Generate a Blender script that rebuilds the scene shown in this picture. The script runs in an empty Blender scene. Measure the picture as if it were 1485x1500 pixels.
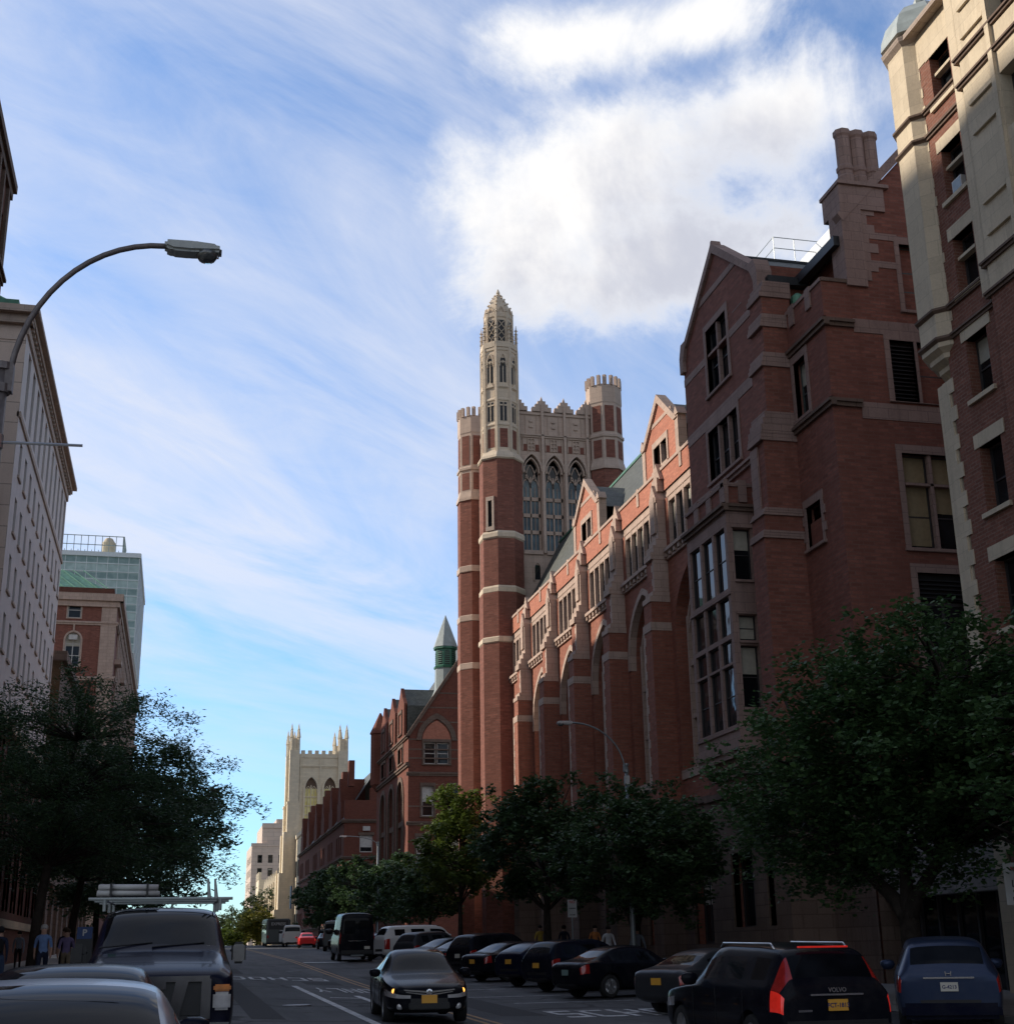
import bpy, bmesh, math, random
from mathutils import Vector, Matrix
random.seed(11)
SC = bpy.context.scene
COL = SC.collection
R = math.radians
EYE = 1.7

def zg(y):
    """height of the roadway along the street (rises to a crest, then falls)"""
    if y < 165: return 0.0155 * y
    t = y - 165
    return 0.0155 * 165 + 0.0155 * t - 0.00028 * t * t if t < 60 else 2.5575 + 0.93 - 1.008 - 0.018 * (t - 60)

# ------------------------------------------------------------------ materials
MATS = {}
def nmat(name):
    m = bpy.data.materials.new(name); m.use_nodes = True
    nt = m.node_tree; b = nt.nodes['Principled BSDF']
    MATS[name] = m
    return m, nt, b
def node(nt, t, **k):
    n = nt.nodes.new(t)
    for a, v in k.items():
        if a.startswith('i_'):
            key = a[2:]
            key = int(key) if key.isdigit() else key.replace('_', ' ')
            n.inputs[key].default_value = v
        else: setattr(n, a, v)
    return n
def c4(c): return (c[0], c[1], c[2], 1)
def mix(nt, fac, a, b, mode='MIX'):
    n = nt.nodes.new('ShaderNodeMix'); n.data_type = 'RGBA'; n.blend_type = mode
    for s, v in ((0, fac), (6, a), (7, b)):
        if isinstance(v, (int, float)): n.inputs[s].default_value = v
        elif isinstance(v, tuple): n.inputs[s].default_value = v if len(v) == 4 else c4(v)
        else: nt.links.new(v, n.inputs[s])
    return n.outputs[2]
def ramp(nt, src, stops):
    n = nt.nodes.new('ShaderNodeValToRGB'); e = n.color_ramp.elements
    while len(e) < len(stops): e.new(0.5)
    for i, (p, c) in enumerate(stops):
        e[i].position = p; e[i].color = c4(c) if not isinstance(c, (int, float)) else (c, c, c, 1)
    nt.links.new(src, n.inputs[0]); return n.outputs[0]
def noise(nt, vec, scale, detail=5, rough=.6, dist=0):
    n = node(nt, 'ShaderNodeTexNoise'); n.inputs['Scale'].default_value = scale
    n.inputs['Detail'].default_value = detail; n.inputs['Roughness'].default_value = rough
    n.inputs['Distortion'].default_value = dist
    if vec is not None: nt.links.new(vec, n.inputs['Vector'])
    return n.outputs[0]
def scaled(nt, vec, s):
    m = node(nt, 'ShaderNodeMapping'); m.inputs['Scale'].default_value = s
    nt.links.new(vec, m.inputs['Vector']); return m.outputs[0]
def bump(nt, b, h, strength, dist=.02):
    n = node(nt, 'ShaderNodeBump'); n.inputs['Strength'].default_value = strength
    n.inputs['Distance'].default_value = dist
    nt.links.new(h, n.inputs['Height']); nt.links.new(n.outputs[0], b.inputs['Normal'])

def brick_mat(name, c1, c2, mortar, bw=.23, bh=.08, ms=.012, stain=.45):
    m, nt, b = nmat(name)
    uv = node(nt, 'ShaderNodeUVMap').outputs[0]
    pos = node(nt, 'ShaderNodeNewGeometry').outputs['Position']
    br = node(nt, 'ShaderNodeTexBrick')
    br.inputs['Color1'].default_value = c4(c1); br.inputs['Color2'].default_value = c4(c2)
    br.inputs['Mortar'].default_value = c4(mortar); br.inputs['Scale'].default_value = 1
    br.inputs['Mortar Size'].default_value = ms; br.inputs['Brick Width'].default_value = bw
    br.inputs['Row Height'].default_value = bh; br.inputs['Bias'].default_value = -.1
    nt.links.new(uv, br.inputs['Vector'])
    n1 = noise(nt, pos, .35, 6, .65); n2 = noise(nt, scaled(nt, pos, (1.4, 1.4, .12)), 1.2, 5, .6)
    n3 = noise(nt, scaled(nt, pos, (.6, .6, 9)), 1.3, 3, .6)
    n4 = noise(nt, scaled(nt, pos, (2.2, 2.2, 9)), 1.6, 5, .75)
    col = mix(nt, ramp(nt, n1, [(.3, .0), (.75, stain)]), br.outputs[0], tuple(x * .55 for x in c1))
    col = mix(nt, ramp(nt, n2, [(.52, 0.), (.8, stain)]), col, tuple(x * .4 for x in c1))
    col = mix(nt, ramp(nt, n3, [(.45, 0.), (.7, .3)]), col, tuple(min(1, x * 1.5) for x in c2))
    col = mix(nt, ramp(nt, n4, [(.38, 0.), (.6, .6)]), col, tuple(x * .5 for x in c1))
    nt.links.new(col, b.inputs['Base Color']); b.inputs['Roughness'].default_value = .9
    b.inputs['Specular IOR Level'].default_value = .2
    bump(nt, b, br.outputs[1], -.6, .01)
    return m
def stone_mat(name, c, block=(.9, .42), ms=.012, var=.25, dirt=.5, joint=.55):
    m, nt, b = nmat(name)
    uv = node(nt, 'ShaderNodeUVMap').outputs[0]
    pos = node(nt, 'ShaderNodeNewGeometry').outputs['Position']
    br = node(nt, 'ShaderNodeTexBrick')
    br.inputs['Color1'].default_value = c4(c); br.inputs['Color2'].default_value = c4(tuple(x * (1 - var) for x in c))
    br.inputs['Mortar'].default_value = c4(tuple(x * joint for x in c)); br.inputs['Scale'].default_value = 1
    br.inputs['Mortar Size'].default_value = ms; br.inputs['Brick Width'].default_value = block[0]
    br.inputs['Row Height'].default_value = block[1]
    nt.links.new(uv, br.inputs['Vector'])
    n1 = noise(nt, pos, .9, 7, .65); n2 = noise(nt, scaled(nt, pos, (1.7, 1.7, .16)), 1.5, 6, .65)
    n3 = noise(nt, pos, 14, 4, .6)
    col = mix(nt, ramp(nt, n1, [(.38, 0.), (.72, dirt)]), br.outputs[0], tuple(x * .6 for x in c))
    col = mix(nt, ramp(nt, n2, [(.5, 0.), (.78, dirt)]), col, (c[0] * .38, c[1] * .36, c[2] * .36))
    col = mix(nt, ramp(nt, n3, [(.4, 0.), (.7, .2)]), col, tuple(min(1, x * 1.25) for x in c))
    nt.links.new(col, b.inputs['Base Color']); b.inputs['Roughness'].default_value = .88
    b.inputs['Specular IOR Level'].default_value = .2
    bump(nt, b, n3, .35, .02)
    return m
def plain(name, c, rough=.6, metal=0, var=.15, scale=3, spec=.5, coat=0, bumpy=0, emit=None):
    m, nt, b = nmat(name)
    pos = node(nt, 'ShaderNodeTexCoord').outputs['Object']
    n = noise(nt, pos, scale, 5, .6)
    col = mix(nt, ramp(nt, n, [(.3, 0.), (.7, 1.)]), c4(tuple(x * (1 + var) for x in c)), c4(tuple(x * (1 - var) for x in c)))
    nt.links.new(col, b.inputs['Base Color'])
    b.inputs['Roughness'].default_value = rough; b.inputs['Metallic'].default_value = metal
    b.inputs['Specular IOR Level'].default_value = spec
    b.inputs['Coat Weight'].default_value = coat; b.inputs['Coat Roughness'].default_value = .03
    if bumpy: bump(nt, b, noise(nt, pos, scale * 6, 5, .6), bumpy, .02)
    if emit:
        b.inputs['Emission Color'].default_value = c4(emit[0]); b.inputs['Emission Strength'].default_value = emit[1]
    return m
def paint(name, c, rough=.25, metal=.0):
    m, nt, b = nmat(name)
    pos = node(nt, 'ShaderNodeTexCoord').outputs['Object']
    n = noise(nt, pos, 2.3, 6, .65); d = noise(nt, scaled(nt, pos, (1, 1, 2.2)), 1.4, 5, .6)
    col = mix(nt, ramp(nt, n, [(.45, 0.), (.8, .06)]), c4(c), (.25, .23, .2))
    col = mix(nt, ramp(nt, d, [(.5, 0.), (.85, .05)]), col, (.2, .18, .16))
    nt.links.new(col, b.inputs['Base Color']); b.inputs['Metallic'].default_value = metal
    b.inputs['Roughness'].default_value = rough; b.inputs['Coat Weight'].default_value = .18
    b.inputs['Coat Roughness'].default_value = .04; b.inputs['Specular IOR Level'].default_value = .04; b.inputs['Coat IOR'].default_value = 1.35
    bump(nt, b, noise(nt, pos, 1.5, 2), .015, .05)
    return m

brick_mat('brick_red', (.38, .15, .11), (.15, .06, .045), (.22, .13, .105), .42, .14, .02, .75)
brick_mat('brick_orange', (.66, .255, .165), (.46, .165, .11), (.42, .25, .19), .3, .1)  # hall brick kept bright for the sunlit parapet and dormers
brick_mat('brick_orange_shaded', (.47, .18, .12), (.26, .09, .062), (.28, .17, .13), .42, .14, .02, .6)  # same hall brick darkened for the shaded wall and buttresses
brick_mat('brick_dark', (.26, .09, .06), (.17, .06, .045), (.18, .1, .08), .5, .16, .02, .55)
brick_mat('brick_brown', (.19, .08, .055), (.14, .06, .045), (.17, .1, .08), .45, .16)
brick_mat('brick_variegated', (.3, .125, .085), (.17, .07, .05), (.29, .19, .15), .3, .11, .016, .3)
stone_mat('stone_pink', (.55, .41, .335), (.8, .4), .012, .14, .45)
stone_mat('stone_pink_shaded', (.36, .25, .215), (.8, .4), .012, .16, .5)  # pink stone darkened to carry the shade on the pavilion dressings
stone_mat('stone_cornice', (.46, .37, .31), (1.5, .5), .012, .12, .4)
stone_mat('stone_pale', (.74, .61, .47), (.7, .4), .01, .12, .35, .7)
stone_mat('stone_cream', (.68, .57, .42), (1.3, .55), .012, .16, .4, .75)
stone_mat('stone_tower', (.58, .45, .37), (.7, .4), .01, .1, .35, .7)
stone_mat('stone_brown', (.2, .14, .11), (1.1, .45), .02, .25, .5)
stone_mat('stone_seminary', (.8, .69, .52), (.8, .4), .012, .12, .3, .75)
stone_mat('limestone_ashlar', (.66, .54, .46), (3.2, 1.15), .03, .08, .25, .5)
stone_mat('facing_pale', (.62, .57, .55), (1.6, .6), .01, .06, .2, .9)
stone_mat('concrete', (.33, .31, .29), (1.6, 1.6), .012, .08, .5, .5)
stone_mat('granite_kerb', (.3, .29, .28), (1.8, .5), .012, .1, .4)
def slate():
    m = stone_mat('slate', (.13, .14, .13), (.3, .16), .014, .45, .5, .4)
    m.node_tree.nodes['Principled BSDF'].inputs['Roughness'].default_value = .55
slate()
plain('copper_green', (.13, .3, .21), .6, 0, .3, 2)
plain('copper_dark', (.04, .16, .1), .5, 0, .3, 2)
plain('lead_grey', (.33, .37, .36), .45, .0, .2, 2)
plain('gutter_dark', (.02, .022, .025), .5, 0, .3, 5)
plain('window_frame_dark', (.05, .045, .045), .5)
plain('window_frame_green', (.07, .09, .085), .5)
plain('window_frame_white', (.55, .53, .5), .5)
plain('louver_dark', (.02, .02, .022), .5)
plain('blind_pale', (.42, .4, .33), .8, 0, .12, 6)
plain('blind_yellow', (.3, .24, .14), .8, 0, .12, 6)
plain('blind_dim', (.2, .18, .15), .8, 0, .12, 6)
plain('white_metal', (.7, .72, .74), .4, .0, .05)
plain('steel_grey', (.24, .27, .28), .42, .3, .15, 8)
plain('lamp_grey', (.4, .43, .42), .45, .1, .12, 8)
plain('steel_rust', (.16, .14, .14), .5, .3, .25, 12)
plain('aluminium', (.6, .61, .62), .3, .9, .08)
plain('chrome', (.62, .62, .64), .1, 1, .03)
plain('chrome_dark', (.2, .2, .22), .15, 1, .2)
plain('rubber', (.02, .02, .02), .85, 0, .3, 9)
plain('black_plastic', (.015, .015, .017), .45, 0, .2, 6)
plain('bark', (.045, .036, .03), .9, 0, .4, 4, .2, 0, .8)
plain('bark_light', (.09, .075, .06), .9, 0, .4, 4, .2, 0, .8)
plain('plate_yellow', (.75, .38, .05), .5, 0, .05)
plain('plate_white', (.6, .58, .5), .5, 0, .05)
plain('plate_green', (.2, .3, .28), .5, 0, .05)
plain('plate_ink', (.03, .03, .12), .6)
plain('lamp_clear', (.55, .55, .56), .08, .3, .15, 9, .8, 1)
plain('lamp_lit', (.9, .5, .12), .3, 0, .1, 9, .5, 1, 0, ((1, .45, .08), 2.2))
plain('lamp_red', (.35, .015, .012), .2, 0, .2, 9, .6, 1)
plain('lamp_red_lit', (.7, .03, .02), .25, 0, .2, 9, .6, 1, 0, ((1, .03, .015), .25))
plain('lamp_bowl', (.12, .13, .13), .1, .1, .2, 12, .7, 1)
plain('lamp_amber', (.6, .2, .03), .25, 0, .2, 9, .6, 1)
plain('sign_white', (.5, .5, .49), .5, 0, .1)
plain('sign_ink', (.05, .05, .06), .6)
plain('sign_red', (.5, .06, .05), .5)
plain('sign_blue', (.015, .05, .17), .5)
plain('sticker_green', (.05, .5, .15), .5)
plain('skin', (.45, .27, .2), .6, 0, .1)
plain('skin_dark', (.2, .11, .08), .6, 0, .1)
for nm, c in dict(cloth_blue=(.17, .27, .5), cloth_purple=(.2, .16, .3), cloth_navy=(.025, .03, .055), cloth_black=(.02, .02, .022),
                  cloth_grey=(.2, .22, .26), cloth_khaki=(.22, .18, .13), cloth_jeans=(.06, .09, .16), cloth_yellow=(.6, .42, .08),
                  cloth_white=(.75, .75, .75), cloth_orange=(.5, .2, .07), hair_white=(.5, .48, .46), hair_dark=(.02, .016, .014), hair_brown=(.07, .045, .03)).items():
    plain(nm, c, .85, 0, .15, 7, .15, 0, .3)
paint('paint_black', (.006, .007, .012))
paint('paint_darkblue', (.007, .009, .018))
paint('paint_navy', (.007, .009, .024))
paint('paint_blueviolet', (.035, .05, .095), .3, .4)
paint('paint_grey', (.045, .048, .055), .3, .3)
paint('paint_silver', (.32, .36, .42), .3, .5)
paint('paint_white', (.6, .6, .58))
paint('paint_red', (.5, .03, .03))
paint('paint_gunmetal', (.1, .11, .11), .35, .3)

def glass_mat(name, c, rough=.04, tint2=None):
    m, nt, b = nmat(name)
    pos = node(nt, 'ShaderNodeNewGeometry').outputs['Position']
    n = noise(nt, pos, .9, 3, .5)
    col = mix(nt, ramp(nt, n, [(.4, 0.), (.62, 1.)]), c4(c), c4(tint2 or tuple(x * 2.2 for x in c)))
    nt.links.new(col, b.inputs['Base Color']); b.inputs['Roughness'].default_value = rough
    b.inputs['IOR'].default_value = 1.5; b.inputs['Specular IOR Level'].default_value = .1 if name == 'glass_car' else .35
    bump(nt, b, noise(nt, pos, .8, 2), .12 if name != 'glass_car' else .01, .05)
    return m
glass_mat('glass_dark', (.008, .01, .012))
glass_mat('glass_blue', (.05, .08, .1), .06, (.1, .16, .19))
glass_mat('glass_car', (.004, .005, .007), .03, (.012, .014, .018))
glass_mat('glass_curtain', (.36, .46, .45), .3, (.45, .55, .54))
glass_mat('glass_curtain_dark', (.2, .29, .29), .3, (.27, .36, .36))
glass_mat('glass_yellow', (.8, .7, .26), .3, (.9, .82, .42))

def asphalt():
    m, nt, b = nmat('asphalt')
    pos = node(nt, 'ShaderNodeNewGeometry').outputs['Position']
    n1 = noise(nt, pos, 90, 3, .7); n2 = noise(nt, scaled(nt, pos, (1, .12, 1)), .9, 6, .65)
    n3 = noise(nt, pos, .35, 5, .6)
    v = node(nt, 'ShaderNodeTexVoronoi'); v.feature = 'DISTANCE_TO_EDGE'; v.inputs['Scale'].default_value = .17
    w = node(nt, 'ShaderNodeVectorMath'); w.operation = 'ADD'
    nz = node(nt, 'ShaderNodeTexNoise'); nz.inputs['Scale'].default_value = .8; nz.inputs['Detail'].default_value = 6
    sc = node(nt, 'ShaderNodeVectorMath'); sc.operation = 'SCALE'; sc.inputs['Scale'].default_value = 1.6
    nt.links.new(pos, nz.inputs['Vector']); nt.links.new(nz.outputs[1], sc.inputs[0])
    nt.links.new(pos, w.inputs[0]); nt.links.new(sc.outputs[0], w.inputs[1]); nt.links.new(w.outputs[0], v.inputs['Vector'])
    col = mix(nt, ramp(nt, n2, [(.35, 0.), (.7, 1.)]), (.05, .051, .056), (.11, .11, .115))
    col = mix(nt, ramp(nt, n3, [(.45, 0.), (.7, .75)]), col, (.035, .035, .038))
    col = mix(nt, ramp(nt, noise(nt, pos, 1.9, 4, .5), [(.62, 0.), (.7, .7)]), col, (.022, .021, .021))
    col = mix(nt, ramp(nt, n1, [(.5, 0.), (.85, .5)]), col, (.17, .17, .17))
    col = mix(nt, ramp(nt, v.outputs[0], [(.006, .9), (.02, 0.)]), col, (.018, .018, .02))
    nt.links.new(col, b.inputs['Base Color']); b.inputs['Roughness'].default_value = .82
    b.inputs['Specular IOR Level'].default_value = .3
    bump(nt, b, n1, .5, .01)
asphalt()
plain('asphalt_dark', (.045, .045, .048), .85, 0, .25, 20, .2, 0, .3)
def roadpaint(name, c):
    m, nt, b = nmat(name)
    pos = node(nt, 'ShaderNodeNewGeometry').outputs['Position']
    n1 = noise(nt, pos, 5, 6, .75); n2 = noise(nt, pos, .8, 4, .6)
    col = mix(nt, ramp(nt, n1, [(.46, 0.), (.62, .85)]), c4(c), (.09, .09, .095))
    col = mix(nt, ramp(nt, n2, [(.5, 0.), (.75, .5)]), col, (.09, .09, .095))
    nt.links.new(col, b.inputs['Base Color']); b.inputs['Roughness'].default_value = .75
roadpaint('paint_line_white', (.66, .67, .68)); roadpaint('paint_line_yellow', (.42, .23, .07))
def earth():
    m, nt, b = nmat('terrain_earth')
    pos = node(nt, 'ShaderNodeNewGeometry').outputs['Position']
    col = mix(nt, noise(nt, pos, .05, 6), (.06, .07, .04), (.12, .1, .08))
    nt.links.new(col, b.inputs['Base Color']); b.inputs['Roughness'].default_value = .95
earth()
def leafmat(name, c1, c2, c3, trans=.3):
    m, nt, b = nmat(name)
    g = node(nt, 'ShaderNodeNewGeometry')
    col = mix(nt, ramp(nt, g.outputs['Random Per Island'], [(0., 0.), (1., 1.)]), c4(c1), c4(c2))
    n = noise(nt, g.outputs['Position'], .7, 4, .6)
    col = mix(nt, ramp(nt, n, [(.42, 0.), (.68, .7)]), col, c4(c3))
    col = mix(nt, ramp(nt, noise(nt, g.outputs['Position'], 2.6, 3, .6), [(.5, 0.), (.75, .45)]), col, c4((c2[0] * 1.4, c2[1] * 1.2, c2[2] * .8)))
    nt.links.new(col, b.inputs['Base Color']); b.inputs['Roughness'].default_value = .55
    b.inputs['Specular IOR Level'].default_value = .3
    t = node(nt, 'ShaderNodeBsdfTranslucent'); nt.links.new(col, t.inputs[0])
    ms = node(nt, 'ShaderNodeMixShader'); ms.inputs[0].default_value = trans
    nt.links.new(b.outputs[0], ms.inputs[1]); nt.links.new(t.outputs[0], ms.inputs[2])
    nt.links.new(ms.outputs[0], nt.nodes['Material Output'].inputs[0])
leafmat('leaf_linden', (.045, .1, .034), (.1, .18, .062), (.025, .06, .026), .33)
leafmat('leaf_maple', (.045, .09, .036), (.09, .155, .06), (.026, .056, .026), .33)
leafmat('leaf_locust', (.045, .09, .045), (.085, .15, .065), (.025, .055, .03), .38)
leafmat('leaf_bright', (.09, .14, .025), (.15, .2, .04), (.06, .1, .02), .35)
leafmat('leaf_yellow', (.2, .2, .03), (.28, .27, .05), (.12, .15, .03), .35)
leafmat('leaf_far', (.05, .08, .03), (.09, .12, .05), (.04, .06, .03), .3)

# ------------------------------------------------------------------ object helpers
def link(o): COL.objects.link(o); return o
def empty(name, loc=(0, 0, 0), rz=0):
    o = bpy.data.objects.new(name, None); o.location = loc; o.rotation_euler = (0, 0, rz); o.empty_display_size = .3
    return link(o)
def tag(o, label=None, cat=None, group=None, kind=None):
    for k, v in (('label', label), ('category', cat), ('group', group), ('kind', kind)):
        if v: o[k] = v
    return o
def thing(name, label, cat, loc=(0, 0, 0), rz=0, group=None):
    return tag(empty(name, loc, rz), label, cat, group)
def meshobj(name, me, parent=None, loc=None):
    o = bpy.data.objects.new(name, me); link(o)
    if parent: o.parent = parent
    if loc is not None: o.location = loc
    return o
def copy_tree(o, parent=None):
    c = o.copy(); COL.objects.link(c)
    if parent is not None: c.parent = parent
    for ch in o.children: copy_tree(ch, c)
    return c

class MB:
    """collects faces; build() links them as one mesh object with metre UVs"""
    def __init__(s): s.v = []; s.f = []; s.m = []; s.fn = None
    def p(s, pt):
        if s.fn: pt = s.fn(*pt)
        s.v.append(tuple(pt)); return len(s.v) - 1
    def face(s, pts, m=0):
        s.f.append([s.p(q) for q in pts]); s.m.append(m)
    def box(s, x0, x1, y0, y1, z0, z1, m=0, skip=''):
        i = [s.p(q) for q in ((x0, y0, z0), (x1, y0, z0), (x1, y1, z0), (x0, y1, z0), (x0, y0, z1), (x1, y0, z1), (x1, y1, z1), (x0, y1, z1))]
        for k, q in zip('bt-+lr', ((0, 3, 2, 1), (4, 5, 6, 7), (0, 1, 5, 4), (2, 3, 7, 6), (3, 0, 4, 7), (1, 2, 6, 5))):
            if k not in skip: s.f.append([i[a] for a in q]); s.m.append(m)
    def prism(s, poly, w0, w1, m=0, caps=(1, 1)):
        """poly in (u, v), extruded in w; uses fn(u, v, w) when set"""
        n = len(poly)
        a = [s.p((u, v, w0)) for u, v in poly]; b = [s.p((u, v, w1)) for u, v in poly]
        if caps[0]: s.f.append(a[::-1]); s.m.append(m)
        if caps[1]: s.f.append(list(b)); s.m.append(m)
        for i in range(n):
            j = (i + 1) % n
            s.f.append([a[i], a[j], b[j], b[i]]); s.m.append(m)
    def lathe(s, c, prof, n=16, m=0, a0=0, r2=None):
        rings = []
        for (r, z) in prof:
            rings.append([s.p((c[0] + r * math.cos(a0 + 2 * math.pi * k / n), c[1] + r * math.sin(a0 + 2 * math.pi * k / n), c[2] + z)) for k in range(n)])
        for a, b in zip(rings, rings[1:]):
            for k in range(n):
                s.f.append([a[k], a[(k + 1) % n], b[(k + 1) % n], b[k]]); s.m.append(m)
        s.f.append(rings[0][::-1]); s.m.append(m); s.f.append(rings[-1]); s.m.append(m)
    def tube(s, pts, rad, n=8, m=0, cap=True):
        pts = [Vector(q) for q in pts]
        if not hasattr(rad, '__len__'): rad = [rad] * len(pts)
        rings = []; up = None
        for i, q in enumerate(pts):
            d = (pts[min(i + 1, len(pts) - 1)] - pts[max(i - 1, 0)])
            if d.length < 1e-9: d = Vector((0, 0, 1))
            d.normalize()
            if up is None: up = Vector((0, 0, 1)) if abs(d.z) < .9 else Vector((1, 0, 0))
            a = d.cross(up).normalized(); b = d.cross(a).normalized(); up = -b if False else up
            rings.append([s.p(q + (a * math.cos(2 * math.pi * k / n) + b * math.sin(2 * math.pi * k / n)) * rad[i]) for k in range(n)])
        for a, b in zip(rings, rings[1:]):
            for k in range(n):
                s.f.append([a[k], a[(k + 1) % n], b[(k + 1) % n], b[k]]); s.m.append(m)
        if cap:
            s.f.append(rings[0][::-1]); s.m.append(m); s.f.append(rings[-1]); s.m.append(m)
    def wall(s, u0, u1, v0, v1, holes=(), depth=.3, m=0, mr=None, w=0):
        """sheet at w with rectangular holes (u0,u1,v0,v1) and reveals going in by depth"""
        mr = m if mr is None else mr
        us = sorted({u0, u1} | {q for h in holes for q in h[:2] if u0 < q < u1})
        vs = sorted({v0, v1} | {q for h in holes for q in h[2:4] if v0 < q < v1})
        for a, b in zip(us, us[1:]):
            run = None
            for c, d in zip(vs, vs[1:]):
                cu, cv = (a + b) / 2, (c + d) / 2
                inside = any(h[0] < cu < h[1] and h[2] < cv < h[3] for h in holes)
                if inside:
                    if run: s.face([(a, run[0], w), (b, run[0], w), (b, run[1], w), (a, run[1], w)], m); run = None
                else:
                    run = (run[0], d) if run else (c, d)
            if run: s.face([(a, run[0], w), (b, run[0], w), (b, run[1], w), (a, run[1], w)], m)
        for h in holes:
            a, b, c, d = h[:4]; dd = w - depth
            s.face([(a, c, w), (b, c, w), (b, c, dd), (a, c, dd)], mr)
            s.face([(a, d, dd), (b, d, dd), (b, d, w), (a, d, w)], mr)
            s.face([(a, c, dd), (a, d, dd), (a, d, w), (a, c, w)], mr)
            s.face([(b, c, w), (b, d, w), (b, d, dd), (b, c, dd)], mr)
    def arch(s, a, b, vs, vt, vtop, w, depth, m=0, mr=None, pointed=1.0, n=10):
        """fills a rect hole's top [vs..vtop] around an arch springing at vs with crown vt, plus the curved reveal"""
        mr = m if mr is None else mr
        pts = arch_pts(a, b, vs, vt, n, pointed)
        h = len(pts) // 2
        for i in range(len(pts) - 1):
            p, q = pts[i], pts[i + 1]
            s.face([(p[0], p[1], w), (q[0], q[1], w), (q[0], vtop, w), (p[0], vtop, w)], m)
            s.face([(p[0], p[1], w), (q[0], q[1], w), (q[0], q[1], w - depth), (p[0], p[1], w - depth)], mr)
    def archband(s, a, b, vs, vt, t, w0, w1, m=0, pointed=1.0, n=10, legs=None):
        o = arch_pts(a - t, b + t, vs, vt + t * 1.15, n, pointed); i = arch_pts(a + .012, b - .012, vs, vt - .012, n, pointed)
        if legs is not None:
            o = [(a - t, legs)] + o + [(b + t, legs)]; i = [(a + .012, legs)] + i + [(b - .012, legs)]
        for k in range(len(o) - 1):
            s.prism([o[k], o[k + 1], i[k + 1], i[k]], w0, w1, m)
    def build(s, name, mats, parent=None, smooth=False, loc=None, recalc=False):
        if isinstance(mats, str): mats = [mats]
        me = bpy.data.meshes.new(name)
        me.from_pydata(s.v, [], s.f)
        for mm in mats: me.materials.append(MATS[mm])
        me.polygons.foreach_set('material_index', s.m)
        if smooth: me.polygons.foreach_set('use_smooth', [True] * len(s.f))
        me.update()
        if recalc:
            bm = bmesh.new(); bm.from_mesh(me); bmesh.ops.recalc_face_normals(bm, faces=bm.faces); bm.to_mesh(me); bm.free()
        uvl = me.uv_layers.new(name='UVMap').data
        for p in me.polygons:
            n = p.normal
            if abs(n.z) > .8:
                for li in p.loop_indices:
                    c = me.vertices[me.loops[li].vertex_index].co; uvl[li].uv = (c.x, c.y)
            else:
                l = math.hypot(n.x, n.y) or 1; tx, ty = -n.y / l, n.x / l
                for li in p.loop_indices:
                    c = me.vertices[me.loops[li].vertex_index].co; uvl[li].uv = (c.x * tx + c.y * ty, c.z)
        return meshobj(name, me, parent, loc)
def arch_pts(a, b, vs, vt, n=10, pointed=1.0):
    """pointed (gothic) or round arch polyline from (a,vs) over (mid,vt) to (b,vs)"""
    c = (a + b) / 2; hw = (b - a) / 2; pts = []
    for i in range(n + 1):
        t = i / n
        if pointed:
            x = -1 + t; k = math.sqrt(max(0, 1 - (abs(x) ** (2.0))))
            y = (1 - pointed * .0) * (k * (1 - .28 * pointed) + (1 - abs(x)) * .28 * pointed)
        else:
            th = math.pi - t * math.pi / 2; x = math.cos(th); y = math.sin(th)
        pts.append((c + x * hw, vs + y * (vt - vs)))
    return pts + [(2 * c - x, y) for x, y in pts[-2::-1]]

def FX(X0): return lambda u, v, w: (X0 - w, u, v)      # right side of the street, facade looks to -X
def FXL(X0): return lambda u, v, w: (X0 + w, u, v)     # left side, facade looks to +X
def FY(Y0): return lambda u, v, w: (u, Y0 - w, v)      # facade looks back at us (-Y)

_wc = {}; _brnd = random.Random(5)
def winmesh(w, h, cols, rows, fmat, gmat, bar=.05, split=None, dep=.08):
    key = (round(w, 3), round(h, 3), cols, tuple(rows) if not isinstance(rows, int) else rows, fmat, gmat, bar)
    if key in _wc: return _wc[key]
    f = MB(); e = bar * 1.3
    f.box(-w / 2, -w / 2 + e, 0, dep, 0, h); f.box(w / 2 - e, w / 2, 0, dep, 0, h)
    f.box(-w / 2 + e, w / 2 - e, 0, dep, 0, e); f.box(-w / 2 + e, w / 2 - e, 0, dep, h - e, h)
    for i in range(1, cols):
        x = -w / 2 + w * i / cols; f.box(x - bar / 2, x + bar / 2, .01, dep - .01, e, h - e)
    rl = [h * i / rows for i in range(1, rows)] if isinstance(rows, int) else [h * q for q in rows]
    for z in rl: f.box(-w / 2 + e, w / 2 - e, .015, dep - .015, z - bar / 2, z + bar / 2)
    o = f.build('window', fmat); me = o.data; bpy.data.objects.remove(o)
    g = MB(); g.face([(-w / 2 + e * .5, dep * .6, e * .5), (w / 2 - e * .5, dep * .6, e * .5), (w / 2 - e * .5, dep * .6, h - e * .5), (-w / 2 + e * .5, dep * .6, h - e * .5)])
    o = g.build('pane', gmat); gm = o.data; bpy.data.objects.remove(o)
    _wc[key] = (me, gm); return _wc[key]
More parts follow.
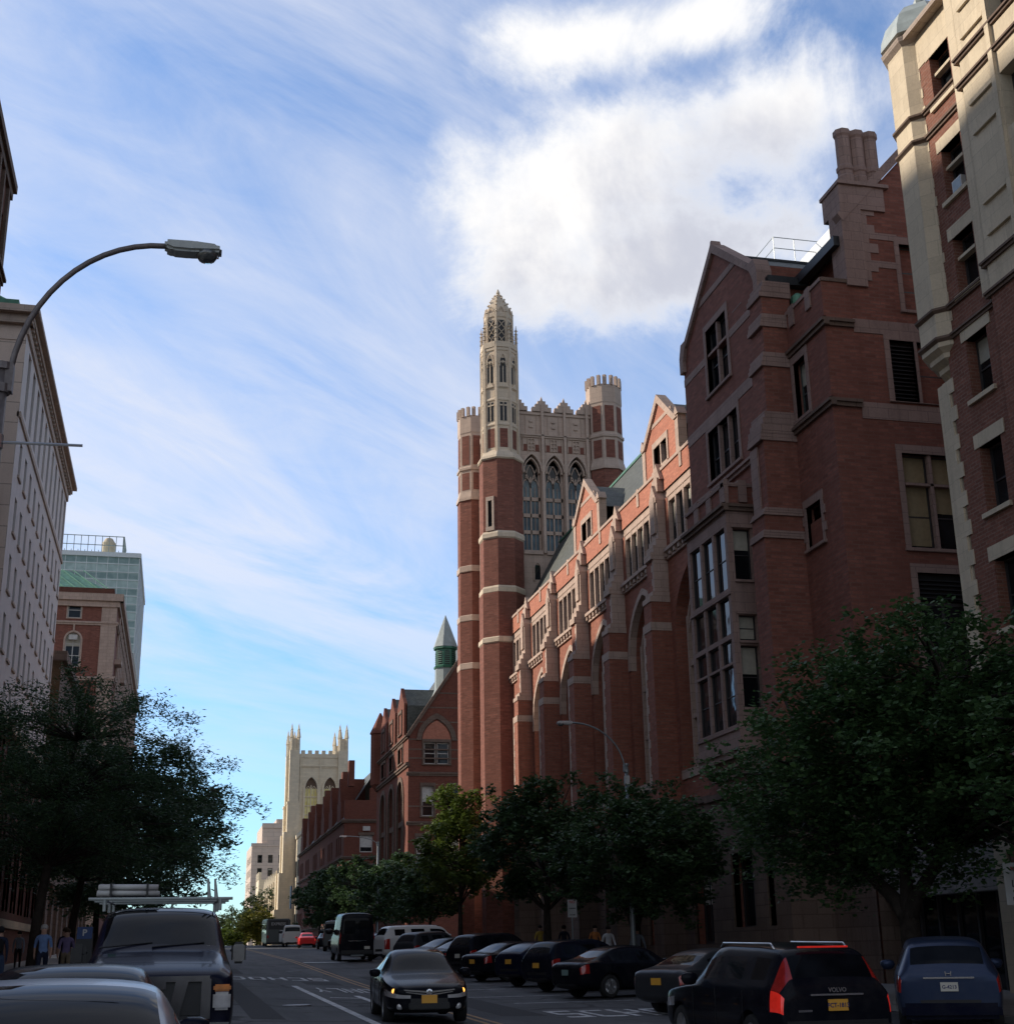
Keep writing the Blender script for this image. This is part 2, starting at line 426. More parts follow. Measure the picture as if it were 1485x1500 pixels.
def window(parent, fn, u, v, w, h, depth=.25, cols=1, rows=2, fmat='window_frame_dark', gmat='glass_dark', bar=.05, name='window', pane=True, blind=0, blindmat='blind_pale', auto=True):
    """window whose lower-left corner is (u,v) on facade fn, set back by depth"""
    me, gm = winmesh(w, h, cols, rows, fmat, gmat, bar)
    p = Vector(fn(u + w / 2, v, -depth)); q = Vector(fn(u + w / 2, v, 0))
    out = (q - p).normalized()
    ang = math.atan2(out.y, out.x) + math.pi / 2
    o = bpy.data.objects.new(name, me); link(o); o.parent = parent
    o.location = p - Vector(parent.location); o.rotation_euler = (0, 0, ang)
    if pane:
        g = bpy.data.objects.new('pane', gm); link(g); g.parent = o
    if auto and not blind and pane and gmat == 'glass_dark' and h > 1.6 and _brnd.random() < .3: blind = _brnd.choice((.25, .4, .55)); blindmat = _brnd.choice(('blind_pale', 'blind_pale', 'blind_dim'))
    if blind:
        hh = h * blind
        k = ('bl', round(w, 2), round(hh, 2), blindmat)
        if k not in _wc:
            b = MB(); b.box(-w / 2 + .07, w / 2 - .07, .03, .04, h - hh, h - .05)
            ob = b.build('blind', blindmat); _wc[k] = ob.data; bpy.data.objects.remove(ob)
        g = bpy.data.objects.new('blind', _wc[k]); link(g); g.parent = o
    return o
def text(txt, size, mat, name, parent, M, ext=.004, align='CENTER', sx=1, bold=0):
    cu = bpy.data.curves.new(name, 'FONT'); cu.body = txt; cu.size = size; cu.extrude = ext; cu.align_x = align; cu.align_y = 'CENTER'
    cu.offset = bold; cu.resolution_u = 3
    o = bpy.data.objects.new(name, cu); link(o)
    bpy.context.view_layer.update()
    me = bpy.data.meshes.new_from_object(o.evaluated_get(bpy.context.evaluated_depsgraph_get()))
    bpy.data.objects.remove(o); bpy.data.curves.remove(cu)
    me.transform(Matrix.Diagonal((sx, 1, 1, 1))); me.transform(M); me.materials.clear(); me.materials.append(MATS[mat]); me.name = name
    return meshobj(name, me, parent)
# ------------------------------------------------------------------ camera, sun, sky
cam = bpy.data.cameras.new('camera'); co = bpy.data.objects.new('camera', cam); link(co)
co.location = (0, 0, EYE)
MR = Matrix(((0.97411264, -0.22552321, -0.01561558), (-0.05435266, -0.30069762, 0.95216949), (-0.21943189, -0.92667158, -0.30517114)))
co.rotation_euler = MR.transposed().to_euler()
cam.sensor_fit = 'HORIZONTAL'; cam.sensor_width = 36; cam.lens = 36 * 2003.13 / 1485
cam.clip_end = 4000; cam.clip_start = .1
SC.camera = co
SC.view_settings.view_transform = 'Standard'; SC.view_settings.look = 'None'; SC.view_settings.exposure = 0

SUN_EL, SUN_B = R(27), R(30)       # elevation; angle from the street's normal towards its far end
sd = Vector((-math.cos(SUN_B) * math.cos(SUN_EL), math.sin(SUN_B) * math.cos(SUN_EL), math.sin(SUN_EL)))
sl = bpy.data.lights.new('sun', 'SUN'); sl.energy = 5.0; sl.angle = R(.53); sl.color = (1, .9, .76)
so = bpy.data.objects.new('sun', sl); link(so); so.rotation_euler = sd.to_track_quat('Z', 'Y').to_euler(); so.location = sd * 100

W = bpy.data.worlds.new('World'); SC.world = W; W.use_nodes = True
nt = W.node_tree; nt.nodes.clear(); L = nt.links.new
sky = node(nt, 'ShaderNodeTexSky'); sky.sky_type = 'NISHITA'; sky.sun_disc = False
sky.sun_elevation = SUN_EL; sky.sun_rotation = math.atan2(sd.x, sd.y); sky.air_density = 1.0; sky.dust_density = .4; sky.ozone_density = 2.5
bgs = node(nt, 'ShaderNodeBackground'); bgs.inputs[1].default_value = .15; SKYC = sky.outputs[0]
tc = node(nt, 'ShaderNodeTexCoord').outputs['Generated']
sep = node(nt, 'ShaderNodeSeparateXYZ'); L(tc, sep.inputs[0])
def mth(op, a, b=None, c=None, clamp=False):
    n = node(nt, 'ShaderNodeMath'); n.operation = op; n.use_clamp = clamp
    for i, v in enumerate((a, b, c)):
        if v is None: continue
        if isinstance(v, (int, float)): n.inputs[i].default_value = v
        else: L(v, n.inputs[i])
    return n.outputs[0]
def sm(v, a, b, c=0., d=1.):
    n = node(nt, 'ShaderNodeMapRange'); n.interpolation_type = 'SMOOTHSTEP'
    for k, q in zip(('From Min', 'From Max', 'To Min', 'To Max'), (a, b, c, d)): n.inputs[k].default_value = q
    L(v, n.inputs['Value']); return n.outputs[0]
zz = mth('ADD', mth('MAXIMUM', sep.outputs[2], 0.0), .2)
cmb = node(nt, 'ShaderNodeCombineXYZ'); L(mth('DIVIDE', sep.outputs[0], zz), cmb.inputs[0]); L(mth('DIVIDE', sep.outputs[1], zz), cmb.inputs[1])
pl = cmb.outputs[0]
def mapped(v, rot, sc_, loc=(0, 0, 0)):
    m_ = node(nt, 'ShaderNodeMapping'); m_.inputs['Rotation'].default_value = (0, 0, R(rot)); m_.inputs['Scale'].default_value = sc_; m_.inputs['Location'].default_value = loc
    L(v, m_.inputs[0]); return m_.outputs[0]
L(mix(nt, 1.0, SKYC, mix(nt, sm(sep.outputs[2], .0, .33), (.6, .86, 1.12), (.76, .97, 1.17)), 'MULTIPLY'), bgs.inputs[0])
# streaky high cloud, drawn out along one wind direction, with wispy detail
def streak(v, az, a, b, loc=(0, 0, 0)):
    return mapped(mapped(v, -(90 - az), (1, 1, 1)), 0, (a, b, 1), loc)
STREAK = streak(pl, 58, .5, 1.75, (2.3, .7, 0))
ci = noise(nt, STREAK, 1.5, 10, .6, .9)
ci3 = noise(nt, streak(pl, 48, .55, 1.7, (1, 4, 0)), 3.6, 9, .66, .8)
big = noise(nt, streak(pl, 60, .6, 1.1, (5.2, 2.1, 0)), 1.1, 4, .5, .4)
cirrus = mth('ADD', mth('MULTIPLY', sm(ci, .22, .62), sm(big, .28, .55, .38, 1.)), mth('MULTIPLY', mth('SUBTRACT', sm(ci3, .3, .75), .4), .3), clamp=True)
cirrus = mth('MULTIPLY', cirrus, sm(sep.outputs[2], .02, .3))
# the cloud field lies over the far end of the street; the unseen sky behind us is dimmed to lower ambient light
fd_ = node(nt, 'ShaderNodeVectorMath'); fd_.operation = 'DOT_PRODUCT'; L(tc, fd_.inputs[0]); fd_.inputs[1].default_value = Vector((.22, .9, .38)).normalized()
FRONT = sm(fd_.outputs['Value'], .35, .82)
cirrus = mth('MULTIPLY', cirrus, mth('ADD', mth('MULTIPLY', FRONT, .85), .15))
L(mth('ADD', mth('MULTIPLY', FRONT, .12), .07), bgs.inputs[1])
# heaped cloud masses: elliptical regions of the sky broken up by noise
cn = noise(nt, tc, 6.5, 12, .64, .35); cn2 = noise(nt, tc, 4.2, 7, .6, .3)
cn3 = noise(nt, tc, 16, 8, .65, .2)
def blob(az, el, ra, re, tilt=0, soft=.5, amp=1.5, op=1.):
    az, el, tilt = R(az), R(el), R(tilt)
    d = Vector((math.sin(az) * math.cos(el), math.cos(az) * math.cos(el), math.sin(el)))
    h = Vector((math.cos(az), -math.sin(az), 0)); v = d.cross(h) * -1
    if v.z < 0: v = -v
    h2 = h * math.cos(tilt) + v * math.sin(tilt); v2 = -h * math.sin(tilt) + v * math.cos(tilt)
    def dot(a):
        n = node(nt, 'ShaderNodeVectorMath'); n.operation = 'DOT_PRODUCT'; L(tc, n.inputs[0]); n.inputs[1].default_value = a; return n.outputs['Value']
    x = mth('DIVIDE', dot(h2), ra); y = mth('DIVIDE', dot(v2), re); f = dot(d)
    r = mth('SQRT', mth('ADD', mth('MULTIPLY', x, x), mth('MULTIPLY', y, y)))
    q = mth('SUBTRACT', 1.0, r); return mth('MULTIPLY', mth('MAXIMUM', q, -1.), mth('GREATER_THAN', f, 0)), y, soft, amp, op
# (azimuth, elevation, half-width, half-height, tilt) of each heap
BL = [(18.5, 31.0, .14, .07, 14), (26.5, 33.0, .12, .055, 20), (20.5, 28.0, .12, .06, 8), (14.5, 29, .09, .06, 25), (17.0, 36.8, .085, .035, 5), (22.5, 37.0, .08, .03, 10), (24.5, 28.3, .09, .05, 10)]
fields = [blob(*a) for a in BL]
fd = fields[0][0]
for q in fields[1:]:
    s_ = node(nt, 'ShaderNodeMath'); s_.operation = 'SMOOTH_MAX'; L(fd, s_.inputs[0]); L(q[0], s_.inputs[1]); s_.inputs[2].default_value = .35; fd = s_.outputs[0]
nz_ = mth('ADD', mth('MULTIPLY', mth('SUBTRACT', cn, .5), 2.4), mth('MULTIPLY', mth('SUBTRACT', cn3, .5), .7))
body = mth('ADD', fd, nz_)
cum = sm(body, -.12, .5); core = sm(body, .1, .8)
shade = sm(mth('ADD', cn2, mth('MULTIPLY', fields[0][1], -.09)), .42, .66)
cumc = mix(nt, shade, (1.08, 1.06, 1.04), (.62, .64, .73))
cumc = mix(nt, core, (.86, .89, .96), cumc)
circ = node(nt, 'ShaderNodeBackground'); circ.inputs[0].default_value = (.82, .85, .95, 1)
cumb = node(nt, 'ShaderNodeBackground'); L(cumc, cumb.inputs[0]); cumb.inputs[1].default_value = 1.0
m1 = node(nt, 'ShaderNodeMixShader'); L(mth('MULTIPLY', cirrus, .84), m1.inputs[0]); L(bgs.outputs[0], m1.inputs[1]); L(circ.outputs[0], m1.inputs[2])
m2 = node(nt, 'ShaderNodeMixShader'); L(cum, m2.inputs[0]); L(m1.outputs[0], m2.inputs[1]); L(cumb.outputs[0], m2.inputs[2])
wo = node(nt, 'ShaderNodeOutputWorld'); L(m2.outputs[0], wo.inputs[0])

# ------------------------------------------------------------------ ground
def G(x, y):
    """road surface: rises along the street and sags towards the right side close by"""
    a = min(1, max(0, x / 9.0)); a = a * a * (3 - 2 * a); b = min(1, max(0, (y - 45) / 45)); b = b * b * (3 - 2 * b)
    return zg(y) - .3 * a * (1 - b)
YS = [-60, -20, 0] + list(range(10, 330, 6)) + [340, 380, 440]
def strip(name, x0, x1, h, mat, y0=-60, y1=440, side=None):
    m = MB(); ys = [y for y in YS if y0 < y < y1]; ys = [y0] + ys + [y1]
    xs = [x0] + [q for q in (0, 1.5, 3, 4.5, 6, 7.5, 9) if x0 < q < x1] + [x1]
    for a, b in zip(ys, ys[1:]):
        for c, d in zip(xs, xs[1:]): m.face([(c, a, G(c, a) + h), (d, a, G(d, a) + h), (d, b, G(d, b) + h), (c, b, G(c, b) + h)])
        if side is not None:
            for X in side: m.face([(X, a, G(X, a) - .3), (X, b, G(X, b) - .3), (X, b, G(X, b) + h), (X, a, G(X, a) + h)])
    return tag(m.build(name, mat), kind='structure')
KL, KR = -2.1, 16.6
g = MB()
NX = [-1500, -500, -150, -60, -9, KL, KR, 22, 80, 200, 600, 1500]; NY = [-800, -200] + YS + [520, 700, 1100, 2500]
def zt(y): return (zg(y) if -60 <= y <= 440 else (zg(-60) if y < -60 else zg(440))) - .8
for a, b in zip(NX, NX[1:]):
    for c, d in zip(NY, NY[1:]): g.face([(a, c, zt(c)), (b, c, zt(c)), (b, d, zt(d)), (a, d, zt(d))])
tag(g.build('ground', 'terrain_earth'), kind='structure')
def RZ(x, y):
    xs = [KL, 0, 1.5, 3, 4.5, 6, 7.5, 9, KR]; ys = YS
    i = max(0, min(len(xs) - 2, sum(1 for q in xs if q <= x) - 1)); j = max(0, min(len(ys) - 2, sum(1 for q in ys if q <= y) - 1))
    u = (x - xs[i]) / (xs[i + 1] - xs[i]); v = (y - ys[j]) / (ys[j + 1] - ys[j])
    return (G(xs[i], ys[j]) * (1 - u) + G(xs[i + 1], ys[j]) * u) * (1 - v) + (G(xs[i], ys[j + 1]) * (1 - u) + G(xs[i + 1], ys[j + 1]) * u) * v
strip('road', KL, KR, 0, 'asphalt')
strip('kerb', KL - .16, KL, .13, 'granite_kerb', side=(KL,)); strip('kerb', KR, KR + .16, .13, 'granite_kerb', side=(KR,))
strip('sidewalk', -9.6, KL - .16, .135, 'concrete'); strip('sidewalk', KR + .16, 24, .135, 'concrete')
def marks(name, rects, mat, h=.008):
    m = MB()
    for (x0, x1, y0, y1) in rects:
        n = max(1, int((y1 - y0) / 1.5)); 
        for i in range(n):
            a = y0 + (y1 - y0) * i / n; b = y0 + (y1 - y0) * (i + 1) / n
            m.face([(x0, a, RZ(x0, a) + h), (x1, a, RZ(x1, a) + h), (x1, b, RZ(x1, b) + h), (x0, b, RZ(x0, b) + h)])
    return tag(m.build(name, mat), kind='structure')
marks('lane_line', [(3.92, 4.12, 6, 49.5)], 'paint_line_white')
marks('centre_line', [(6.42, 6.54, -20, 160), (6.70, 6.82, -20, 160)], 'paint_line_yellow')
marks('sun_streak', [(6.95, 9.4, 79.2, 80.4)], 'paint_line_white')  # white strip painted for the streak of sun across the road
st = MB()
def slant(x0, y0, x1, y1, w=.1):
    n = 6
    for i in range(n):
        a, b = i / n, (i + 1) / n; xa, xb = x0 + (x1 - x0) * a, x0 + (x1 - x0) * b; ya, yb = y0 + (y1 - y0) * a, y0 + (y1 - y0) * b
        st.face([(xa, ya, RZ(xa, ya) + .009), (xb, yb, RZ(xb, yb) + .009), (xb, yb + w, RZ(xb, yb + w) + .009), (xa, ya + w, RZ(xa, ya + w) + .009)])
slant(9.1, 38.5, 12.6, 38.7); slant(9.1, 28.9, 10.6, 29.0); slant(8.6, 42.3, 11.5, 42.5); slant(8.9, 47.3, 11.5, 47.5); slant(8.9, 51.5, 11, 51.7)
tag(st.build('stall_line', 'paint_line_white'), kind='structure')
def roadtext(txt, xc, yc, wid, ln, gap=.25, rev=True, name='road_lettering'):
    """block capitals painted for drivers who come towards us (rev) or drive away"""
    G = {'S': [(0, 1, .86, 1), (0, .22, .5, 1), (0, 1, .43, .57), (.78, 1, 0, .5), (0, 1, 0, .14)],
         'C': [(0, .24, 0, 1), (0, 1, .86, 1), (0, 1, 0, .14)], 'H': [(0, .24, 0, 1), (.76, 1, 0, 1), (0, 1, .43, .57)],
         'O': [(0, .24, .1, .9), (.76, 1, .1, .9), (.12, .88, .87, 1), (.12, .88, 0, .13)], 'L': [(0, .24, 0, 1), (0, 1, 0, .14)],
         'N': [(0, .2, 0, 1), (.8, 1, 0, 1), 'N'], 'Y': [(.4, .6, 0, .5), 'Y']}
    m = MB(); n = len(txt); cw = wid / (n + (n - 1) * gap)
    for i, ch in enumerate(txt):
        x0 = i * cw * (1 + gap)
        def tp(a, b):
            X = x0 + a * cw; Yv = b * ln
            if rev: X = xc + wid / 2 - X; Yv = yc + ln / 2 - Yv
            else: X = xc - wid / 2 + X; Yv = yc - ln / 2 + Yv
            return (X, Yv, RZ(X, Yv) + .009)
        for q in G[ch]:
            if q == 'N': m.face([tp(.2, 1), tp(.02, 1), tp(.8, 0), tp(.98, 0)])
            elif q == 'Y': m.face([tp(0, 1), tp(.24, 1), tp(.6, .5), tp(.4, .5)]); m.face([tp(.76, 1), tp(1, 1), tp(.6, .5), tp(.4, .5)])
            else: m.face([tp(q[0], q[2]), tp(q[1], q[2]), tp(q[1], q[3]), tp(q[0], q[3])])
    return tag(m.build(name, 'paint_line_white'), kind='structure')
roadtext('SCHOOL', 3.55, 56.4, 4.5, 3.0)
roadtext('ONLY', 5.4, 46.6, 1.9, 3.2); roadtext('ONLY', 5.35, 27.3, 1.9, 3.4)
roadtext('SCHOOL', 11.2, 33.4, 4.6, 2.6, rev=False)
ar = MB()
def arrow(xc, y):     # left-turn arrow for oncoming drivers
    q = lambda a, b: (xc + a, y + b, RZ(xc + a, y + b) + .009)
    ar.face([q(-.1, 4.4), q(.1, 4.4), q(.1, 1.2), q(-.1, 1.2)]); ar.face([q(-.1, 1.2), q(.75, 1.2), q(.75, .7), q(-.1, .7)]); ar.face([q(.75, 1.7), q(.75, .2), q(1.25, .95)])
    ar.face([q(-.95, 2.6), q(-.1, 2.6), q(-.1, 2.9), q(-.95, 2.9)])
arrow(5.3, 38.2)
tag(ar.build('road_arrow', 'paint_line_white'), kind='structure')
# worn patches let into the road
pt = MB()
for (x0, x1, y0, y1) in [(1.6, 2.3, 30, 52), (1.55, 2.9, 62, 70), (7.5, 8.6, 33, 60), (4.6, 5.9, 51, 54)]:
    for i in range(14):
        a = y0 + (y1 - y0) * i / 14; b = y0 + (y1 - y0) * (i + 1) / 14
        pt.face([(x0, a, RZ(x0, a) + .004), (x1, a, RZ(x1, a) + .004), (x1, b, RZ(x1, b) + .004), (x0, b, RZ(x0, b) + .004)])
tag(pt.build('road_patch', 'asphalt_dark'), kind='structure')
for (x_, y_) in ((3.0, 36), (2.4, 58), (7.6, 45), (5.3, 66)):
    mh = MB(); mh.lathe((x_, y_, RZ(x_, y_) - .03), [(.36, 0), (.36, .042), (.3, .046)], 20)
    tag(mh.build('manhole_cover', 'steel_rust'), kind='structure')
# ------------------------------------------------------------------ trim helpers
def quoins(mb, u, v0, v1, side, w=.02, h=.4, a=.6, b=.34, m=0, w0=-.05):
    """alternating corner stones; side = +1 grows towards +u, -1 towards -u"""
    z = v0; k = 0
    while z < v1 - .02:
        l = (a if k % 2 else b) * random.uniform(.9, 1.1); z2 = min(z + h, v1)
        u0, u1 = (u, u + l) if side > 0 else (u - l, u)
        mb.box(u0, u1, z, z2 - .004, w0, w, m); z += h; k += 1
def surround(mb, u0, u1, v0, v1, t=.2, w=.03, sill=.12, m=0, head=.32, toothed=False):
    mb.box(u0 - t, u1 + t, v1, v1 + head, -.2, w, m)
    mb.box(u0 - t * 1.1, u1 + t * 1.1, v0 - sill, v0, -.2, w + .07, m)
    if toothed:
        quoins(mb, u0, v0, v1, -1, w, .33, t * 1.5, t * .8, m, -.2); quoins(mb, u1, v0, v1, 1, w, .33, t * 1.5, t * .8, m, -.2)
    else:
        mb.box(u0 - t, u0, v0, v1, -.2, w, m); mb.box(u1, u1 + t, v0, v1, -.2, w, m)
def mould(mb, u0, u1, z, h=.22, p=.16, m=0):
    """string course with a weathered top"""
    mb.box(u0, u1, z, z + h * .45, -.1, p * .55, m); mb.box(u0, u1, z + h * .45, z + h * .8, -.1, p, m)
    a = [(u0, z + h * .8, p), (u1, z + h * .8, p), (u1, z + h, 0), (u0, z + h, 0)]; mb.face(a, m)
def octa(mb, cx, cy, prof, m=0): mb.lathe((cx, cy, 0), prof, 8, m, math.pi / 8)

# ================================================================== cream and brick building at the right edge
B = thing('apartment_building', 'tall brick building with cream stone corner turret and grey dome at the right edge', 'building', (22, 20, 0))
def at(o, parent):
    """parts are modelled in world metres: shift so they sit under the thing's empty"""
    o.parent = parent; o.location = -Vector(parent.location); return o
def put(mb, name, mats, parent, smooth=False): return at(mb.build(name, mats, None, smooth), parent)
F = FX(22)
WZ = [26.9, 23.5, 20.3, 16.9, 13.4, 10.0, 6.6]; WH = [1.8, 1.8, 1.9, 1.9, 2.0, 2.0, 2.0]
mb = MB(); mb.fn = F
holes = [(32.1, 33.2, z, z + h) for z, h in zip(WZ, WH)]
mb.wall(31.0, 34.2, 0, 29.9, holes, .35)
mb.fn = None
mb.box(22.0, 36, -12, 23.99, 0, 30, 0, 'l'); mb.box(22.35, 36, 23.99, 34.6, 0, 29.9, 0, 'l')
put(mb, 'wall', 'brick_variegated', B)
mb = MB(); mb.fn = FX(21.55)       # stone bay
bh = [(26.4, 29.2, z, z + h) for z, h in zip(WZ, WH)]
mb.wall(23.99, 31.0, 19.3, 29.9, [q for q in bh if q[2] > 19], .4)
mb.box(30.99, 31.0, 19.3, 29.9, -.5, 0); 
for z in (20.9, 21.9, 24.2, 25.2, 27.5, 28.5): mb.box(29.5, 30.7, z, z + .16, -.1, .09)
mb.box(31.0, 31.55, 19.4, 29.9, -.6, -.1)
mb.box(29.25, 29.45, 19.3, 29.9, -.1, .12)
put(mb, 'stone_bay', 'stone_cream', B)
mb = MB(); mb.fn = FX(21.55); mb.wall(23.99, 31.0, 0, 19.3, [q for q in bh if q[2] < 19], .4); mb.box(30.99, 31.0, 0, 19.3, -.5, 0)
put(mb, 'bay_base', 'brick_variegated', B)
mb = MB(); octa(mb, 22.85, 34.62, [(.25, 17.7), (.5, 18.1), (.52, 18.25), (.8, 18.4), (.82, 18.55), (1.05, 18.7), (1.07, 18.85), (1.27, 19.0), (1.27, 29.9)])
put(mb, 'corner_turret', 'stone_cream', B)
mb = MB(); mb.fn = F
quoins(mb, 35.0 - .35, 0, 18.0, -1, .03, .45, .55, .3)
mb.box(34.3, 35.0, 0, 18, -1.2, -.01)
quoins(mb, 31.02, 0, 19.2, 1, .03, .5, .45, .25)
quoins(mb, 34.25, 19.4, 29.9, -1, .025, .33, .5, .3); quoins(mb, 31.5, 19.4, 29.9, 1, .025, .33, .35, .2)
for z, h in zip(WZ, WH):
    mb.box(31.85, 33.4, z + h, z + h + .42, -.3, .03); mb.box(31.95, 33.35, z - .14, z, -.3, .1)
    if z > 19: mb.box(32.1, 33.2, z + h * .62, z + h * .62 + .1, -.3, -.1)
mb.box(31.5, 34.2, 28.75, 29.9, -.1, .02)
put(mb, 'quoin', 'stone_cream', B)
mb = MB()
for z in (19.15, 20.1, 26.05, 26.95):
    mb.fn = F; mould(mb, 31.3, 34.3, z, .2, .13); mb.fn = FX(21.55); mould(mb, 23.9, 31.2, z, .2, .13)
    mb.fn = None; octa(mb, 22.85, 34.62, [(1.28, z), (1.38, z + .08), (1.38, z + .15), (1.27, z + .2)])
put(mb, 'string_course', 'stone_brown', B)
mb = MB(); mb.fn = F; mb.box(31, 34.5, 29.92, 30.1, -.3, .36); mb.fn = FX(21.55); mb.box(-12, 31.3, 29.92, 30.1, -.3, .36); mb.fn = None
octa(mb, 22.85, 34.62, [(1.28, 29.8), (1.42, 29.93), (1.46, 30.08), (1.3, 30.16)])
put(mb, 'cornice', 'stone_cornice', B)
mb = MB(); octa(mb, 22.85, 34.62, [(1.45, 30.25), (1.4, 30.6), (1.22, 31.1), (.9, 31.5), (.45, 31.8), (.2, 31.95), (.2, 32.1), (.12, 32.3), (.02, 32.4)])
put(mb, 'dome', 'lead_grey', B)
mb = MB(); mb.box(23.2, 24.6, 32.4, 33.0, 30.2, 32.2); put(mb, 'roof_hatch', 'stone_cream', B)
for z, h in zip(WZ, WH):
    window(B, F, 32.1, z, 1.1, h, .33, 1, [.62 if z > 19 else .48], 'window_frame_dark')
    window(B, FX(21.55), 26.4, z, 2.8, h, .38, 3, [.5], 'window_frame_dark')
ac = MB(); ac.fn = F; ac.box(32.35, 32.85, 23.55, 23.98, -.32, .0); a = put(ac, 'air_conditioner', 'window_frame_white', B)
ac = MB(); ac.fn = F; ac.box(32.39, 32.81, 23.59, 23.94, -.001, .006); put(ac, 'grille', 'steel_grey', B)

# low link with pale fascia between the two buildings
B = thing('low_annex', 'low white rendered annex with dark glazing squeezed between two brick buildings', 'building', (22.6, 38.4, 0))
mb = MB(); mb.box(22.3, 30, 34.9, 42.1, 3.1, 5.8); put(mb, 'wall', 'concrete', B)
mb = MB(); mb.box(22.9, 30, 34.9, 42.1, 0, 3.1); put(mb, 'shopfront', 'glass_dark', B)
mb = MB(); 
for i in range(7): mb.box(22.8, 22.9, 35.2 + i * 1.1, 35.3 + i * 1.1, 0, 3.1)
put(mb, 'mullion', 'window_frame_dark', B)

# ================================================================== gabled brick pavilion
B = thing('college_pavilion', 'gabled red brick college pavilion with stone oriel bay and triple chimney', 'building', (22, 48, 0))
F = FX(21.5); G0, G1, GP = 46.0, 54.8, 50.4
mb = MB(); mb.fn = F
H = [(49.6, 51.95, 24.65, 27.7), (49.1, 52.4, 20.75, 23.05), (48.0, 52.6, 9.6, 17.7), (47.2, 49.2, 2.4, 5.2), (50.4, 52.6, 2.4, 5.2)]
mb.wall(G0, G1, 0, 26.4, H, .32)
mb.wall(G0, G1, 26.4, 28.0, [(49.6, 51.95, 26.4, 27.7)], .32)
mb.face([(G0 + .5, 28.0, 0), (G1 - .5, 28.0, 0), (GP, 30.85, 0)])
mb.fn = None
mb.face([(21.5, G0, 0), (30, G0, 0), (30, G0, 28), (21.5, G0, 28)])
mb.face([(21.5, G1, 0), (22.8, G1, 0), (22.8, G1, 28), (21.5, G1, 28)]); mb.face([(22.8, G1, 20), (30, G1, 20), (30, G1, 28), (22.8, G1, 28)])
# lower wing beside the gable and the east wall
mb.fn = FX(22.2)
mb.wall(42.2, G0, 0, 25.4, [(44.0, 45.05, 20.85, 23.2), (43.75, 45.0, 15.7, 17.3)], .3)
mb.fn = FY(42.2)
EW = [(24.75, 25.75, 20.7, 23.2), (25.85, 27.2, 20.7, 23.2), (24.75, 27.0, 15.1, 18.7), (24.85, 26.9, 10.8, 14.2), (25.6, 26.9, 24.5, 27.3), (24.9, 27, 6.5, 9)]
mb.wall(23.35, 34, 0, 28, EW, .3); mb.wall(22.2, 23.35, 0, 25.4, [], .3)
mb.face([(23.35, 28, 0), (34, 28, 0), (28.7, 34, 0)])
mb.fn = None
mb.box(23.7, 34, 42.5, 58, 20, 27.4, 0, 'tb'); mb.face([(22.2, 42.2, 25.4), (22.2, 46, 25.4), (22.5, 46, 25.4), (22.5, 42.2, 25.4)])
mb.face([(22.5, 42.2, 24.6), (22.5, 46, 24.6), (22.5, 46, 25.4), (22.5, 42.2, 25.4)]); mb.face([(22.5, 42.2, 24.6), (23.7, 42.2, 24.6), (23.7, 46, 24.6), (22.5, 46, 24.6)])
mb.box(34.01, 34.2, 42.2, 70, 0, 28, 0)
put(mb, 'wall', 'brick_red', B)
# stone dressings
mb = MB(); mb.fn = F
mb.box(G0, G1, 23.25, 23.75, -.05, .025); mb.box(G0, 49.35, 26.25, 26.6, -.05, .025); mb.box(52.2, G1, 26.25, 26.6, -.05, .025); 
mb.box(48.15, 52.65, 29.15, 29.45, -.05, .03)
surround(mb, 49.6, 51.95, 24.65, 27.7, .24, .04); surround(mb, 49.1, 52.4, 20.75, 23.05, .22, .04)
mould(mb, G0 - .6, G1, 20.1, .34, .2)
for u in (50.2, 51.3): mb.box(u - .07, u + .07, 20.75, 23.05, -.2, -.03)
mb.box(50.7, 50.85, 24.65, 27.7, -.2, -.03); mb.box(49.6, 51.95, 26.5, 26.62, -.2, -.04)
surround(mb, 47.2, 49.2, 2.4, 5.2, .25, .05); surround(mb, 50.4, 52.6, 2.4, 5.2, .25, .05)
for s, e in ((1, G0), (-1, G1)):      # gable copings and kneelers
    a = (e + s * .1, 27.95); b = (GP, 31.3); c = (GP, 30.85); d = (e + s * .45, 27.85)
    mb.prism([a, b, c, d], -.5, .14)
    mb.prism([(e - s * .12, 26.9), (e - s * .12, 27.7), (e + s * .12, 28.3), (e + s * .75, 28.3), (e + s * .3, 27.4), (e + s * .3, 26.9)], -.5, .16)
mb.prism([(GP - .2, 31.08), (GP + .2, 31.08), (GP + .06, 31.42), (GP - .06, 31.42)], -.3, .12)
mb.box(48.0, 52.6, 18.75, 18.95, -.05, .06)
# buttress on the near corner
def butt(mb, u0, u1, steps):
    """steps: (z0, z1, projection) with sloping weathered tops"""
    for i, (z0, z1, p) in enumerate(steps):
        pn = steps[i + 1][2] if i + 1 < len(steps) else 0
        mb.box(u0, u1, z0, z1, -.1, p)
put_list = []
bs = MB(); bs.fn = FX(21.36); bs.wall(G0, G1 + .02, 0, 7.4, [(47.2, 49.2, 2.4, 5.2), (50.4, 52.6, 2.4, 5.2)], .14); bs.box(G0, G1, 7.4, 7.65, -.14, .12)
bs.fn = FX(22.1); bs.wall(42.19, G0, 0, 7.4, [], .1); bs.box(42.1, G0, 7.4, 7.65, -.1, .12); bs.fn = None
bs.face([(21.36, G0, 0), (22.1, G0, 0), (22.1, G0, 7.4), (21.36, G0, 7.4)])
bs.box(21.36 - .86, 22.1, 45.28, 46.57, 0, 7.4); bs.box(21.36 - .95, 22.1, 45.2, 46.65, 7.4, 7.65); bs.fn = FY(42.05); bs.wall(22.1, 26.5, 0, 6.2, [], .1); bs.fn = None
put(bs, 'stone_base', 'stone_brown', B)
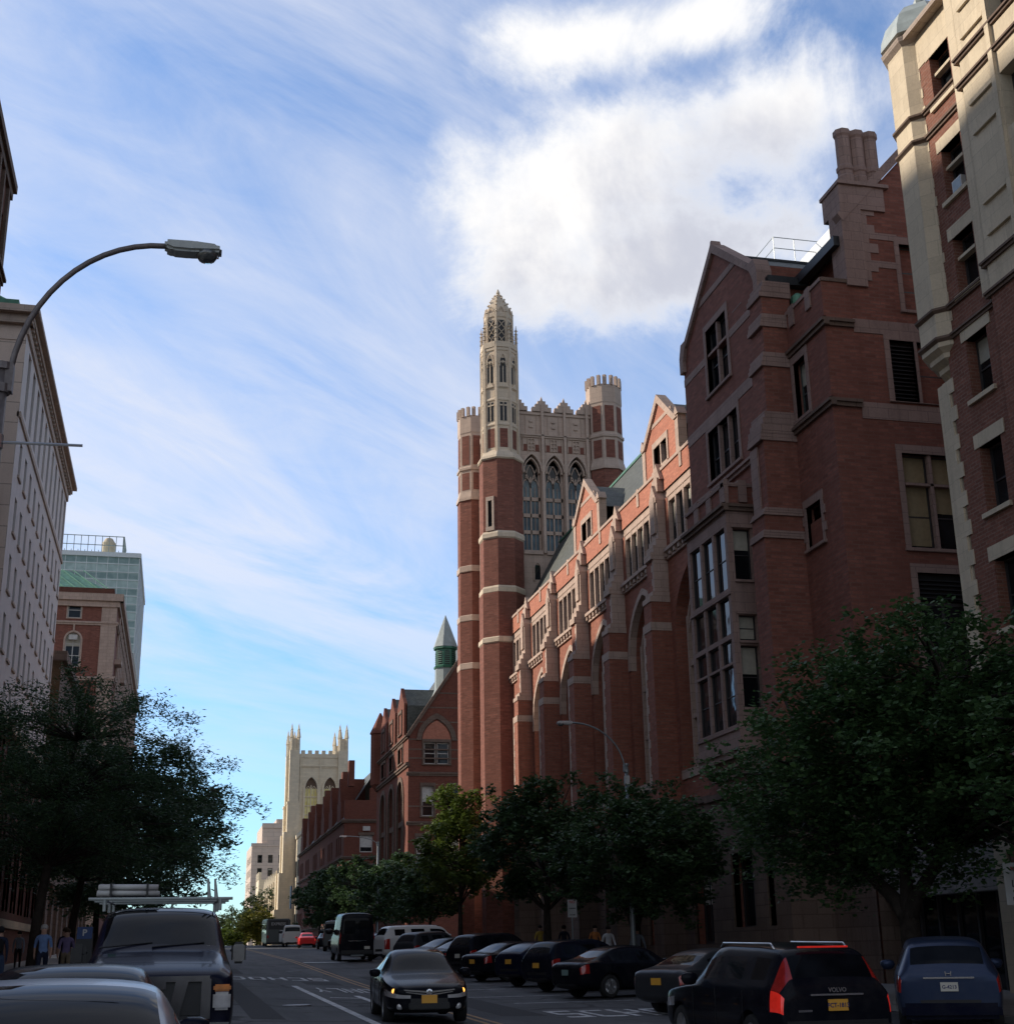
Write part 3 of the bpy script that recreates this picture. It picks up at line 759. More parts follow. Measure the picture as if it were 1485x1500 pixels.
bt = MB(); bt.fn = F
for (z0, z1, p) in [(0, 16.2, .93), (16.5, 17.1, .86), (17.4, 20.1, .66), (21.3, 23.2, .42), (23.75, 24.9, .32), (25.4, 26.2, .3)]: bt.box(45.35, 46.5, z0, z1, -.9, p)
put(bt, 'buttress', 'brick_red', B)
for (z0, z1, p, q) in [(16.2, 16.5, .97, .9), (17.1, 17.4, .9, .72), (20.1, 20.5, .78, .7), (20.5, 21.3, .7, .45), (23.2, 23.8, .5, .34), (24.9, 25.45, .42, .3), (26.2, 26.9, .36, .1)]:
    mb.prism([(0, 0)], 0, 0) if False else None
    n = 3; hh = (z1 - z0) / n
    for i in range(n):
        pp = p + (q - p) * i / n
        mb.box(45.28, 46.57, z0 + i * hh, z0 + (i + 1) * hh - .01, -.95, pp + .03)
mb.box(45.9, 46.55, 17.3, 20.0, -.3, .73)
mb.box(47.9, 48.9, 27.2, 27.25, 0, .01)
# wing trim
mb.fn = FX(22.2)
mb.box(42.2, 45.4, 25.4, 25.55, -.35, .05)
for u in (43.1, 44.6): mb.box(u, u + .42, 24.75, 25.62, -.05, .07)
surround(mb, 44.0, 45.05, 20.85, 23.2, .22, .04); surround(mb, 43.75, 45.0, 15.7, 17.3, .2, .05, toothed=True)
put(mb, 'stone_trim', 'stone_pink_shaded', B)
mb = MB(); mb.fn = FX(22.2); mb.box(43.75, 45.0, 15.7, 16.7, -.3, -.12); put(mb, 'niche_infill', 'brick_red', B)
mb = MB(); mb.fn = FX(22.2); mould(mb, 42.0, 45.5, 23.55, .34, .2); mould(mb, 42.0, 45.5, 20.35, .34, .2)
mb.fn = FY(42.2); mould(mb, 22.25, 23.35, 23.555, .335, .195); mould(mb, 22.25, 23.35, 20.355, .335, .195)
mb.box(22.2, 23.35, 25.4, 25.55, -.1, .05)
put(mb, 'string_course', 'stone_brown', B)
mb = MB(); mb.fn = FY(42.2)
mb.box(23.36, 34, 23.4, 23.95, -.05, .025); mb.box(23.36, 34, 19.95, 20.6, -.05, .025)
surround(mb, 24.75, 27.2, 20.7, 23.2, .22, .03, .02, head=.2); mb.box(25.75, 25.87, 20.7, 23.2, -.25, .03)
surround(mb, 24.75, 27.0, 15.1, 18.7, .22, .03); mb.box(25.82, 25.95, 15.1, 18.7, -.25, -.05); mb.box(24.75, 27, 17.5, 17.6, -.25, -.05)
surround(mb, 24.85, 26.9, 10.8, 14.2, .25, .03); surround(mb, 25.6, 26.9, 24.5, 27.3, .2, .03)
# chimney breast stonework
mb.box(23.25, 25.15, 28.6, 29.6, -1.3, .1); mb.box(23.2, 25.35, 29.6, 29.75, -1.4, .2)
mb.box(23.25, 24.1, 25.3, 28.6, -.9, .1)
quoins(mb, 24.1, 25.6, 28.6, 1, .03, .4, .6, .25)
for z in (26.2, 27.4): mb.box(23.9, 25.55, z, z + .28, -.05, .028)
for a, b in (((28.7, 34.0), (23.3, 28.0)), ((28.7, 34.0), (34.1, 28.0))):
    s = 1 if b[0] > a[0] else -1
    mb.prism([(a[0], a[1] + .5), (b[0] + s * .2, b[1] + .3), (b[0], b[1]), (a[0], a[1])], -.35, .12)
mb.fn = None
for i in range(3):
    mb.lathe((24.0 + i * .57, 42.75, 0), [(.36, 29.75), (.36, 30.3), (.31, 30.4), (.31, 30.55), (.35, 30.6), (.35, 30.75), (.29, 30.85), (.29, 32.1), (.35, 32.2), (.35, 32.4), (.25, 32.45)], 8, 0, math.pi / 8)
put(mb, 'chimney', 'stone_pink_shaded', B)
# oriel bay
mb = MB(); mb.fn = FX(20.25); O0, O1 = 48.1, 52.5
gl = [(z0, z1) for z0, z1 in ((15.0, 17.5), (13.2, 14.7), (12.1, 13.0), (9.7, 12.0))]
cells = [(48.36 + i * 1.36, 48.36 + i * 1.36 + 1.16, a, b) for i in range(3) for a, b in gl]
mb.wall(O0, O1, 9.0, 18.4, cells, .12)
mb.fn = FY(O0)
sc_ = [(20.5, 21.25, 15.3, 17.4), (20.5, 21.25, 12.9, 13.9), (20.5, 21.25, 10.3, 12.7)]
mb.wall(20.25, 21.5, 9.0, 18.4, sc_, .22)
mb.fn = None
mb.face([(20.25, O1, 9), (21.5, O1, 9), (21.5, O1, 18.4), (20.25, O1, 18.4)])
mb.fn = FX(20.25); mb.box(O0 - .06, O1 + .06, 8.75, 9.05, -1.25, .1); mb.box(O0 - .02, O1 + .02, 8.5, 8.75, -1.25, .03)
mb.box(O0 - .02, O1 + .02, 9.5, 9.6, -.1, .06); mb.box(O0 - .03, O1 + .03, 14.72, 14.84, -.1, .05)
mb.fn = FY(O0)
for z in (10.2, 12.78, 15.2): mb.box(20.45, 21.3, z, z + .1, -.1, .09)
for z in (17.42, 13.93): mb.box(20.42, 21.35, z, z + .12, -.1, .08)
mb.fn = None
for k in range(5): mb.box(20.4 + k * .2, 21.5, O0 + .12 + k * .16, O1 - .12 - k * .16, 8.5 - (k + 1) * .3, 8.5 - k * .3)
put(mb, 'oriel_bay', 'stone_pink_shaded', B)
mb = MB(); mb.fn = FX(20.25); mould(mb, O0 - .15, O1 + .15, 18.1, .34, .22); mb.fn = FY(O0); mould(mb, 20.3, 21.5, 18.105, .335, .19)
put(mb, 'oriel_cornice', 'stone_brown', B)
mb = MB(); mb.box(20.3, 21.5, O0 + .05, O1 - .05, 18.44, 19.15); put(mb, 'oriel_parapet', 'brick_red', B)
mb = MB()
for a, b in ((O0 - .03, O0 + .5), (49.6, 50.1), (51.0, 51.5)): mb.box(20.24, 20.42, a, b, 18.4, 19.42)
mb.box(20.22, 21.5, O0 - .02, O0 + .3, 19.15, 19.3); mb.box(20.22, 20.5, O0, O1, 19.15, 19.3); mb.box(20.85, 21.2, O0 - .03, O0 + .3, 18.5, 19.42)
put(mb, 'oriel_coping', 'stone_pink_shaded', B)
for i in range(3):
    for a, b in gl: window(B, FX(20.25), 48.36 + i * 1.36, a, 1.16, b - a, .11, 1, 2 if b - a > 1.5 else 1, 'window_frame_dark', bar=.035, auto=False)
for k, q in enumerate(sc_): window(B, FY(O0), q[0], q[2], .75, q[3] - q[2], .2, 1, 2, 'window_frame_dark', bar=.035, blind=(.4, .9, .45)[k])
window(B, F, 49.6, 24.65, 2.35, 3.05, .2, 2, [.42], 'window_frame_dark', bar=.06, auto=False); window(B, F, 49.1, 20.75, 3.3, 2.3, .2, 3, [.45], 'window_frame_dark', bar=.06, auto=False)
window(B, FX(22.2), 44.0, 20.85, 1.05, 2.35, .28, 1, [.45], 'window_frame_green')
window(B, FY(42.2), 24.75, 15.1, 1.08, 3.6, .28, 1, [.35, .68], 'window_frame_dark', blind=.95, blindmat='blind_yellow'); window(B, FY(42.2), 25.95, 15.1, 1.05, 3.6, .28, 1, [.35, .68], 'window_frame_dark', blind=.6, blindmat='blind_yellow')
window(B, FY(42.2), 25.87, 20.7, 1.33, 2.5, .28, 1, [.5]); window(B, FY(42.2), 25.6, 24.5, 1.3, 2.8, .28, 1, [.33, .62], 'window_frame_green')
window(B, FY(42.2), 24.85, 10.8, 2.05, 2.4, .28, 2, [.5], bar=.1, auto=False); window(B, FY(42.2), 24.9, 6.5, 2.1, 2.5, .28, 2, [.5])
window(B, F, 47.2, 2.4, 2, 2.8, .3, 2, [.6]); window(B, F, 50.4, 2.4, 2.2, 2.8, .3, 2, [.6])
for (x0, x1, z0, z1) in ((24.75, 25.75, 20.7, 23.2), (24.85, 26.9, 13.25, 14.2)):
    mb = MB(); mb.fn = FY(42.2); mb.box(x0, x1, z0, z1, -.3, -.26)
    z = z0 + .05
    while z < z1 - .1: mb.prism([(0, 0)] * 0 or [(x0, z), (x1, z), (x1, z + .03), (x0, z + .03)], -.26, -.1); z += .16
    put(mb, 'louver', 'louver_dark', B)
# roofs
mb = MB(); rz = 30.75
mb.face([(21.7, G0 - .1, 27.2), (28, G0 - .1, 27.2), (28, GP, rz), (21.7, GP, rz)]); mb.face([(21.7, G1 + .1, 27.2), (28, G1 + .1, 27.2), (28, GP, rz), (21.7, GP, rz)])
mb.face([(23.25, 42.35, 27.5), (23.25, 60, 27.5), (28.7, 60, 33.6), (28.7, 42.35, 33.6)]); mb.face([(34.1, 42.35, 27.5), (34.1, 60, 27.5), (28.7, 60, 33.6), (28.7, 42.35, 33.6)])
put(mb, 'roof', 'slate', B)
mb = MB()
mb.box(23.0, 23.35, 42.4, 46.0, 27.1, 27.5); mb.box(21.7, 23.4, 45.6, 45.95, 27.0, 27.35); mb.box(21.7, 28.6, GP - .08, GP + .08, rz - .03, rz + .08); mb.box(28.6, 28.8, 42.6, 60, 33.55, 33.7)
put(mb, 'gutter', 'gutter_dark', B)
mb = MB(); mb.lathe((22.9, 45.6, 0), [(.12, 25.5), (.14, 25.8), (.26, 25.95), (.3, 26.2), (.3, 26.4), (.22, 26.5), (.1, 26.6)], 14); put(mb, 'roof_vent', 'copper_green', B)
mb = MB(); mb.box(29.2, 33, 53.9, 57.5, 32.6, 35.0); put(mb, 'penthouse', 'white_metal', B)
mb = MB()
for u in (55.8, 59.5): mb.tube([(27, u, 31.8), (27, u, 35.2)], .022, 5)
for x in (28.1, 29.4, 30.8): mb.tube([(x, 55.8, 32.5), (x, 55.8, 35.2)], .022, 5)
for z in (35.2, 34.6): mb.tube([(27, 59.5, z), (27, 55.8, z), (32, 55.8, z)], .022, 5)
put(mb, 'roof_railing', 'steel_grey', B)

# ================================================================== arcaded block
B = thing('college_hall', 'long sunlit red brick college hall with tall pointed arches, buttresses and two gabled dormers', 'building', (22, 72, 0))
BC = [60.2 + 6.75 * k for k in range(5)]; F = FX(22); E0, E1 = 54.8, 92.2
bays = [(BC[k] + .6, BC[k + 1] - .6) for k in range(4)] + [(BC[4] + .6, 92.2)]; bays = [(54.8, BC[0] - .6)] + bays
mb = MB(); mb.fn = F; holes = []; ar = []
for a, b in bays:
    x0, x1 = a + .35, b - .45
    if b - a < 4.6 and a > 60: x0, x1 = a + .5, a + 2.6
    if a == 54.8: x0, x1 = 54.0, b - .45
    ar.append((x0, x1)); holes.append((max(x0, 54.8), x1, 8.9, 18.7))
    holes.append((a + .3, b - .3, 19.85, 22.45))
    holes.append((a + 1.2, min(b - 1.2, a + 3.8), 1.8, 5.4))
mb.wall(E0, E1, 0, 22.45, holes, .6)
for x0, x1 in ar: mb.arch(x0, x1, 16.0, 18.65, 18.7, 0, .62, pointed=1.0)
mb.fn = None

mb.face([(22, E1, 0), (30, E1, 0), (30, E1, 24), (22, E1, 24)]); mb.face([(22.01, E0, 24), (22.4, E0, 24), (22.4, E1, 24), (22.01, E1, 24)]); mb.face([(22.4, E0, 23), (22.4, E1, 23), (22.4, E1, 24), (22.4, E0, 24)])
put(mb, 'wall', 'brick_orange_shaded', B)
mb = MB(); mb.fn = FX(22); mb.wall(E0, E1, 22.9, 24.0, [], .2); put(mb, 'parapet', 'brick_orange', B)
mb = MB(); mb.face([(22.61, E0, 8.8), (22.61, E1, 8.8), (22.61, E1, 18.9), (22.61, E0, 18.9)]); put(mb, 'arch_recess', 'stone_brown', B)  # back of the arches coloured dark to deepen the recess shade
mb = MB(); mb.fn = F
mb.box(E0, E1, 24.0, 24.16, -.45, .06)
mb.box(E0, E1, 22.45, 22.9, -.3, -.08)
for a, b in bays:
    # window frame of stone lights, bracketed sill
    n = 5 if b - a > 5 else 4
    for i in range(n + 1):
        u = a + .3 + (b - a - .6) * i / n; mb.box(u - .09, u + .09, 19.85, 22.45, -.3, -.02)
    mb.box(a + .3, b - .3, 22.2, 22.45, -.4, -.03)
    mb.box(a + .05, b - .05, 19.68, 19.85, -.4, .28); mb.box(a + .05, b - .05, 19.35, 19.45, -.1, .12)
    k = a + .2
    while k < b - .2: mb.box(k, k + .22, 19.45, 19.68, -.1, .22); k += .62
    # crenel-like parapet stones
    mb.box((a + b) / 2 - .15, (a + b) / 2 + .15, 23.3, 24.25, -.1, .05)
for x0, x1 in ar:
    if x0 > 54.5: mb.archband(x0, x1, 16.0, 18.65, .28, -.3, .06, legs=15.2)
    # tracery wall in the recess
    c = (x0 + x1) / 2; hw = (x1 - x0) / 2
    mb.box(max(x0, 54.81), x1, 8.9, 9.3, -.9, .06); 
    q = [(max(x0, 54.81), 8.7), (x1, 8.7), (x1, 9.0), (max(x0, 54.81), 9.0)]
    mb.face([(max(x0, 54.81), 9.31, -.6), (x1, 9.31, -.6), (x1, 9.31, .05), (max(x0, 54.81), 9.31, .05)])
    mb.box(c - hw * .8, c + hw * .8, 14.0, 14.3, -.61, -.42); mb.box(c - hw * .8, c + hw * .8, 11.6, 11.8, -.61, -.42)
    for k in (-.8, -.27, .27, .8): mb.box(c + hw * k - .1, c + hw * k + .1, 9.3, 16.4, -.61, -.4)
    mb.archband(c - hw * .8, c, 15.2, 16.5, .12, -.61, -.42); mb.archband(c, c + hw * .8, 15.2, 16.5, .12, -.61, -.42); mb.archband(c - hw * .8, c + hw * .8, 15.6, 18.0, .16, -.61, -.42)
put(mb, 'stone_trim', 'stone_pink', B)
for c in BC:
    mb = MB(); mb.fn = F; mb.box(c - .58, c + .58, 0, 15.9, -.1, 1.0); mb.box(c - .54, c + .54, 16.3, 17.3, -.1, .95); mb.box(c - .5, c + .5, 17.8, 19.4, -.1, .72)
    bo = put(mb, 'buttress', 'brick_orange_shaded', B)
    mb = MB(); mb.fn = F
    pb = MB(); pb.fn = F; pb.box(c - .68, c + .68, 0, 7.6, .1, 1.14); pb.box(c - .74, c + .74, 7.6, 7.85, .1, 1.22); at(pb.build('plinth', 'stone_brown'), B)
    mb.box(c - .6, c + .6, 15.9, 16.3, -.1, 1.03); mb.box(c - .57, c + .57, 17.3, 17.55, -.1, 1.0); mb.box(c - .55, c + .55, 17.55, 17.8, -.1, .85)
    quoins(mb, c + .595, 8.5, 15.9, -1, 1.02, .4, .3, .16); quoins(mb, c - .515, 17.82, 19.38, 1, .74, .33, .35, .2)
    for i, (z, p) in enumerate(((19.4, .85), (19.75, .7), (20.1, .55))): mb.box(c - .52, c + .52, z, z + .35, -.1, p)
    mb.box(c - .48, c + .48, 20.45, 22.3, -.1, .4); mb.box(c - .3, c + .3, 20.8, 22.6, .38, .5)
    mb.prism([(c - .48, 22.3), (c + .48, 22.3), (c + .48, 22.5), (c, 23.3), (c - .48, 22.5)], -.1, .46)
    mb.box(c - .4, c + .4, 22.9, 23.6, -.1, .3); mb.prism([(c - .55, 23.5), (c + .55, 23.5), (c, 24.45)], -.1, .2)
    at(mb.build('coping', 'stone_pink'), B)
fr = 'window_frame_dark'
for a, b in bays:
    n = 5 if b - a > 5 else 4; w = (b - a - .6) / n
    for i in range(n): window(B, F, a + .3 + w * i + .1, 19.87, w - .2, 2.3, .2, 1, [.5], fr, bar=.05)
    window(B, F, a + 1.2, 1.8, min(b - 1.2, a + 3.8) - a - 1.2, 3.6, .35, 3, [.7], fr, bar=.1)
for x0, x1 in ar:
    c = (x0 + x1) / 2; hw = (x1 - x0) / 2
    for k in (-.8, -.27, .27):
        for z0, z1 in ((9.4, 11.55), (11.85, 13.9), (14.35, 15.6)):
            u = c + hw * k + .1; wd = hw * .53 - .2
            if u > 54.8: window(B, F, u, z0, wd, z1 - z0, .58, 1, 1, fr, 'glass_dark', .04)
# dormers
def dormer(c, z0=24.0, zk=26.3, zp=27.95, hw=2.55, X=22.32):
    d = MB(); d.fn = FX(X)
    d.wall(c - hw, c + hw, z0, 25.9, [(c - .95, c + .95, 24.55, 25.75)], .3)
    d.prism([(c - hw, 25.9), (c + hw, 25.9), (c + hw - .25, 26.3), (c, zp), (c - hw + .25, 26.3)], -.3, 0)
    w = at(d.build('dormer', 'brick_orange'), B)
    d = MB(); d.fn = FX(X)
    for s in (-1, 1):
        d.prism([(c + s * (hw + .12), 26.15), (c, zp + .45), (c, zp), (c + s * (hw - .35), 26.15)], -.4, .12)
        d.box(*sorted((c + s * (hw + .14), c + s * (hw - .3))), 24.0, 26.3, -.4, .05)
        d.prism([(c + s * (hw + .3), 26.3), (c + s * (hw - .35), 26.3), (c + s * hw, 26.75)], -.4, .1)
    surround(d, c - .95, c + .95, 24.55, 25.75, .2, .05); d.box(c - .07, c + .07, 24.55, 25.75, -.2, .02); d.box(c - 1.75, c + 1.75, 27.0 - .1, 27.2 - .1, -.05, .03)
    s_ = d.build('coping', 'stone_pink'); s_.parent = w
    d = MB(); k = X + .1
    for s in (-1, 1): d.face([(k, c + s * hw, 25.9), (k + 4.2, c + s * hw, 25.9), (k + 4.2, c, zp), (k, c, zp)])
    s_ = d.build('dormer_roof', 'slate'); s_.parent = w
    for s in (-1, 0):
        window(B, FX(X), c + s * .88 + (.07 if s == 0 else -.0), 24.57, .8, 1.15, .2, 1, 1, fr)
dormer(60.7); dormer(73.9)
mb = MB(); mb.fn = FX(21.86)
bw_ = [(a + 1.2, min(b - 1.2, a + 3.8), 1.8, 5.4) for a, b in bays]
mb.wall(E0, E1, 0, 7.6, bw_, .2); mb.box(E0, E1, 7.6, 7.85, -.14, .12); mb.box(E0, E1, .0, 1.0, -.1, .12)
for a, b in bays: mb.box(a + .9, min(b - .9, a + 4.1), 5.4, 5.8, -.1, .1)
put(mb, 'stone_base', 'stone_brown', B)
mb = MB(); mb.face([(22.7, E0, 24.1), (22.7, 93, 24.1), (26, 93, 30.2), (26, E0, 30.2)]); mb.face([(31, E0, 24.1), (31, 93, 24.1), (26, 93, 30.2), (26, E0, 30.2)])
put(mb, 'roof', 'slate', B)
mb = MB(); mb.box(22.42, 22.72, E0, 93, 23.95, 24.2); mb.box(25.9, 26.1, E0, 93, 30.15, 30.3); put(mb, 'gutter', 'copper_dark', B)

# ================================================================== gothic tower
B = thing('bell_tower', 'tall gothic brick and stone tower with a crocketed corner lantern', 'tower', (22, 98, 0))
TB = 93.75
mb = MB(); mb.fn = FY(TB)
arc = [(23.42, 24.88), (25.18, 26.64), (26.94, 28.4)]
mb.wall(22.4, 29.8, 15, 38.6, [(a, b, 29.7, 37.3) for a, b in arc], .55)
for a, b in arc: mb.arch(a, b, 35.9, 37.25, 37.3, 0, .55)
mb.wall(22.4, 29.8, 38.6, 40.75, [], .3)
mb.fn = None
mb.face([(22.0, TB, 0), (22.0, 103.2, 0), (22.0, 103.2, 41), (22.0, TB, 41)]); mb.face([(22, 103.2, 0), (31, 103.2, 0), (31, 103.2, 41), (22, 103.2, 41)]); mb.face([(31, TB, 0), (31, 103.2, 0), (31, 103.2, 41), (31, TB, 41)])
mb.face([(22, TB, 40.2), (31, TB, 40.2), (31, 103.2, 40.2), (22, 103.2, 40.2)])
mb.fn = FY(TB)
mould(mb, 22.4, 29.6, 38.6, .3, .2); mb.box(22.4, 29.6, 40.45, 40.6, -.1, .1)
for x in (23.15, 25.03, 26.79, 28.55): mb.box(x - .1, x + .1, 29.5, 41.3, -.05, .2)
for a, b in arc:
    mb.archband(a, b, 35.9, 37.25, .16, -.1, .14); mb.archband(a + .16, b - .16, 35.8, 36.95, .1, -.4, -.06)
    mb.box(a, b, 29.4, 29.7, -.5, .12)
    c = (a + b) / 2
    # blind panels, central tracery panel and shields
    for u in (a + .05, c - .28, c + .22, b - .11): mb.box(u, u + .06, 37.5, 38.55, -.05, .1)
    for v in (37.55, 37.85, 38.15, 38.45): mb.box(c - .25, c + .25, v, v + .05, -.05, .09)
    mb.box(c - .03, c + .03, 37.5, 38.5, -.05, .1)
    for v in (39.3, 39.75): mb.prism([(c - .14, v + .1), (c + .14, v + .1), (c + .14, v + .25), (c - .14, v + .25)], 0, .1)
    for u in (c - .45, c + .42): mb.box(u, u + .05, 38.95, 40.4, -.05, .07)
    # stepped battlement
    mb.box(c - .95, c - .36, 40.75, 41.0, -.3, .1); mb.box(c + .36, c + .95, 40.75, 41.0, -.3, .1)
for x in (23.15, 25.03, 26.79, 28.55):
    mb.box(x - .75, x + .75, 40.75, 41.1, -.3, .12); mb.box(x - .5, x + .5, 41.1, 41.35, -.3, .12); mb.box(x - .3, x + .3, 41.35, 41.6, -.3, .12)
    mb.prism([(x - .12, 41.6), (x + .12, 41.6), (x, 42.0)], -.2, .05)
put(mb, 'wall', 'stone_tower', B)
mb = MB(); mb.fn = FY(TB)
for a, b in arc:
    c = (a + b) / 2; mb.box(a + .12, c - .32, 37.5, 38.05, -.05, .03); mb.box(c + .32, b - .12, 37.5, 38.05, -.05, .03)
put(mb, 'brick_panel', 'brick_red', B)
for a, b in arc:
    mb = MB(); mb.fn = FY(TB); c = (a + b) / 2; w0, w1 = -.52, -.42
    mb.box(c - .05, c + .05, 29.7, 35.6, w0, w1); 
    for v in (31.1, 32.4, 33.7): mb.box(a, b, v, v + .28, w0, w1)
    mb.box(a, a + .14, 29.7, 36, w0, w1); mb.box(b - .14, b, 29.7, 36, w0, w1)
    mb.archband(a + .15, c, 34.7, 35.5, .06, w0, w1); mb.archband(c, b - .15, 34.7, 35.5, .06, w0, w1)
    mb.archband(c - .35, c + .35, 35.3, 36.5, .07, w0, w1)
    for s in (-1, 1): mb.prism([(c + s * .05, 35.3), (c + s * .12, 35.3), (c + s * .55, 36.3), (c + s * .48, 36.3)], w0, w1)
    for s in (-.33, .33): mb.box(c + s - .02, c + s + .02, 29.7, 34.8, w0, w1 - .04)
    fo = put(mb, 'window', 'stone_tower', B)
    g = MB(); g.fn = FY(TB); g.box(a + .02, b - .02, 29.7, 35.3, -.54, -.53); gp = g.build('pane', 'glass_blue'); gp.parent = fo
    g = MB(); g.fn = FY(TB); g.prism([(a + .02, 35.3), (b - .02, 35.3), (c + .4, 36.6), (c - .4, 36.6)], -.56, -.54); gp = g.build('pane', 'glass_dark'); gp.parent = fo
mb = MB(); mb.fn = FY(TB); mb.box(24.2, 24.65, 27.5, 28.6, -.1, .01); put(mb, 'slit_window', 'glass_dark', B)
mb = MB(); mb.fn = FY(TB); mb.archband(24.2, 24.65, 28.4, 28.75, .12, -.1, .08, legs=27.4); put(mb, 'slit_frame', 'stone_tower', B)
def corner_turret(cx, cy, top, r, parent, brick0=0):
    m = MB(); octa(m, cx, cy, [(r + .1, 0), (r + .1, 26.1), (r + .05, 26.3), (r + .05, 36.2)])
    t = at(m.build('corner_turret', 'brick_red'), parent)
    m = MB()
    octa(m, cx, cy, [(r + .16, 36.15), (r + .16, 36.35), (r, 36.9), (r, 38.7), (r + .1, 38.75), (r + .1, 38.95), (r - .02, 39.05), (r - .02, top - 2.3), (r + .02, top - 2.2), (r + .02, top - .75)])
    for k in range(8):
        a0 = math.pi / 8 + k * math.pi / 4
        for f in (-.5, .5):
            aa = k * math.pi / 4 + f * .42
            x, y = cx + (r - .1) * math.cos(aa), cy + (r - .1) * math.sin(aa); m.lathe((x, y, 0), [(.17, top - .8), (.17, top)], 4)
    for z in (22.4, 26.2, 30.2): octa(m, cx, cy, [(r + .12, z), (r + .14, z + .05), (r + .14, z + .45), (r + .1, z + .5)])
    q = m.build('stone_cap', 'stone_tower'); q.parent = t
    m = MB()
    for k in range(8):
        aa = k * math.pi / 4; n = Vector((math.cos(aa), math.sin(aa), 0)); tt = Vector((-math.sin(aa), math.cos(aa), 0)); ap = r * math.cos(math.pi / 8) + .012
        for (z0, z1) in ((37.05, 38.5), (39.2, top - 2.5), (top - 2.0, top - .9)):
            hw = r * .26; c0 = Vector((cx, cy, 0)) + n * ap
            m.face([tuple(c0 - tt * hw + Vector((0, 0, z0))), tuple(c0 + tt * hw + Vector((0, 0, z0))), tuple(c0 + tt * hw + Vector((0, 0, z1))), tuple(c0 - tt * hw + Vector((0, 0, z1)))])
    q = m.build('brick_panel', 'brick_red'); q.parent = t
    return t
corner_turret(30.1, 94.0, 43.8, 1.36, B); corner_turret(21.75, 103.2, 44.2, 1.36, B); corner_turret(30.1, 103.2, 43.8, 1.36, B)
# the tall lantern turret on the near street corner
cx, cy = 21.75, 93.7
mb = MB(); octa(mb, cx, cy, [(1.72, 0), (1.72, 26.0), (1.62, 26.4), (1.62, 36.3)]); T = put(mb, 'lantern_turret', 'brick_red', B)
mb = MB()
for z in (22.35, 26.0, 30.1): octa(mb, cx, cy, [(1.7 if z < 26 else 1.62, z), (1.8 if z < 26 else 1.72, z + .1), (1.8 if z < 26 else 1.72, z + .4), (1.6, z + .6)])
octa(mb, cx, cy, [(1.68, 36.2), (1.78, 36.3), (1.72, 36.5), (1.35, 37.0), (1.35, 45.0), (1.42, 45.05), (1.42, 45.25), (1.2, 45.3)])
octa(mb, cx, cy, [(1.05, 45.25), (1.05, 47.9), (1.12, 48.0), (1.12, 48.3), (1.02, 48.4), (.92, 48.9), (.6, 49.6), (.25, 50.1), (.1, 50.25), (.16, 50.4), (.04, 50.75)])
for k in range(8):
    aa = math.pi / 8 + k * math.pi / 4; ca, sa = math.cos(aa), math.sin(aa)
    x, y = cx + 1.35 * ca, cy + 1.35 * sa
    mb.lathe((x, y, 0), [(.15, 36.7), (.14, 45.2), (.11, 45.6), (.1, 46.6), (.02, 47.5)], 4)
    for z in (46.0, 46.35, 46.7, 47.0): mb.lathe((x, y, 0), [(.05, z), (.17, z + .06), (.05, z + .14)], 4)
    x, y = cx + 1.06 * ca, cy + 1.06 * sa
    mb.lathe((x, y, 0), [(.1, 45.3), (.1, 48.3), (.03, 48.8)], 4); mb.lathe((x, y, 0), [(.04, 48.3), (.14, 48.4), (.05, 48.55)], 4)
    for (rr, z) in ((.95, 48.95), (.74, 49.35), (.5, 49.75), (.28, 50.05)): mb.lathe((cx + rr * ca, cy + rr * sa, 0), [(.03, z), (.1, z + .06), (.03, z + .16)], 4)
for z in (38.9, 40.9, 41.9): octa(mb, cx, cy, [(1.35, z), (1.42, z + .06), (1.42, z + .16), (1.36, z + .26)])
q = mb.build('stone_lantern', 'stone_pale'); q.parent = T
# openings, tracery and brick panels on its eight sides
bp = MB(); dk = MB(); tr = MB()
for k in range(8):
    aa = k * math.pi / 4; n = Vector((math.cos(aa), math.sin(aa), 0)); tt = Vector((-math.sin(aa), math.cos(aa), 0))
    def fn(u, v, w, r=1.35, n=n, tt=tt): 
        p = Vector((cx, cy, 0)) + n * (r * math.cos(math.pi / 8) + w) + tt * u; return (p.x, p.y, v)
    bp.fn = fn; bp.box(-.3, .3, 37.2, 38.7, 0, .012)
    dk.fn = fn; dk.box(-.24, .24, 42.4, 44.4, 0, .012); dk.box(-.26, .26, 39.3, 40.8, 0, .01)
    dk.fn = lambda u, v, w, fn=fn: fn(u, v, w, 1.05); dk.box(-.27, .27, 45.6, 47.7, 0, .012)
    tr.fn = fn; tr.box(-.035, .035, 42.4, 44.2, 0, .06); tr.archband(-.24, 0, 43.7, 44.1, .05, 0, .06, n=4); tr.archband(0, .24, 43.7, 44.1, .05, 0, .06, n=4); tr.archband(-.26, .26, 43.9, 44.7, .08, 0, .08, n=5)
    tr.box(-.03, .03, 39.3, 40.8, 0, .05); tr.box(-.3, .3, 40.5, 40.6, 0, .05); tr.prism([(-.34, 42.0), (.34, 42.0), (0, 42.45)], 0, .12)
    tr.box(-.5, .5, 45.3, 45.75, .0, .1)
    tr.fn = dk.fn
    for s in (-1, 1):
        for z in (45.75, 46.4, 47.05): tr.prism([(-.27 * s, z), (-.21 * s, z), (.27 * s, z + .6), (.21 * s, z + .6)], 0.01, .05)
    tr.archband(-.3, .3, 47.9, 48.8, .07, 0, .08, n=4)
bp.build('brick_panel', 'brick_red').parent = T; dk.build('opening', 'louver_dark').parent = T; tr.build('tracery', 'stone_pale').parent = T
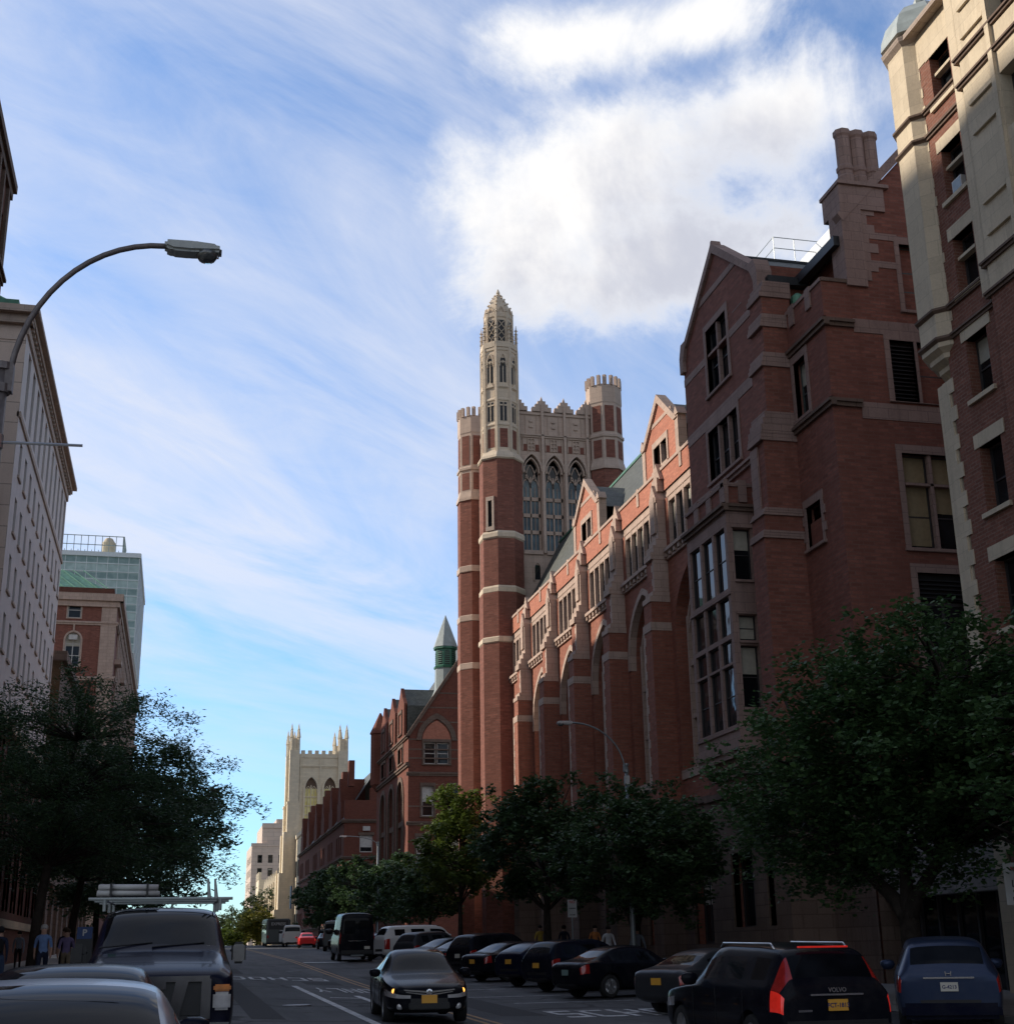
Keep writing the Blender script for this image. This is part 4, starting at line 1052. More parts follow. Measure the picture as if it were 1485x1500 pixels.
# slit window in the lantern turret, facing back along the street
aa = math.pi * 1.25; n = Vector((math.cos(aa), math.sin(aa), 0)); tt = Vector((-n.y, n.x, 0))
mb = MB(); mb.fn = lambda u, v, w: tuple(Vector((cx, cy, v)) + n * (1.62 * math.cos(math.pi / 8) + w) + tt * u)
mb.box(-.17, .17, 31.0, 33.0, 0, .02, 1); mb.box(-.34, -.17, 30.85, 33.2, 0, .08); mb.box(.17, .34, 30.85, 33.2, 0, .08); mb.box(-.34, .34, 33.0, 33.3, 0, .09); mb.box(-.36, .36, 30.7, 31.0, 0, .1)
mb.build('slit_window', ['stone_tower', 'glass_dark']).parent = T
# street side of the tower: recessed slits between the turrets
mb = MB(); mb.fn = FX(22.0)
for u in (95.8, 97.1, 98.4, 99.7, 101.0): mb.box(u, u + .35, 6, 36, -.05, .25)
mb.box(95.6, 101.5, 26, 26.5, -.05, .3); mb.box(95.6, 101.5, 38.6, 38.9, -.05, .2); mb.box(95.6, 101.5, 40.75, 41.2, -.3, .12)
for u in (96.2, 98.2, 100.2): mb.box(u, u + .9, 41.2, 41.7, -.3, .12)
put(mb, 'pilaster', 'stone_tower', B)

# ================================================================== dark red building beyond the tower
B = thing('school_building', 'dark red brick building with round arches and green louvred cupola behind the tower', 'building', (22, 150, 0))
Y0, Y1 = 138, 161; F = FX(22)
mb = MB(); mb.fn = F
dc = [143.0, 149.3, 155.6]; hl = []
for c in dc: hl += [(c - 2.1, c + 2.1, 10.9, 18.7), (c - 1.6, c - .3, 20.4, 22.0), (c + .3, c + 1.6, 20.4, 22.0), (c - 1.5, c + 1.5, 5, 8.5)]
mb.wall(Y0, Y1, 0, 22.6, hl, .5)
for c in dc: mb.arch(c - 2.1, c + 2.1, 16.4, 18.6, 18.7, 0, .5, pointed=0)
for c in dc: mb.prism([(c - 2.3, 22.6), (c + 2.3, 22.6), (c + 2.3, 26.4), (c + 1.2, 27.2), (c, 28.4), (c - 1.2, 27.2), (c - 2.3, 26.4)], -.3, .05)
mb.fn = FY(Y0)
gw = [(23.6, 26.2, 19.8, 22.0), (23.4, 24.6, 14.6, 17.6), (26.2, 27.4, 14.8, 17.6), (22.9, 24.1, 9.4, 12.6), (26, 27.2, 9.4, 12.6), (23.4, 24.6, 5, 7.5)]
mb.wall(22, 42, 0, 22.6, gw, .3)
mb.face([(22, 22.6, 0), (42, 22.6, 0), (32, 37.5, 0)])
mb.fn = None; mb.face([(22, Y1, 0), (42, Y1, 0), (42, Y1, 22.6), (32, Y1, 37), (22, Y1, 22.6)])
put(mb, 'wall', 'brick_dark', B)
mb = MB(); mb.fn = F
mould(mb, Y0 - .2, Y1 + .2, 19.5, .5, .3); mould(mb, Y0 - .2, Y1 + .2, 10.0, .5, .35); mould(mb, Y0, Y1, 22.4, .4, .3)
for c in dc: mb.archband(c - 2.1, c + 2.1, 16.4, 18.6, .4, -.1, .12, pointed=0, legs=10.9); surround(mb, c - 1.6, c + 1.6, 20.4, 22.0, .25, .08); surround(mb, c - 1, c + 1, 23.4, 25.6, .25, .16)
for c in dc: mb.box(c - .12, c + .12, 10.9, 18.2, -.45, -.1); mb.box(c - 2.1, c + 2.1, 14.0, 14.5, -.45, -.1)
mb.fn = FY(Y0)
mould(mb, 21.8, 42, 18.6, .4, .2); mould(mb, 21.8, 42, 9.0 - .4, .5, .3); mould(mb, 21.8, 42, 13.7, .4, .18)
mb.archband(23.3, 26.5, 22.2, 24.4, .5, -.1, .14, pointed=1); surround(mb, 23.6, 26.2, 19.8, 22.0, .2, .08); mb.box(24.85, 24.95, 19.8, 22, -.2, .02)
for q in gw[1:]: surround(mb, *q, .2, .08)
for z in (15.5, 20.3, 21.2, 22.2, 24.0, 25.5, 27): mb.box(22 + max(0, (z - 22.6) / 1.49), 30, z, z + .14, -.05, .03)
mb.prism([(21.7, 22.6), (32, 37.9), (32, 37.4), (22.1, 22.6)], -.3, .2)
put(mb, 'stone_trim', 'stone_brown', B)
mb = MB(); mb.fn = FY(Y0); mb.prism(arch_pts(23.4, 26.4, 22.2, 24.2), 0, .05); put(mb, 'tympanum', 'brick_orange', B)
for i, q in enumerate(gw):
    if i == 0:
        for u in (23.6, 24.95): window(B, FY(Y0), u, 19.8, 1.25, 2.2, .25, 1, 2, 'window_frame_white', bar=.09)
    else: window(B, FY(Y0), q[0], q[2], q[1] - q[0], q[3] - q[2], .25, 1, 2, 'window_frame_white', bar=.09, blind=.5 if i == 1 else 0, blindmat='window_frame_white')
for c in dc:
    for s in (-2.0, .1):
        for z0, z1 in ((11, 14), (14.5, 17.0)): window(B, F, c + s, z0, 1.9, z1 - z0, .4, 2, 2, 'window_frame_dark', bar=.08)
    window(B, F, c - 1.6, 20.4, 1.3, 1.6, .3, 1, 2); window(B, F, c + .3, 20.4, 1.3, 1.6, .3, 1, 2); window(B, F, c - 1.5, 5, 3, 3.5, .4, 3, 2)
    window(B, FX(21.93), c - 1, 23.4, 2, 2.2, .02, 2, 2)
mb = MB()
for s, x in ((1, 22.1), (-1, 41.9)): mb.face([(x, Y0 + .3, 22.7), (x, Y1, 22.7), (32, Y1, 37.4), (32, Y0 + .3, 37.4)])
for c in dc:
    for s in (-1, 1): mb.face([(22.2, c + s * 2.3, 26.2), (27, c + s * 2.3, 26.2), (27, c, 28.3), (22.2, c, 28.3)]); mb.face([(22.2, c + s * 2.3, 22.6), (25, c + s * 2.3, 26.2), (22.2, c + s * 2.3, 26.2)])
put(mb, 'roof', 'slate', B)
mb = MB(); mb.lathe((22.2, 160.3, 0), [(.5, 19.5), (1.1, 20.2), (1.1, 26), (1.25, 26.1), (.1, 28.6)], 8); put(mb, 'corner_oriel', 'brick_dark', B)
# cupola
C = MB(); ccx, ccy = 26.5, 141.5; CZ = -1.3
C.lathe((ccx, ccy, CZ), [(2.2, 27), (1.2, 29.4), (1.15, 31.6)], 8, 0, math.pi / 8); cu = put(C, 'cupola', 'lead_grey', B)
C = MB(); C.lathe((ccx, ccy, CZ), [(1.25, 31.6), (1.3, 31.8), (1.1, 31.9), (1.1, 33.6), (1.3, 33.7), (1.3, 33.9)], 8, 0, math.pi / 8); C.build('lantern', 'copper_dark').parent = cu
C = MB(); C.lathe((ccx, ccy, CZ), [(1.35, 33.9), (.6, 36.0), (.1, 37.3), (.03, 37.5)], 8, 0, math.pi / 8); C.build('spire', 'lead_grey').parent = cu
C = MB()
for k in range(8):
    aa = k * math.pi / 4; n = Vector((math.cos(aa), math.sin(aa), 0)); tt = Vector((-n.y, n.x, 0))
    C.fn = lambda u, v, w: tuple(Vector((ccx, ccy, v + CZ)) + n * (1.1 * math.cos(math.pi / 8) + w) + tt * u)
    C.box(-.26, .26, 32.0, 33.4, 0, .02)
    for z in range(6): C.box(-.26, .26, 32.1 + z * .22, 32.16 + z * .22, .02, .08, 1)
C.build('louver', ['louver_dark', 'copper_green']).parent = cu

# ================================================================== second red building
B = thing('seminar_building', 'long dark red brick building with stepped gables and slate roof farther down the street', 'building', (22, 220, 0))
Y0, Y1 = 194, 268
mb = MB(); mb.fn = F; cs = [200.5, 212, 224, 236, 250, 262]; hl = []
for c in cs:
    for z in (6, 10.4, 14.8): hl += [(c - 3.2, c - 1.8, z, z + 2.6), (c - .7, c + .7, z, z + 2.6), (c + 1.8, c + 3.2, z, z + 2.6)]
mb.wall(Y0, Y1, 0, 19.2, hl, .4)
for c in cs: mb.prism([(c - 2.4, 19.2), (c + 2.4, 19.2), (c + 2.4, 22.2), (c + 1.5, 22.2), (c + 1.5, 24), (c + .7, 24), (c + .7, 25.6), (c - .7, 25.6), (c - .7, 24), (c - 1.5, 24), (c - 1.5, 22.2), (c - 2.4, 22.2)], -3.5, .05)
mb.fn = FY(Y0); mb.wall(22, 44, 0, 19.2, [(24.2, 26.0, 14.9, 17.2), (24.2, 26, 10.4, 13), (24.2, 26, 6, 8.6), (28, 29.6, 14.9, 17.2)], .3)
mb.prism([(22, 19.2), (44, 19.2), (44, 22), (33, 30), (28, 26.5), (28, 25.3), (25.5, 23.6), (25.5, 22), (22, 22)], -.5, 0)
mb.fn = None; mb.face([(22, Y1, 0), (44, Y1, 0), (44, Y1, 22), (33, Y1, 28), (22, Y1, 19)])
put(mb, 'wall', 'brick_dark', B)
mb = MB(); mb.fn = F; mould(mb, Y0, Y1, 18.9, .5, .4); mould(mb, Y0, Y1, 14.0, .4, .3); mould(mb, Y0, Y1, 5.2, .5, .3); mb.fn = FY(Y0); mould(mb, 21.6, 44, 18.9, .5, .4); mould(mb, 21.6, 44, 14.0, .4, .3)
mb.prism([(33, 30.5), (27.7, 26.9), (27.7, 26.4), (33, 30)], -.6, .2)
mb.box(24, 26.2, 17.2, 17.6, 0, .1); mb.box(24, 26.2, 13, 13.4, 0, .1)
put(mb, 'stone_trim', 'stone_brown', B)
mb = MB(); mb.face([(21.9, Y0 + .5, 19.3), (21.9, Y1, 19.3), (27, Y1, 27.2), (27, Y0 + .5, 27.2)]); mb.face([(27, Y0 + .5, 27.2), (27, Y1, 27.2), (44, Y1, 27.5), (44, Y0 + .5, 27.5)]); put(mb, 'roof', 'slate', B)
mb = MB(); 
for u in (206, 231, 256): mb.box(23, 24.4, u, u + 1.8, 22, 27.4)
mb.box(22.6, 23.4, 194.6, 196, 24, 27.6); put(mb, 'chimney', 'brick_dark', B)
for c in cs:
    for z in (6, 10.4, 14.8):
        for s in (-3.2, -.7, 1.8): window(B, F, c + s, z, 1.4, 2.6, .3, 1, 2, 'window_frame_dark', bar=.1)
window(B, FY(Y0), 24.2, 14.9, 1.8, 2.3, .2, 1, 2, 'window_frame_white', bar=.1, blind=.7, blindmat='window_frame_white'); window(B, FY(Y0), 24.2, 10.4, 1.8, 2.6, .2, 1, 2, 'window_frame_white', bar=.1, blind=.5, blindmat='window_frame_white'); window(B, FY(Y0), 24.2, 6, 1.8, 2.6, .2, 1, 2); window(B, FY(Y0), 28, 14.9, 1.6, 2.3, .2, 1, 2)
mb = MB(); mb.fn = FY(Y0); mb.box(24.6, 25.6, 17.6 + .2, 18.4, 0, .3); put(mb, 'air_conditioner', 'window_frame_white', B)
mb = MB(); mb.box(20.2, 20.4, 262, 264, 9.5, 13.5); 
b = mb.build('street_banner', 'sign_blue'); tag(b, 'blue banner hanging in front of the far red brick facade', 'banner')

# ================================================================== seminary tower
B = thing('seminary_tower', 'cream stone gothic tower with paired pinnacles and two tall yellow windows', 'tower', (25, 290, 0))
TY = 285
mb = MB(); mb.fn = FY(TY); wn = [(24.2, 26.7, 26.5, 36.2), (28.0, 30.5, 26.5, 36.2)]
mb.wall(21.5, 32.2, 0, 40, wn, .6)
for a, b, c, d in wn: mb.arch(a, b, 33.8, 36.1, 36.2, 0, .6); mb.archband(a, b, 33.8, 36.1, .35, -.1, .25, legs=26)
for u in (23.2, 27.2, 31.4): mb.box(u - .15, u + .15, 20, 40, -.1, .25)
mould(mb, 22, 32, 38, .5, .3); mb.box(22, 32, 40, 40.8, -.5, .15)
for i in range(6): mb.box(23.2 + i * 1.4, 24.0 + i * 1.4, 40.8, 41.5, -.5, .15)
mb.fn = None
mb.face([(21.5, TY, 0), (21.5, 296, 0), (21.5, 296, 40), (21.5, TY, 40)]); mb.face([(32.2, TY, 0), (32.2, 296, 0), (32.2, 296, 40), (32.2, TY, 40)]); mb.face([(21.5, TY, 39.9), (32.2, TY, 39.9), (32.2, 296, 39.9), (21.5, 296, 39.9)])
for (x, y) in ((21.9, 285.4), (31.8, 285.4), (21.9, 295.6), (31.8, 295.6)):
    mb.box(x - 1.2, x + 1.2, y - 1.2, y + 1.2, 0, 31); mb.box(x - 1.0, x + 1.0, y - 1.0, y + 1.0, 31, 41.5)
    mb.box(x - 1.3, x + 1.3, y - 1.3, y + 1.3, 30.6, 31.1)
    for dx in (-.7, .7):
        for dy in (-.7, .7):
            mb.lathe((x + dx, y + dy, 0), [(.32, 41.5), (.3, 44), (.42, 44.1), (.1, 46.3), (.02, 47)], 4)
            for z in (44.4, 45.0, 45.6): mb.lathe((x + dx, y + dy, 0), [(.1, z), (.32, z + .15), (.08, z + .3)], 4)
    mb.box(x - .5, x + .5, y - .5, y + .5, 41.5, 44)
for k, (z, p) in enumerate(((25, .8), (17, 1.5), (10, 2.2))): mb.box(21.5 - p - .6, 22.5 - k * .1, 284.1 - k * .1, 287 + k * .1, 0, z); mb.box(21.5 - p - .5, 22.5 - k * .1, 293 - k * .1, 295 + k * .1, 0, z)
put(mb, 'wall', 'stone_seminary', B)
for a, b, c, d in wn:
    mb = MB(); mb.fn = FY(TY); cc = (a + b) / 2
    mb.box(cc - .09, cc + .09, 26.5, 34.5, -.6, -.35); 
    for v in (28.4, 30.2, 32): mb.box(a, b, v, v + .22, -.6, -.38)
    for u in (-.62, .62): mb.box(cc + u - .05, cc + u + .05, 26.5, 34, -.6, -.4)
    mb.archband(a + .1, cc, 33, 34.2, .1, -.6, -.4); mb.archband(cc, b - .1, 33, 34.2, .1, -.6, -.4)
    w = put(mb, 'window', 'stone_seminary', B)
    g = MB(); g.fn = FY(TY); g.box(a, b, 26.5, 33.8, -.62, -.61); g.build('pane', 'glass_yellow').parent = w
    g = MB(); g.fn = FY(TY); g.prism(arch_pts(a, b, 33.8, 36.1), -.64, -.62); g.build('pane', 'stone_brown').parent = w
# long lower seminary ranges beyond and before the tower
B = thing('seminary_range', 'low cream stone wing with stepped buttresses at the foot of the far tower', 'building', (22, 330, 0))
mb = MB(); mb.box(20.2, 34, 296, 372, 0, 14)
for i in range(12):
    y = 298 + i * 6.2; mb.box(19.3, 20.3, y, y + 1.2, 0, 12.5 + (i % 3) * 1.2); mb.box(19.6, 20.3, y + .1, y + 1.1, 12.5, 16.2); mb.lathe((19.9, y + .6, 0), [(.45, 16.2), (.05, 18.4)], 4)
mb.box(18.6, 30, 340, 352, 0, 18.5)
for i in range(3): mb.box(18.5, 19.2, 340 + i * 4.4, 341.6 + i * 4.4, 18.5, 20.2)
put(mb, 'wall', 'stone_seminary', B)
for i in range(11): window(B, FX(20.2), 299.6 + i * 6.2, 6, 3.2, 6.5, -.02, 3, 3, 'stone_seminary', bar=.3)
B = thing('seminary_low_block', 'pale stone block between the red brick range and the gothic tower', 'building', (24, 276, 0))
mb = MB(); mb.box(22.6, 34, 268.3, 284.8, 0, 24); mb.box(22.4, 34, 268.2, 284.9, 23.4, 24.2); mb.prism([(0, 0), (1, 0), (1, 1)], 0, .01) if False else None
put(mb, 'wall', 'stone_seminary', B)
for i in range(3):
    for z in (6, 11, 16): window(B, FX(22.6), 270 + i * 5, z, 2, 3, -.02, 2, 2, 'window_frame_dark')

B = thing('beige_apartment_block', 'plain beige apartment block with stepped top at the end of the street', 'building', (26, 410, 0))
mb = MB(); mb.fn = FY(400); hl = [(21.3 + i * 2.9, 22.6 + i * 2.9, 8 + k * 3.6, 10.2 + k * 3.6) for i in range(4) for k in range(6)]
mb.wall(19.6, 34, 0, 31, hl, .3); mb.fn = FX(19.6); mb.wall(400, 430, 0, 31, [(402 + i * 3, 403.4 + i * 3, 8 + k * 3.6, 10.2 + k * 3.6) for i in range(8) for k in range(6)], .3)
mb.fn = None; mb.face([(19.6, 400, 31), (34, 400, 31), (34, 430, 31), (19.6, 430, 31)]); mb.box(22.4, 34, 401, 429, 31, 36.6); mb.box(26.3, 30, 401.5, 420, 36.6, 38.2)
mb.box(19.4, 34, 399.8, 400, 30.5, 31.4); mb.box(22.3, 34, 400.8, 401, 35.6, 37)
put(mb, 'wall', 'limestone_ashlar', B)
for i in range(4):
    for k in range(6): window(B, FY(400), 21.3 + i * 2.9, 8 + k * 3.6, 1.3, 2.2, .25, 1, 2, 'window_frame_dark', bar=.12)
# ================================================================== left side of the street
# near brown brick building (only its far top edge is in the picture)
B = thing('brick_apartment_block', 'brown brick apartment block with projecting cornice at the upper left edge', 'building', (-12, 40, 0))
F = FXL(-9.3)
mb = MB(); mb.fn = F; hl = [(u, u + 1.2, z, z + 2) for u in (46.5, 50.2, 53.9, 56.9) for z in [10.5 + 3.5 * k for k in range(7)]]
mb.wall(20, 59.2, 0, 36, hl, .3); mb.fn = None; mb.box(-30, -9.32, 20, 59.2, 0, 36, 0, 'r')
put(mb, 'wall', 'brick_brown', B)
mb = MB(); mb.fn = F; mb.box(20, 59.4, 35.4, 35.8, -.3, .3); mb.box(20, 59.3, 35.0, 35.4, -.3, .15); mould(mb, 20, 59.3, 30.6, .4, .25); mould(mb, 20, 59.3, 13.2, .5, .4)
for u in (46.5, 50.2, 53.9, 56.9): mb.box(u - .35, u - .05, 31, 35, 0, .14); mb.box(u + 1.25, u + 1.55, 31, 35, 0, .14)
quoins(mb, 59.22, 13.6, 35, -1, .06, .5, .9, .6)
put(mb, 'stone_trim', 'stone_brown', B)
for h in hl: window(B, F, h[0], h[2], 1.2, 2, .28, 1, 2)

# pale tall building with green roof
B = thing('stone_faced_building', 'tall pale stone building with deep cornice, narrow windows and green copper roof', 'building', (-14, 86, 0))
F = FXL(-9.6); Y0, Y1 = 71.6, 101.2
cols = [73.4 + 2.62 * i for i in range(11)]; rows = [13.8 + 3.15 * k for k in range(5)]
hl = [(u, u + 1.0, z, z + 1.95) for u in cols for z in rows] + [(u, u + 1.15, 29.9, 33.6) for u in cols]
mb = MB(); mb.fn = F; mb.wall(Y0, Y1, 12.6, 35, hl, .45); mb.fn = None
mb.face([(-9.6, Y1, 0), (-34, Y1, 0), (-34, Y1, 35), (-9.6, Y1, 35)])
put(mb, 'wall', 'facing_pale', B)
mb = MB(); mb.fn = FY(Y0); mb.wall(-34, -9.6, 0, 35, [], .2); mb.box(-11.6, -9.6, 33.5, 33.8, 0, .05)
put(mb, 'end_wall', 'limestone_ashlar', B)
mb = MB(); mb.fn = F; mb.box(Y0 - .5, Y1 + .6, 34.95, 35.2, -.5, .62); mb.box(Y0 - .3, Y1 + .35, 34.6, 34.95, -.5, .34)
mb.box(Y0, Y1, 29.1, 29.4, -.1, .1); mb.box(Y0, Y1, 33.9, 34.4, -.1, .12)
for u in cols: mb.box(u - .1, u + 1.1, rows[0] - 3, rows[0] - 3, 0, 0) if False else None
for h in hl[:55]: mb.box(h[0] - .12, h[1] + .12, h[2] - .14, h[2], -.1, .1)
u = Y0
while u < Y1: mb.box(u, u + .3, 34.4, 34.6, 0, .26); u += .75
mb.fn = FY(Y0); mb.box(-34, -9.0, 34.9, 35.3, -.5, .75); mb.box(-34, -9.3, 34.4, 34.9, -.5, .35)
put(mb, 'cornice', 'stone_cornice', B)
mb = MB(); mb.face([(-10.6, Y0 + .8, 36.0), (-10.6, Y1 - 1, 36.0), (-15.5, Y1 - 5, 40.2), (-15.5, Y0 + 5.5, 40.2)]); mb.face([(-10.6, Y0 + .8, 36.0), (-30, Y0 + .8, 36.0), (-26, Y0 + 5.5, 40.2), (-15.5, Y0 + 5.5, 40.2)]); mb.face([(-15.5, Y0 + 5.5, 40.2), (-26, Y0 + 5.5, 40.2), (-26, Y1 - 5, 40.2), (-15.5, Y1 - 5, 40.2)])
for i in range(20): # standing seams
    t = i / 19; x = -10.6 - 19.4 * t; x2 = -15.5 - 10.5 * t; mb.tube([(x, Y0 + .8, 36.05), (x2, Y0 + 5.5, 40.25)], .06, 4)
rf = put(mb, 'roof', 'copper_green', B)
mb = MB(); mb.box(-30, -10.2, Y0 + .2, Y1 - .8, 35.3, 36.0); put(mb, 'parapet', 'copper_dark', B)
for h in hl[:55]: window(B, F, h[0], h[2], 1.0, 1.95, .42, 1, 2)
for u in cols: window(B, F, u, 29.9, 1.15, 3.7, .42, 1, 3)
# brick base with a sloping stone cornice
B = thing('podium_building', 'dark red brick podium with white stone strips and sloping grey cornice', 'building', (-9, 80, 0))
F = FXL(-8.7); hl = [(u, u + 1.3, z, z + 2.6) for u in (62, 65.6, 69.4, 73, 76.8, 80.4, 84.2, 88, 92, 96) for z in (4.6, 8.6)]
mb = MB(); mb.fn = F; mb.wall(59.3, 99.8, 0, 12.3, hl, .35); mb.fn = None; mb.face([(-8.7, 99.8, 0), (-20, 99.8, 0), (-20, 99.8, 12.3), (-8.7, 99.8, 12.3)]); mb.face([(-8.7, 59.3, 0), (-20, 59.3, 0), (-20, 59.3, 12.3), (-8.7, 59.3, 12.3)])
put(mb, 'wall', 'brick_brown', B)
mb = MB(); mb.fn = F; mb.box(59.2, 100, 12.3, 12.7, -.8, .4); mb.face([(59.2, 12.7, .4), (100, 12.7, .4), (100, 13.9, -.6), (59.2, 13.9, -.6)])
for h in hl: mb.box(h[0] - .25, h[0], 4, 11.9, 0, .08); mb.box(h[1], h[1] + .25, 4, 11.9, 0, .08)
mb.box(59.3, 99.8, 3.2, 3.6, -.1, .15)
put(mb, 'stone_trim', 'stone_cream', B)
for h in hl: window(B, F, h[0], h[2], 1.3, 2.6, .3, 2, 2)
B = thing('stone_hall', 'brown stone building, raised in height to shade the street opposite, behind the pedestrians and locust trees', 'building', (-9, 110, 0))
hs = [(u, u + 1.6, z, z + 2.6) for u in range(104, 148, 5) for z in (3.2, 7.6, 12, 16.4)]
mb = MB(); mb.fn = FXL(-9.0); mb.wall(101.3, 150, 0, 22, hs, .5); mb.box(101.3, 150.2, 22, 22.7, -.6, .35)  # height raised so it shades the street level across the road
for u in range(102, 150, 5): mb.box(u, u + 1, 0, 6.6, 0, .25)
mb.box(101.3, 150, 6.7, 7.1, 0, .3)
mb.fn = None; mb.face([(-22, 101.3, 22.4), (-9, 101.3, 22.4), (-9, 150, 22.4), (-22, 150, 22.4)]); mb.face([(-22, 150, 0), (-9, 150, 0), (-9, 150, 22), (-22, 150, 22)])
put(mb, 'wall', 'stone_brown', B)
for q in hs: window(B, FXL(-9), q[0], q[2], 1.6, 2.6, .42, 1, 2)

# brick building with green mansard
B = thing('mansard_building', 'red brick building with stone pilasters and green copper mansard roof', 'building', (-12, 200, 0))
Y0, Y1 = 170, 252; F = FXL(-9.1)
mb = MB(); mb.fn = F; us = [173 + 4.1 * i for i in range(19)]; zs = [6 + 4.05 * k for k in range(9)]
hl = [(u, u + 1.6, z, z + 2.3) for u in us for z in zs]
mb.wall(Y0, Y1, 0, 43.2, hl, .3)
mb.fn = FY(Y0); eh = [(-14.9, -13.3, 41.05, 43.1), (-14.9, -13.1, 35.0, 39.3), (-14.9, -13.3, 30.5, 32.6), (-14.9, -13.3, 26.2, 28.3), (-14.9, -13.3, 22, 24.1), (-14.9, -13.3, 17.8, 19.9), (-20, -18.4, 41.05, 43.1), (-20, -18.2, 35, 39.3)]
mb.wall(-30, -9.1, 0, 43.2, eh, .3); mb.arch(-14.9, -13.1, 38.3, 39.25, 39.3, 0, .3, pointed=0); mb.arch(-20, -18.2, 38.3, 39.25, 39.3, 0, .3, pointed=0)
mb.fn = None; mb.face([(-9.1, Y1, 0), (-30, Y1, 0), (-30, Y1, 43), (-9.1, Y1, 43)])
put(mb, 'wall', 'brick_red', B)
mb = MB(); mb.fn = F
mb.box(Y0 - .5, Y1, 43.2, 44.1, -.5, .7); mb.box(Y0 - .2, Y1, 42.5, 43.2, -.1, .3); mould(mb, Y0, Y1, 40.2, .5, .3); mould(mb, Y0, Y1, 33.6, .5, .3)
for u in us: mb.box(u + 2.3, u + 3.2, 10, 42.5, -.05, .22)
for u in us[::3]: mb.box(u - .4, u + 2.0, 36, 36.6, 0, .8)
mb.fn = FY(Y0); mb.box(-30, -8.4, 43.2, 44.1, -.5, .6); mb.box(-30, -8.8, 42.5, 43.2, -.1, .3); mould(mb, -30, -8.9, 40.2, .5, .25); mould(mb, -30, -8.9, 33.4, .5, .25)
mb.box(-10.9, -9.1, 5, 42.5, -.05, .12); mb.box(-14.1, -13.9, 39.3, 40.2, 0, .2); surround(mb, -14.9, -13.3, 41.05, 43.1, .12, .06, head=.1); mb.archband(-14.9, -13.1, 38.3, 39.25, .2, -.1, .08, pointed=0, legs=35)
mb.fn = None
put(mb, 'stone_trim', 'stone_pink', B)
mb = MB(); mb.box(-30, -9.6, Y0 + .4, Y1 - .4, 44.1, 45); put(mb, 'parapet', 'brick_brown', B)
mb = MB(); mb.face([(-9.9, Y0 + .6, 44.6), (-9.9, Y1, 44.6), (-16, Y1, 48.6), (-16, Y0 + 6, 48.6)]); mb.face([(-9.9, Y0 + .6, 44.6), (-30, Y0 + .6, 44.6), (-30, Y0 + 6, 48.6), (-16, Y0 + 6, 48.6)]); mb.face([(-16, Y0 + 6, 48.6), (-30, Y0 + 6, 48.6), (-30, Y1, 48.6), (-16, Y1, 48.6)])
for i in range(14):
    x = -9.9 - i * 1.3; mb.tube([(x, Y0 + .6, 44.65), (x - 4, Y0 + 6, 48.65)], .07, 4)
put(mb, 'roof', 'copper_green', B)
for q in eh: window(B, FY(Y0), q[0], q[2], q[1] - q[0], q[3] - q[2], .25, 1 if q[3] - q[2] < 3 else 2, 2 if q[3] - q[2] < 3 else 3, 'window_frame_white', bar=.1)
for h in hl[9 * 0:90]: window(B, F, h[0], h[2], 1.6, 2.3, .25, 1, 2, 'window_frame_white', bar=.1)
mb = MB(); mb.fn = FY(Y0); mb.box(-14.5, -13.5, 38.3, 38.9, 0, .3); put(mb, 'air_conditioner', 'window_frame_white', B)

# glass building behind
B = thing('glass_office_tower', 'pale green glass curtain wall tower with rooftop screen and tank', 'building', (-18, 275, 0))
GY = 262
mb = MB(); mb.box(-34, -10.6, GY, 300, 56, 74.6); put(mb, 'curtain_wall', 'glass_curtain', B)
mb = MB(); mb.box(-34, -10.8, GY + .3, 300, 0, 56); put(mb, 'wall', 'white_metal', B)
mb = MB(); mb.fn = FY(GY)
for z in [56 + 1.55 * k for k in range(13)]: mb.box(-34, -10.5, z, z + .14, 0, .1)
for x in [-34 + 1.95 * k for k in range(13)]: mb.box(x, x + .1, 56, 74.6, 0, .08)
mb.box(-34, -10.4, 74.5, 75.4, -.3, .3); mb.fn = FXL(-10.6)
for z in [56 + 1.55 * k for k in range(13)]: mb.box(GY, 300, z, z + .14, 0, .1)
for y in [GY + 2 * k for k in range(20)]: mb.box(y, y + .12, 56, 74.6, 0, .08)
mb.box(GY, 300, 74.5, 75.4, 0, .3)
put(mb, 'mullion', 'white_metal', B)
mb = MB(); mb.fn = FY(GY)
for z in [57.6 + 3.1 * k for k in range(6)]: mb.box(-33.9, -10.7, z + .3, z + 1.3, 0, .02)
put(mb, 'dark_band', 'glass_curtain_dark', B)
mb = MB()
for x in [-27 + 1.3 * k for k in range(11)]: mb.box(x, x + .12, GY + 2, GY + 2.12, 75.4, 79.2); mb.box(x, x + .12, GY + 12, GY + 12.12, 75.4, 79.2)
for z in (75.6, 77.3, 79.1): mb.box(-27, -13.8, GY + 2, GY + 2.12, z, z + .14); mb.box(-13.9, -13.7, GY + 2, GY + 12, z, z + .14)
for y in range(6): mb.box(-13.9, -13.78, GY + 2 + 2 * y, GY + 2.12 + 2 * y, 75.4, 79.2)
put(mb, 'roof_screen', 'lead_grey', B)
mb = MB(); mb.lathe((-16.9, GY + 7, 0), [(1.3, 75.4), (1.3, 79.2), (1.2, 79.3), (.7, 80.1), (.2, 80.3)], 16); put(mb, 'water_tank', 'stone_cream', B)

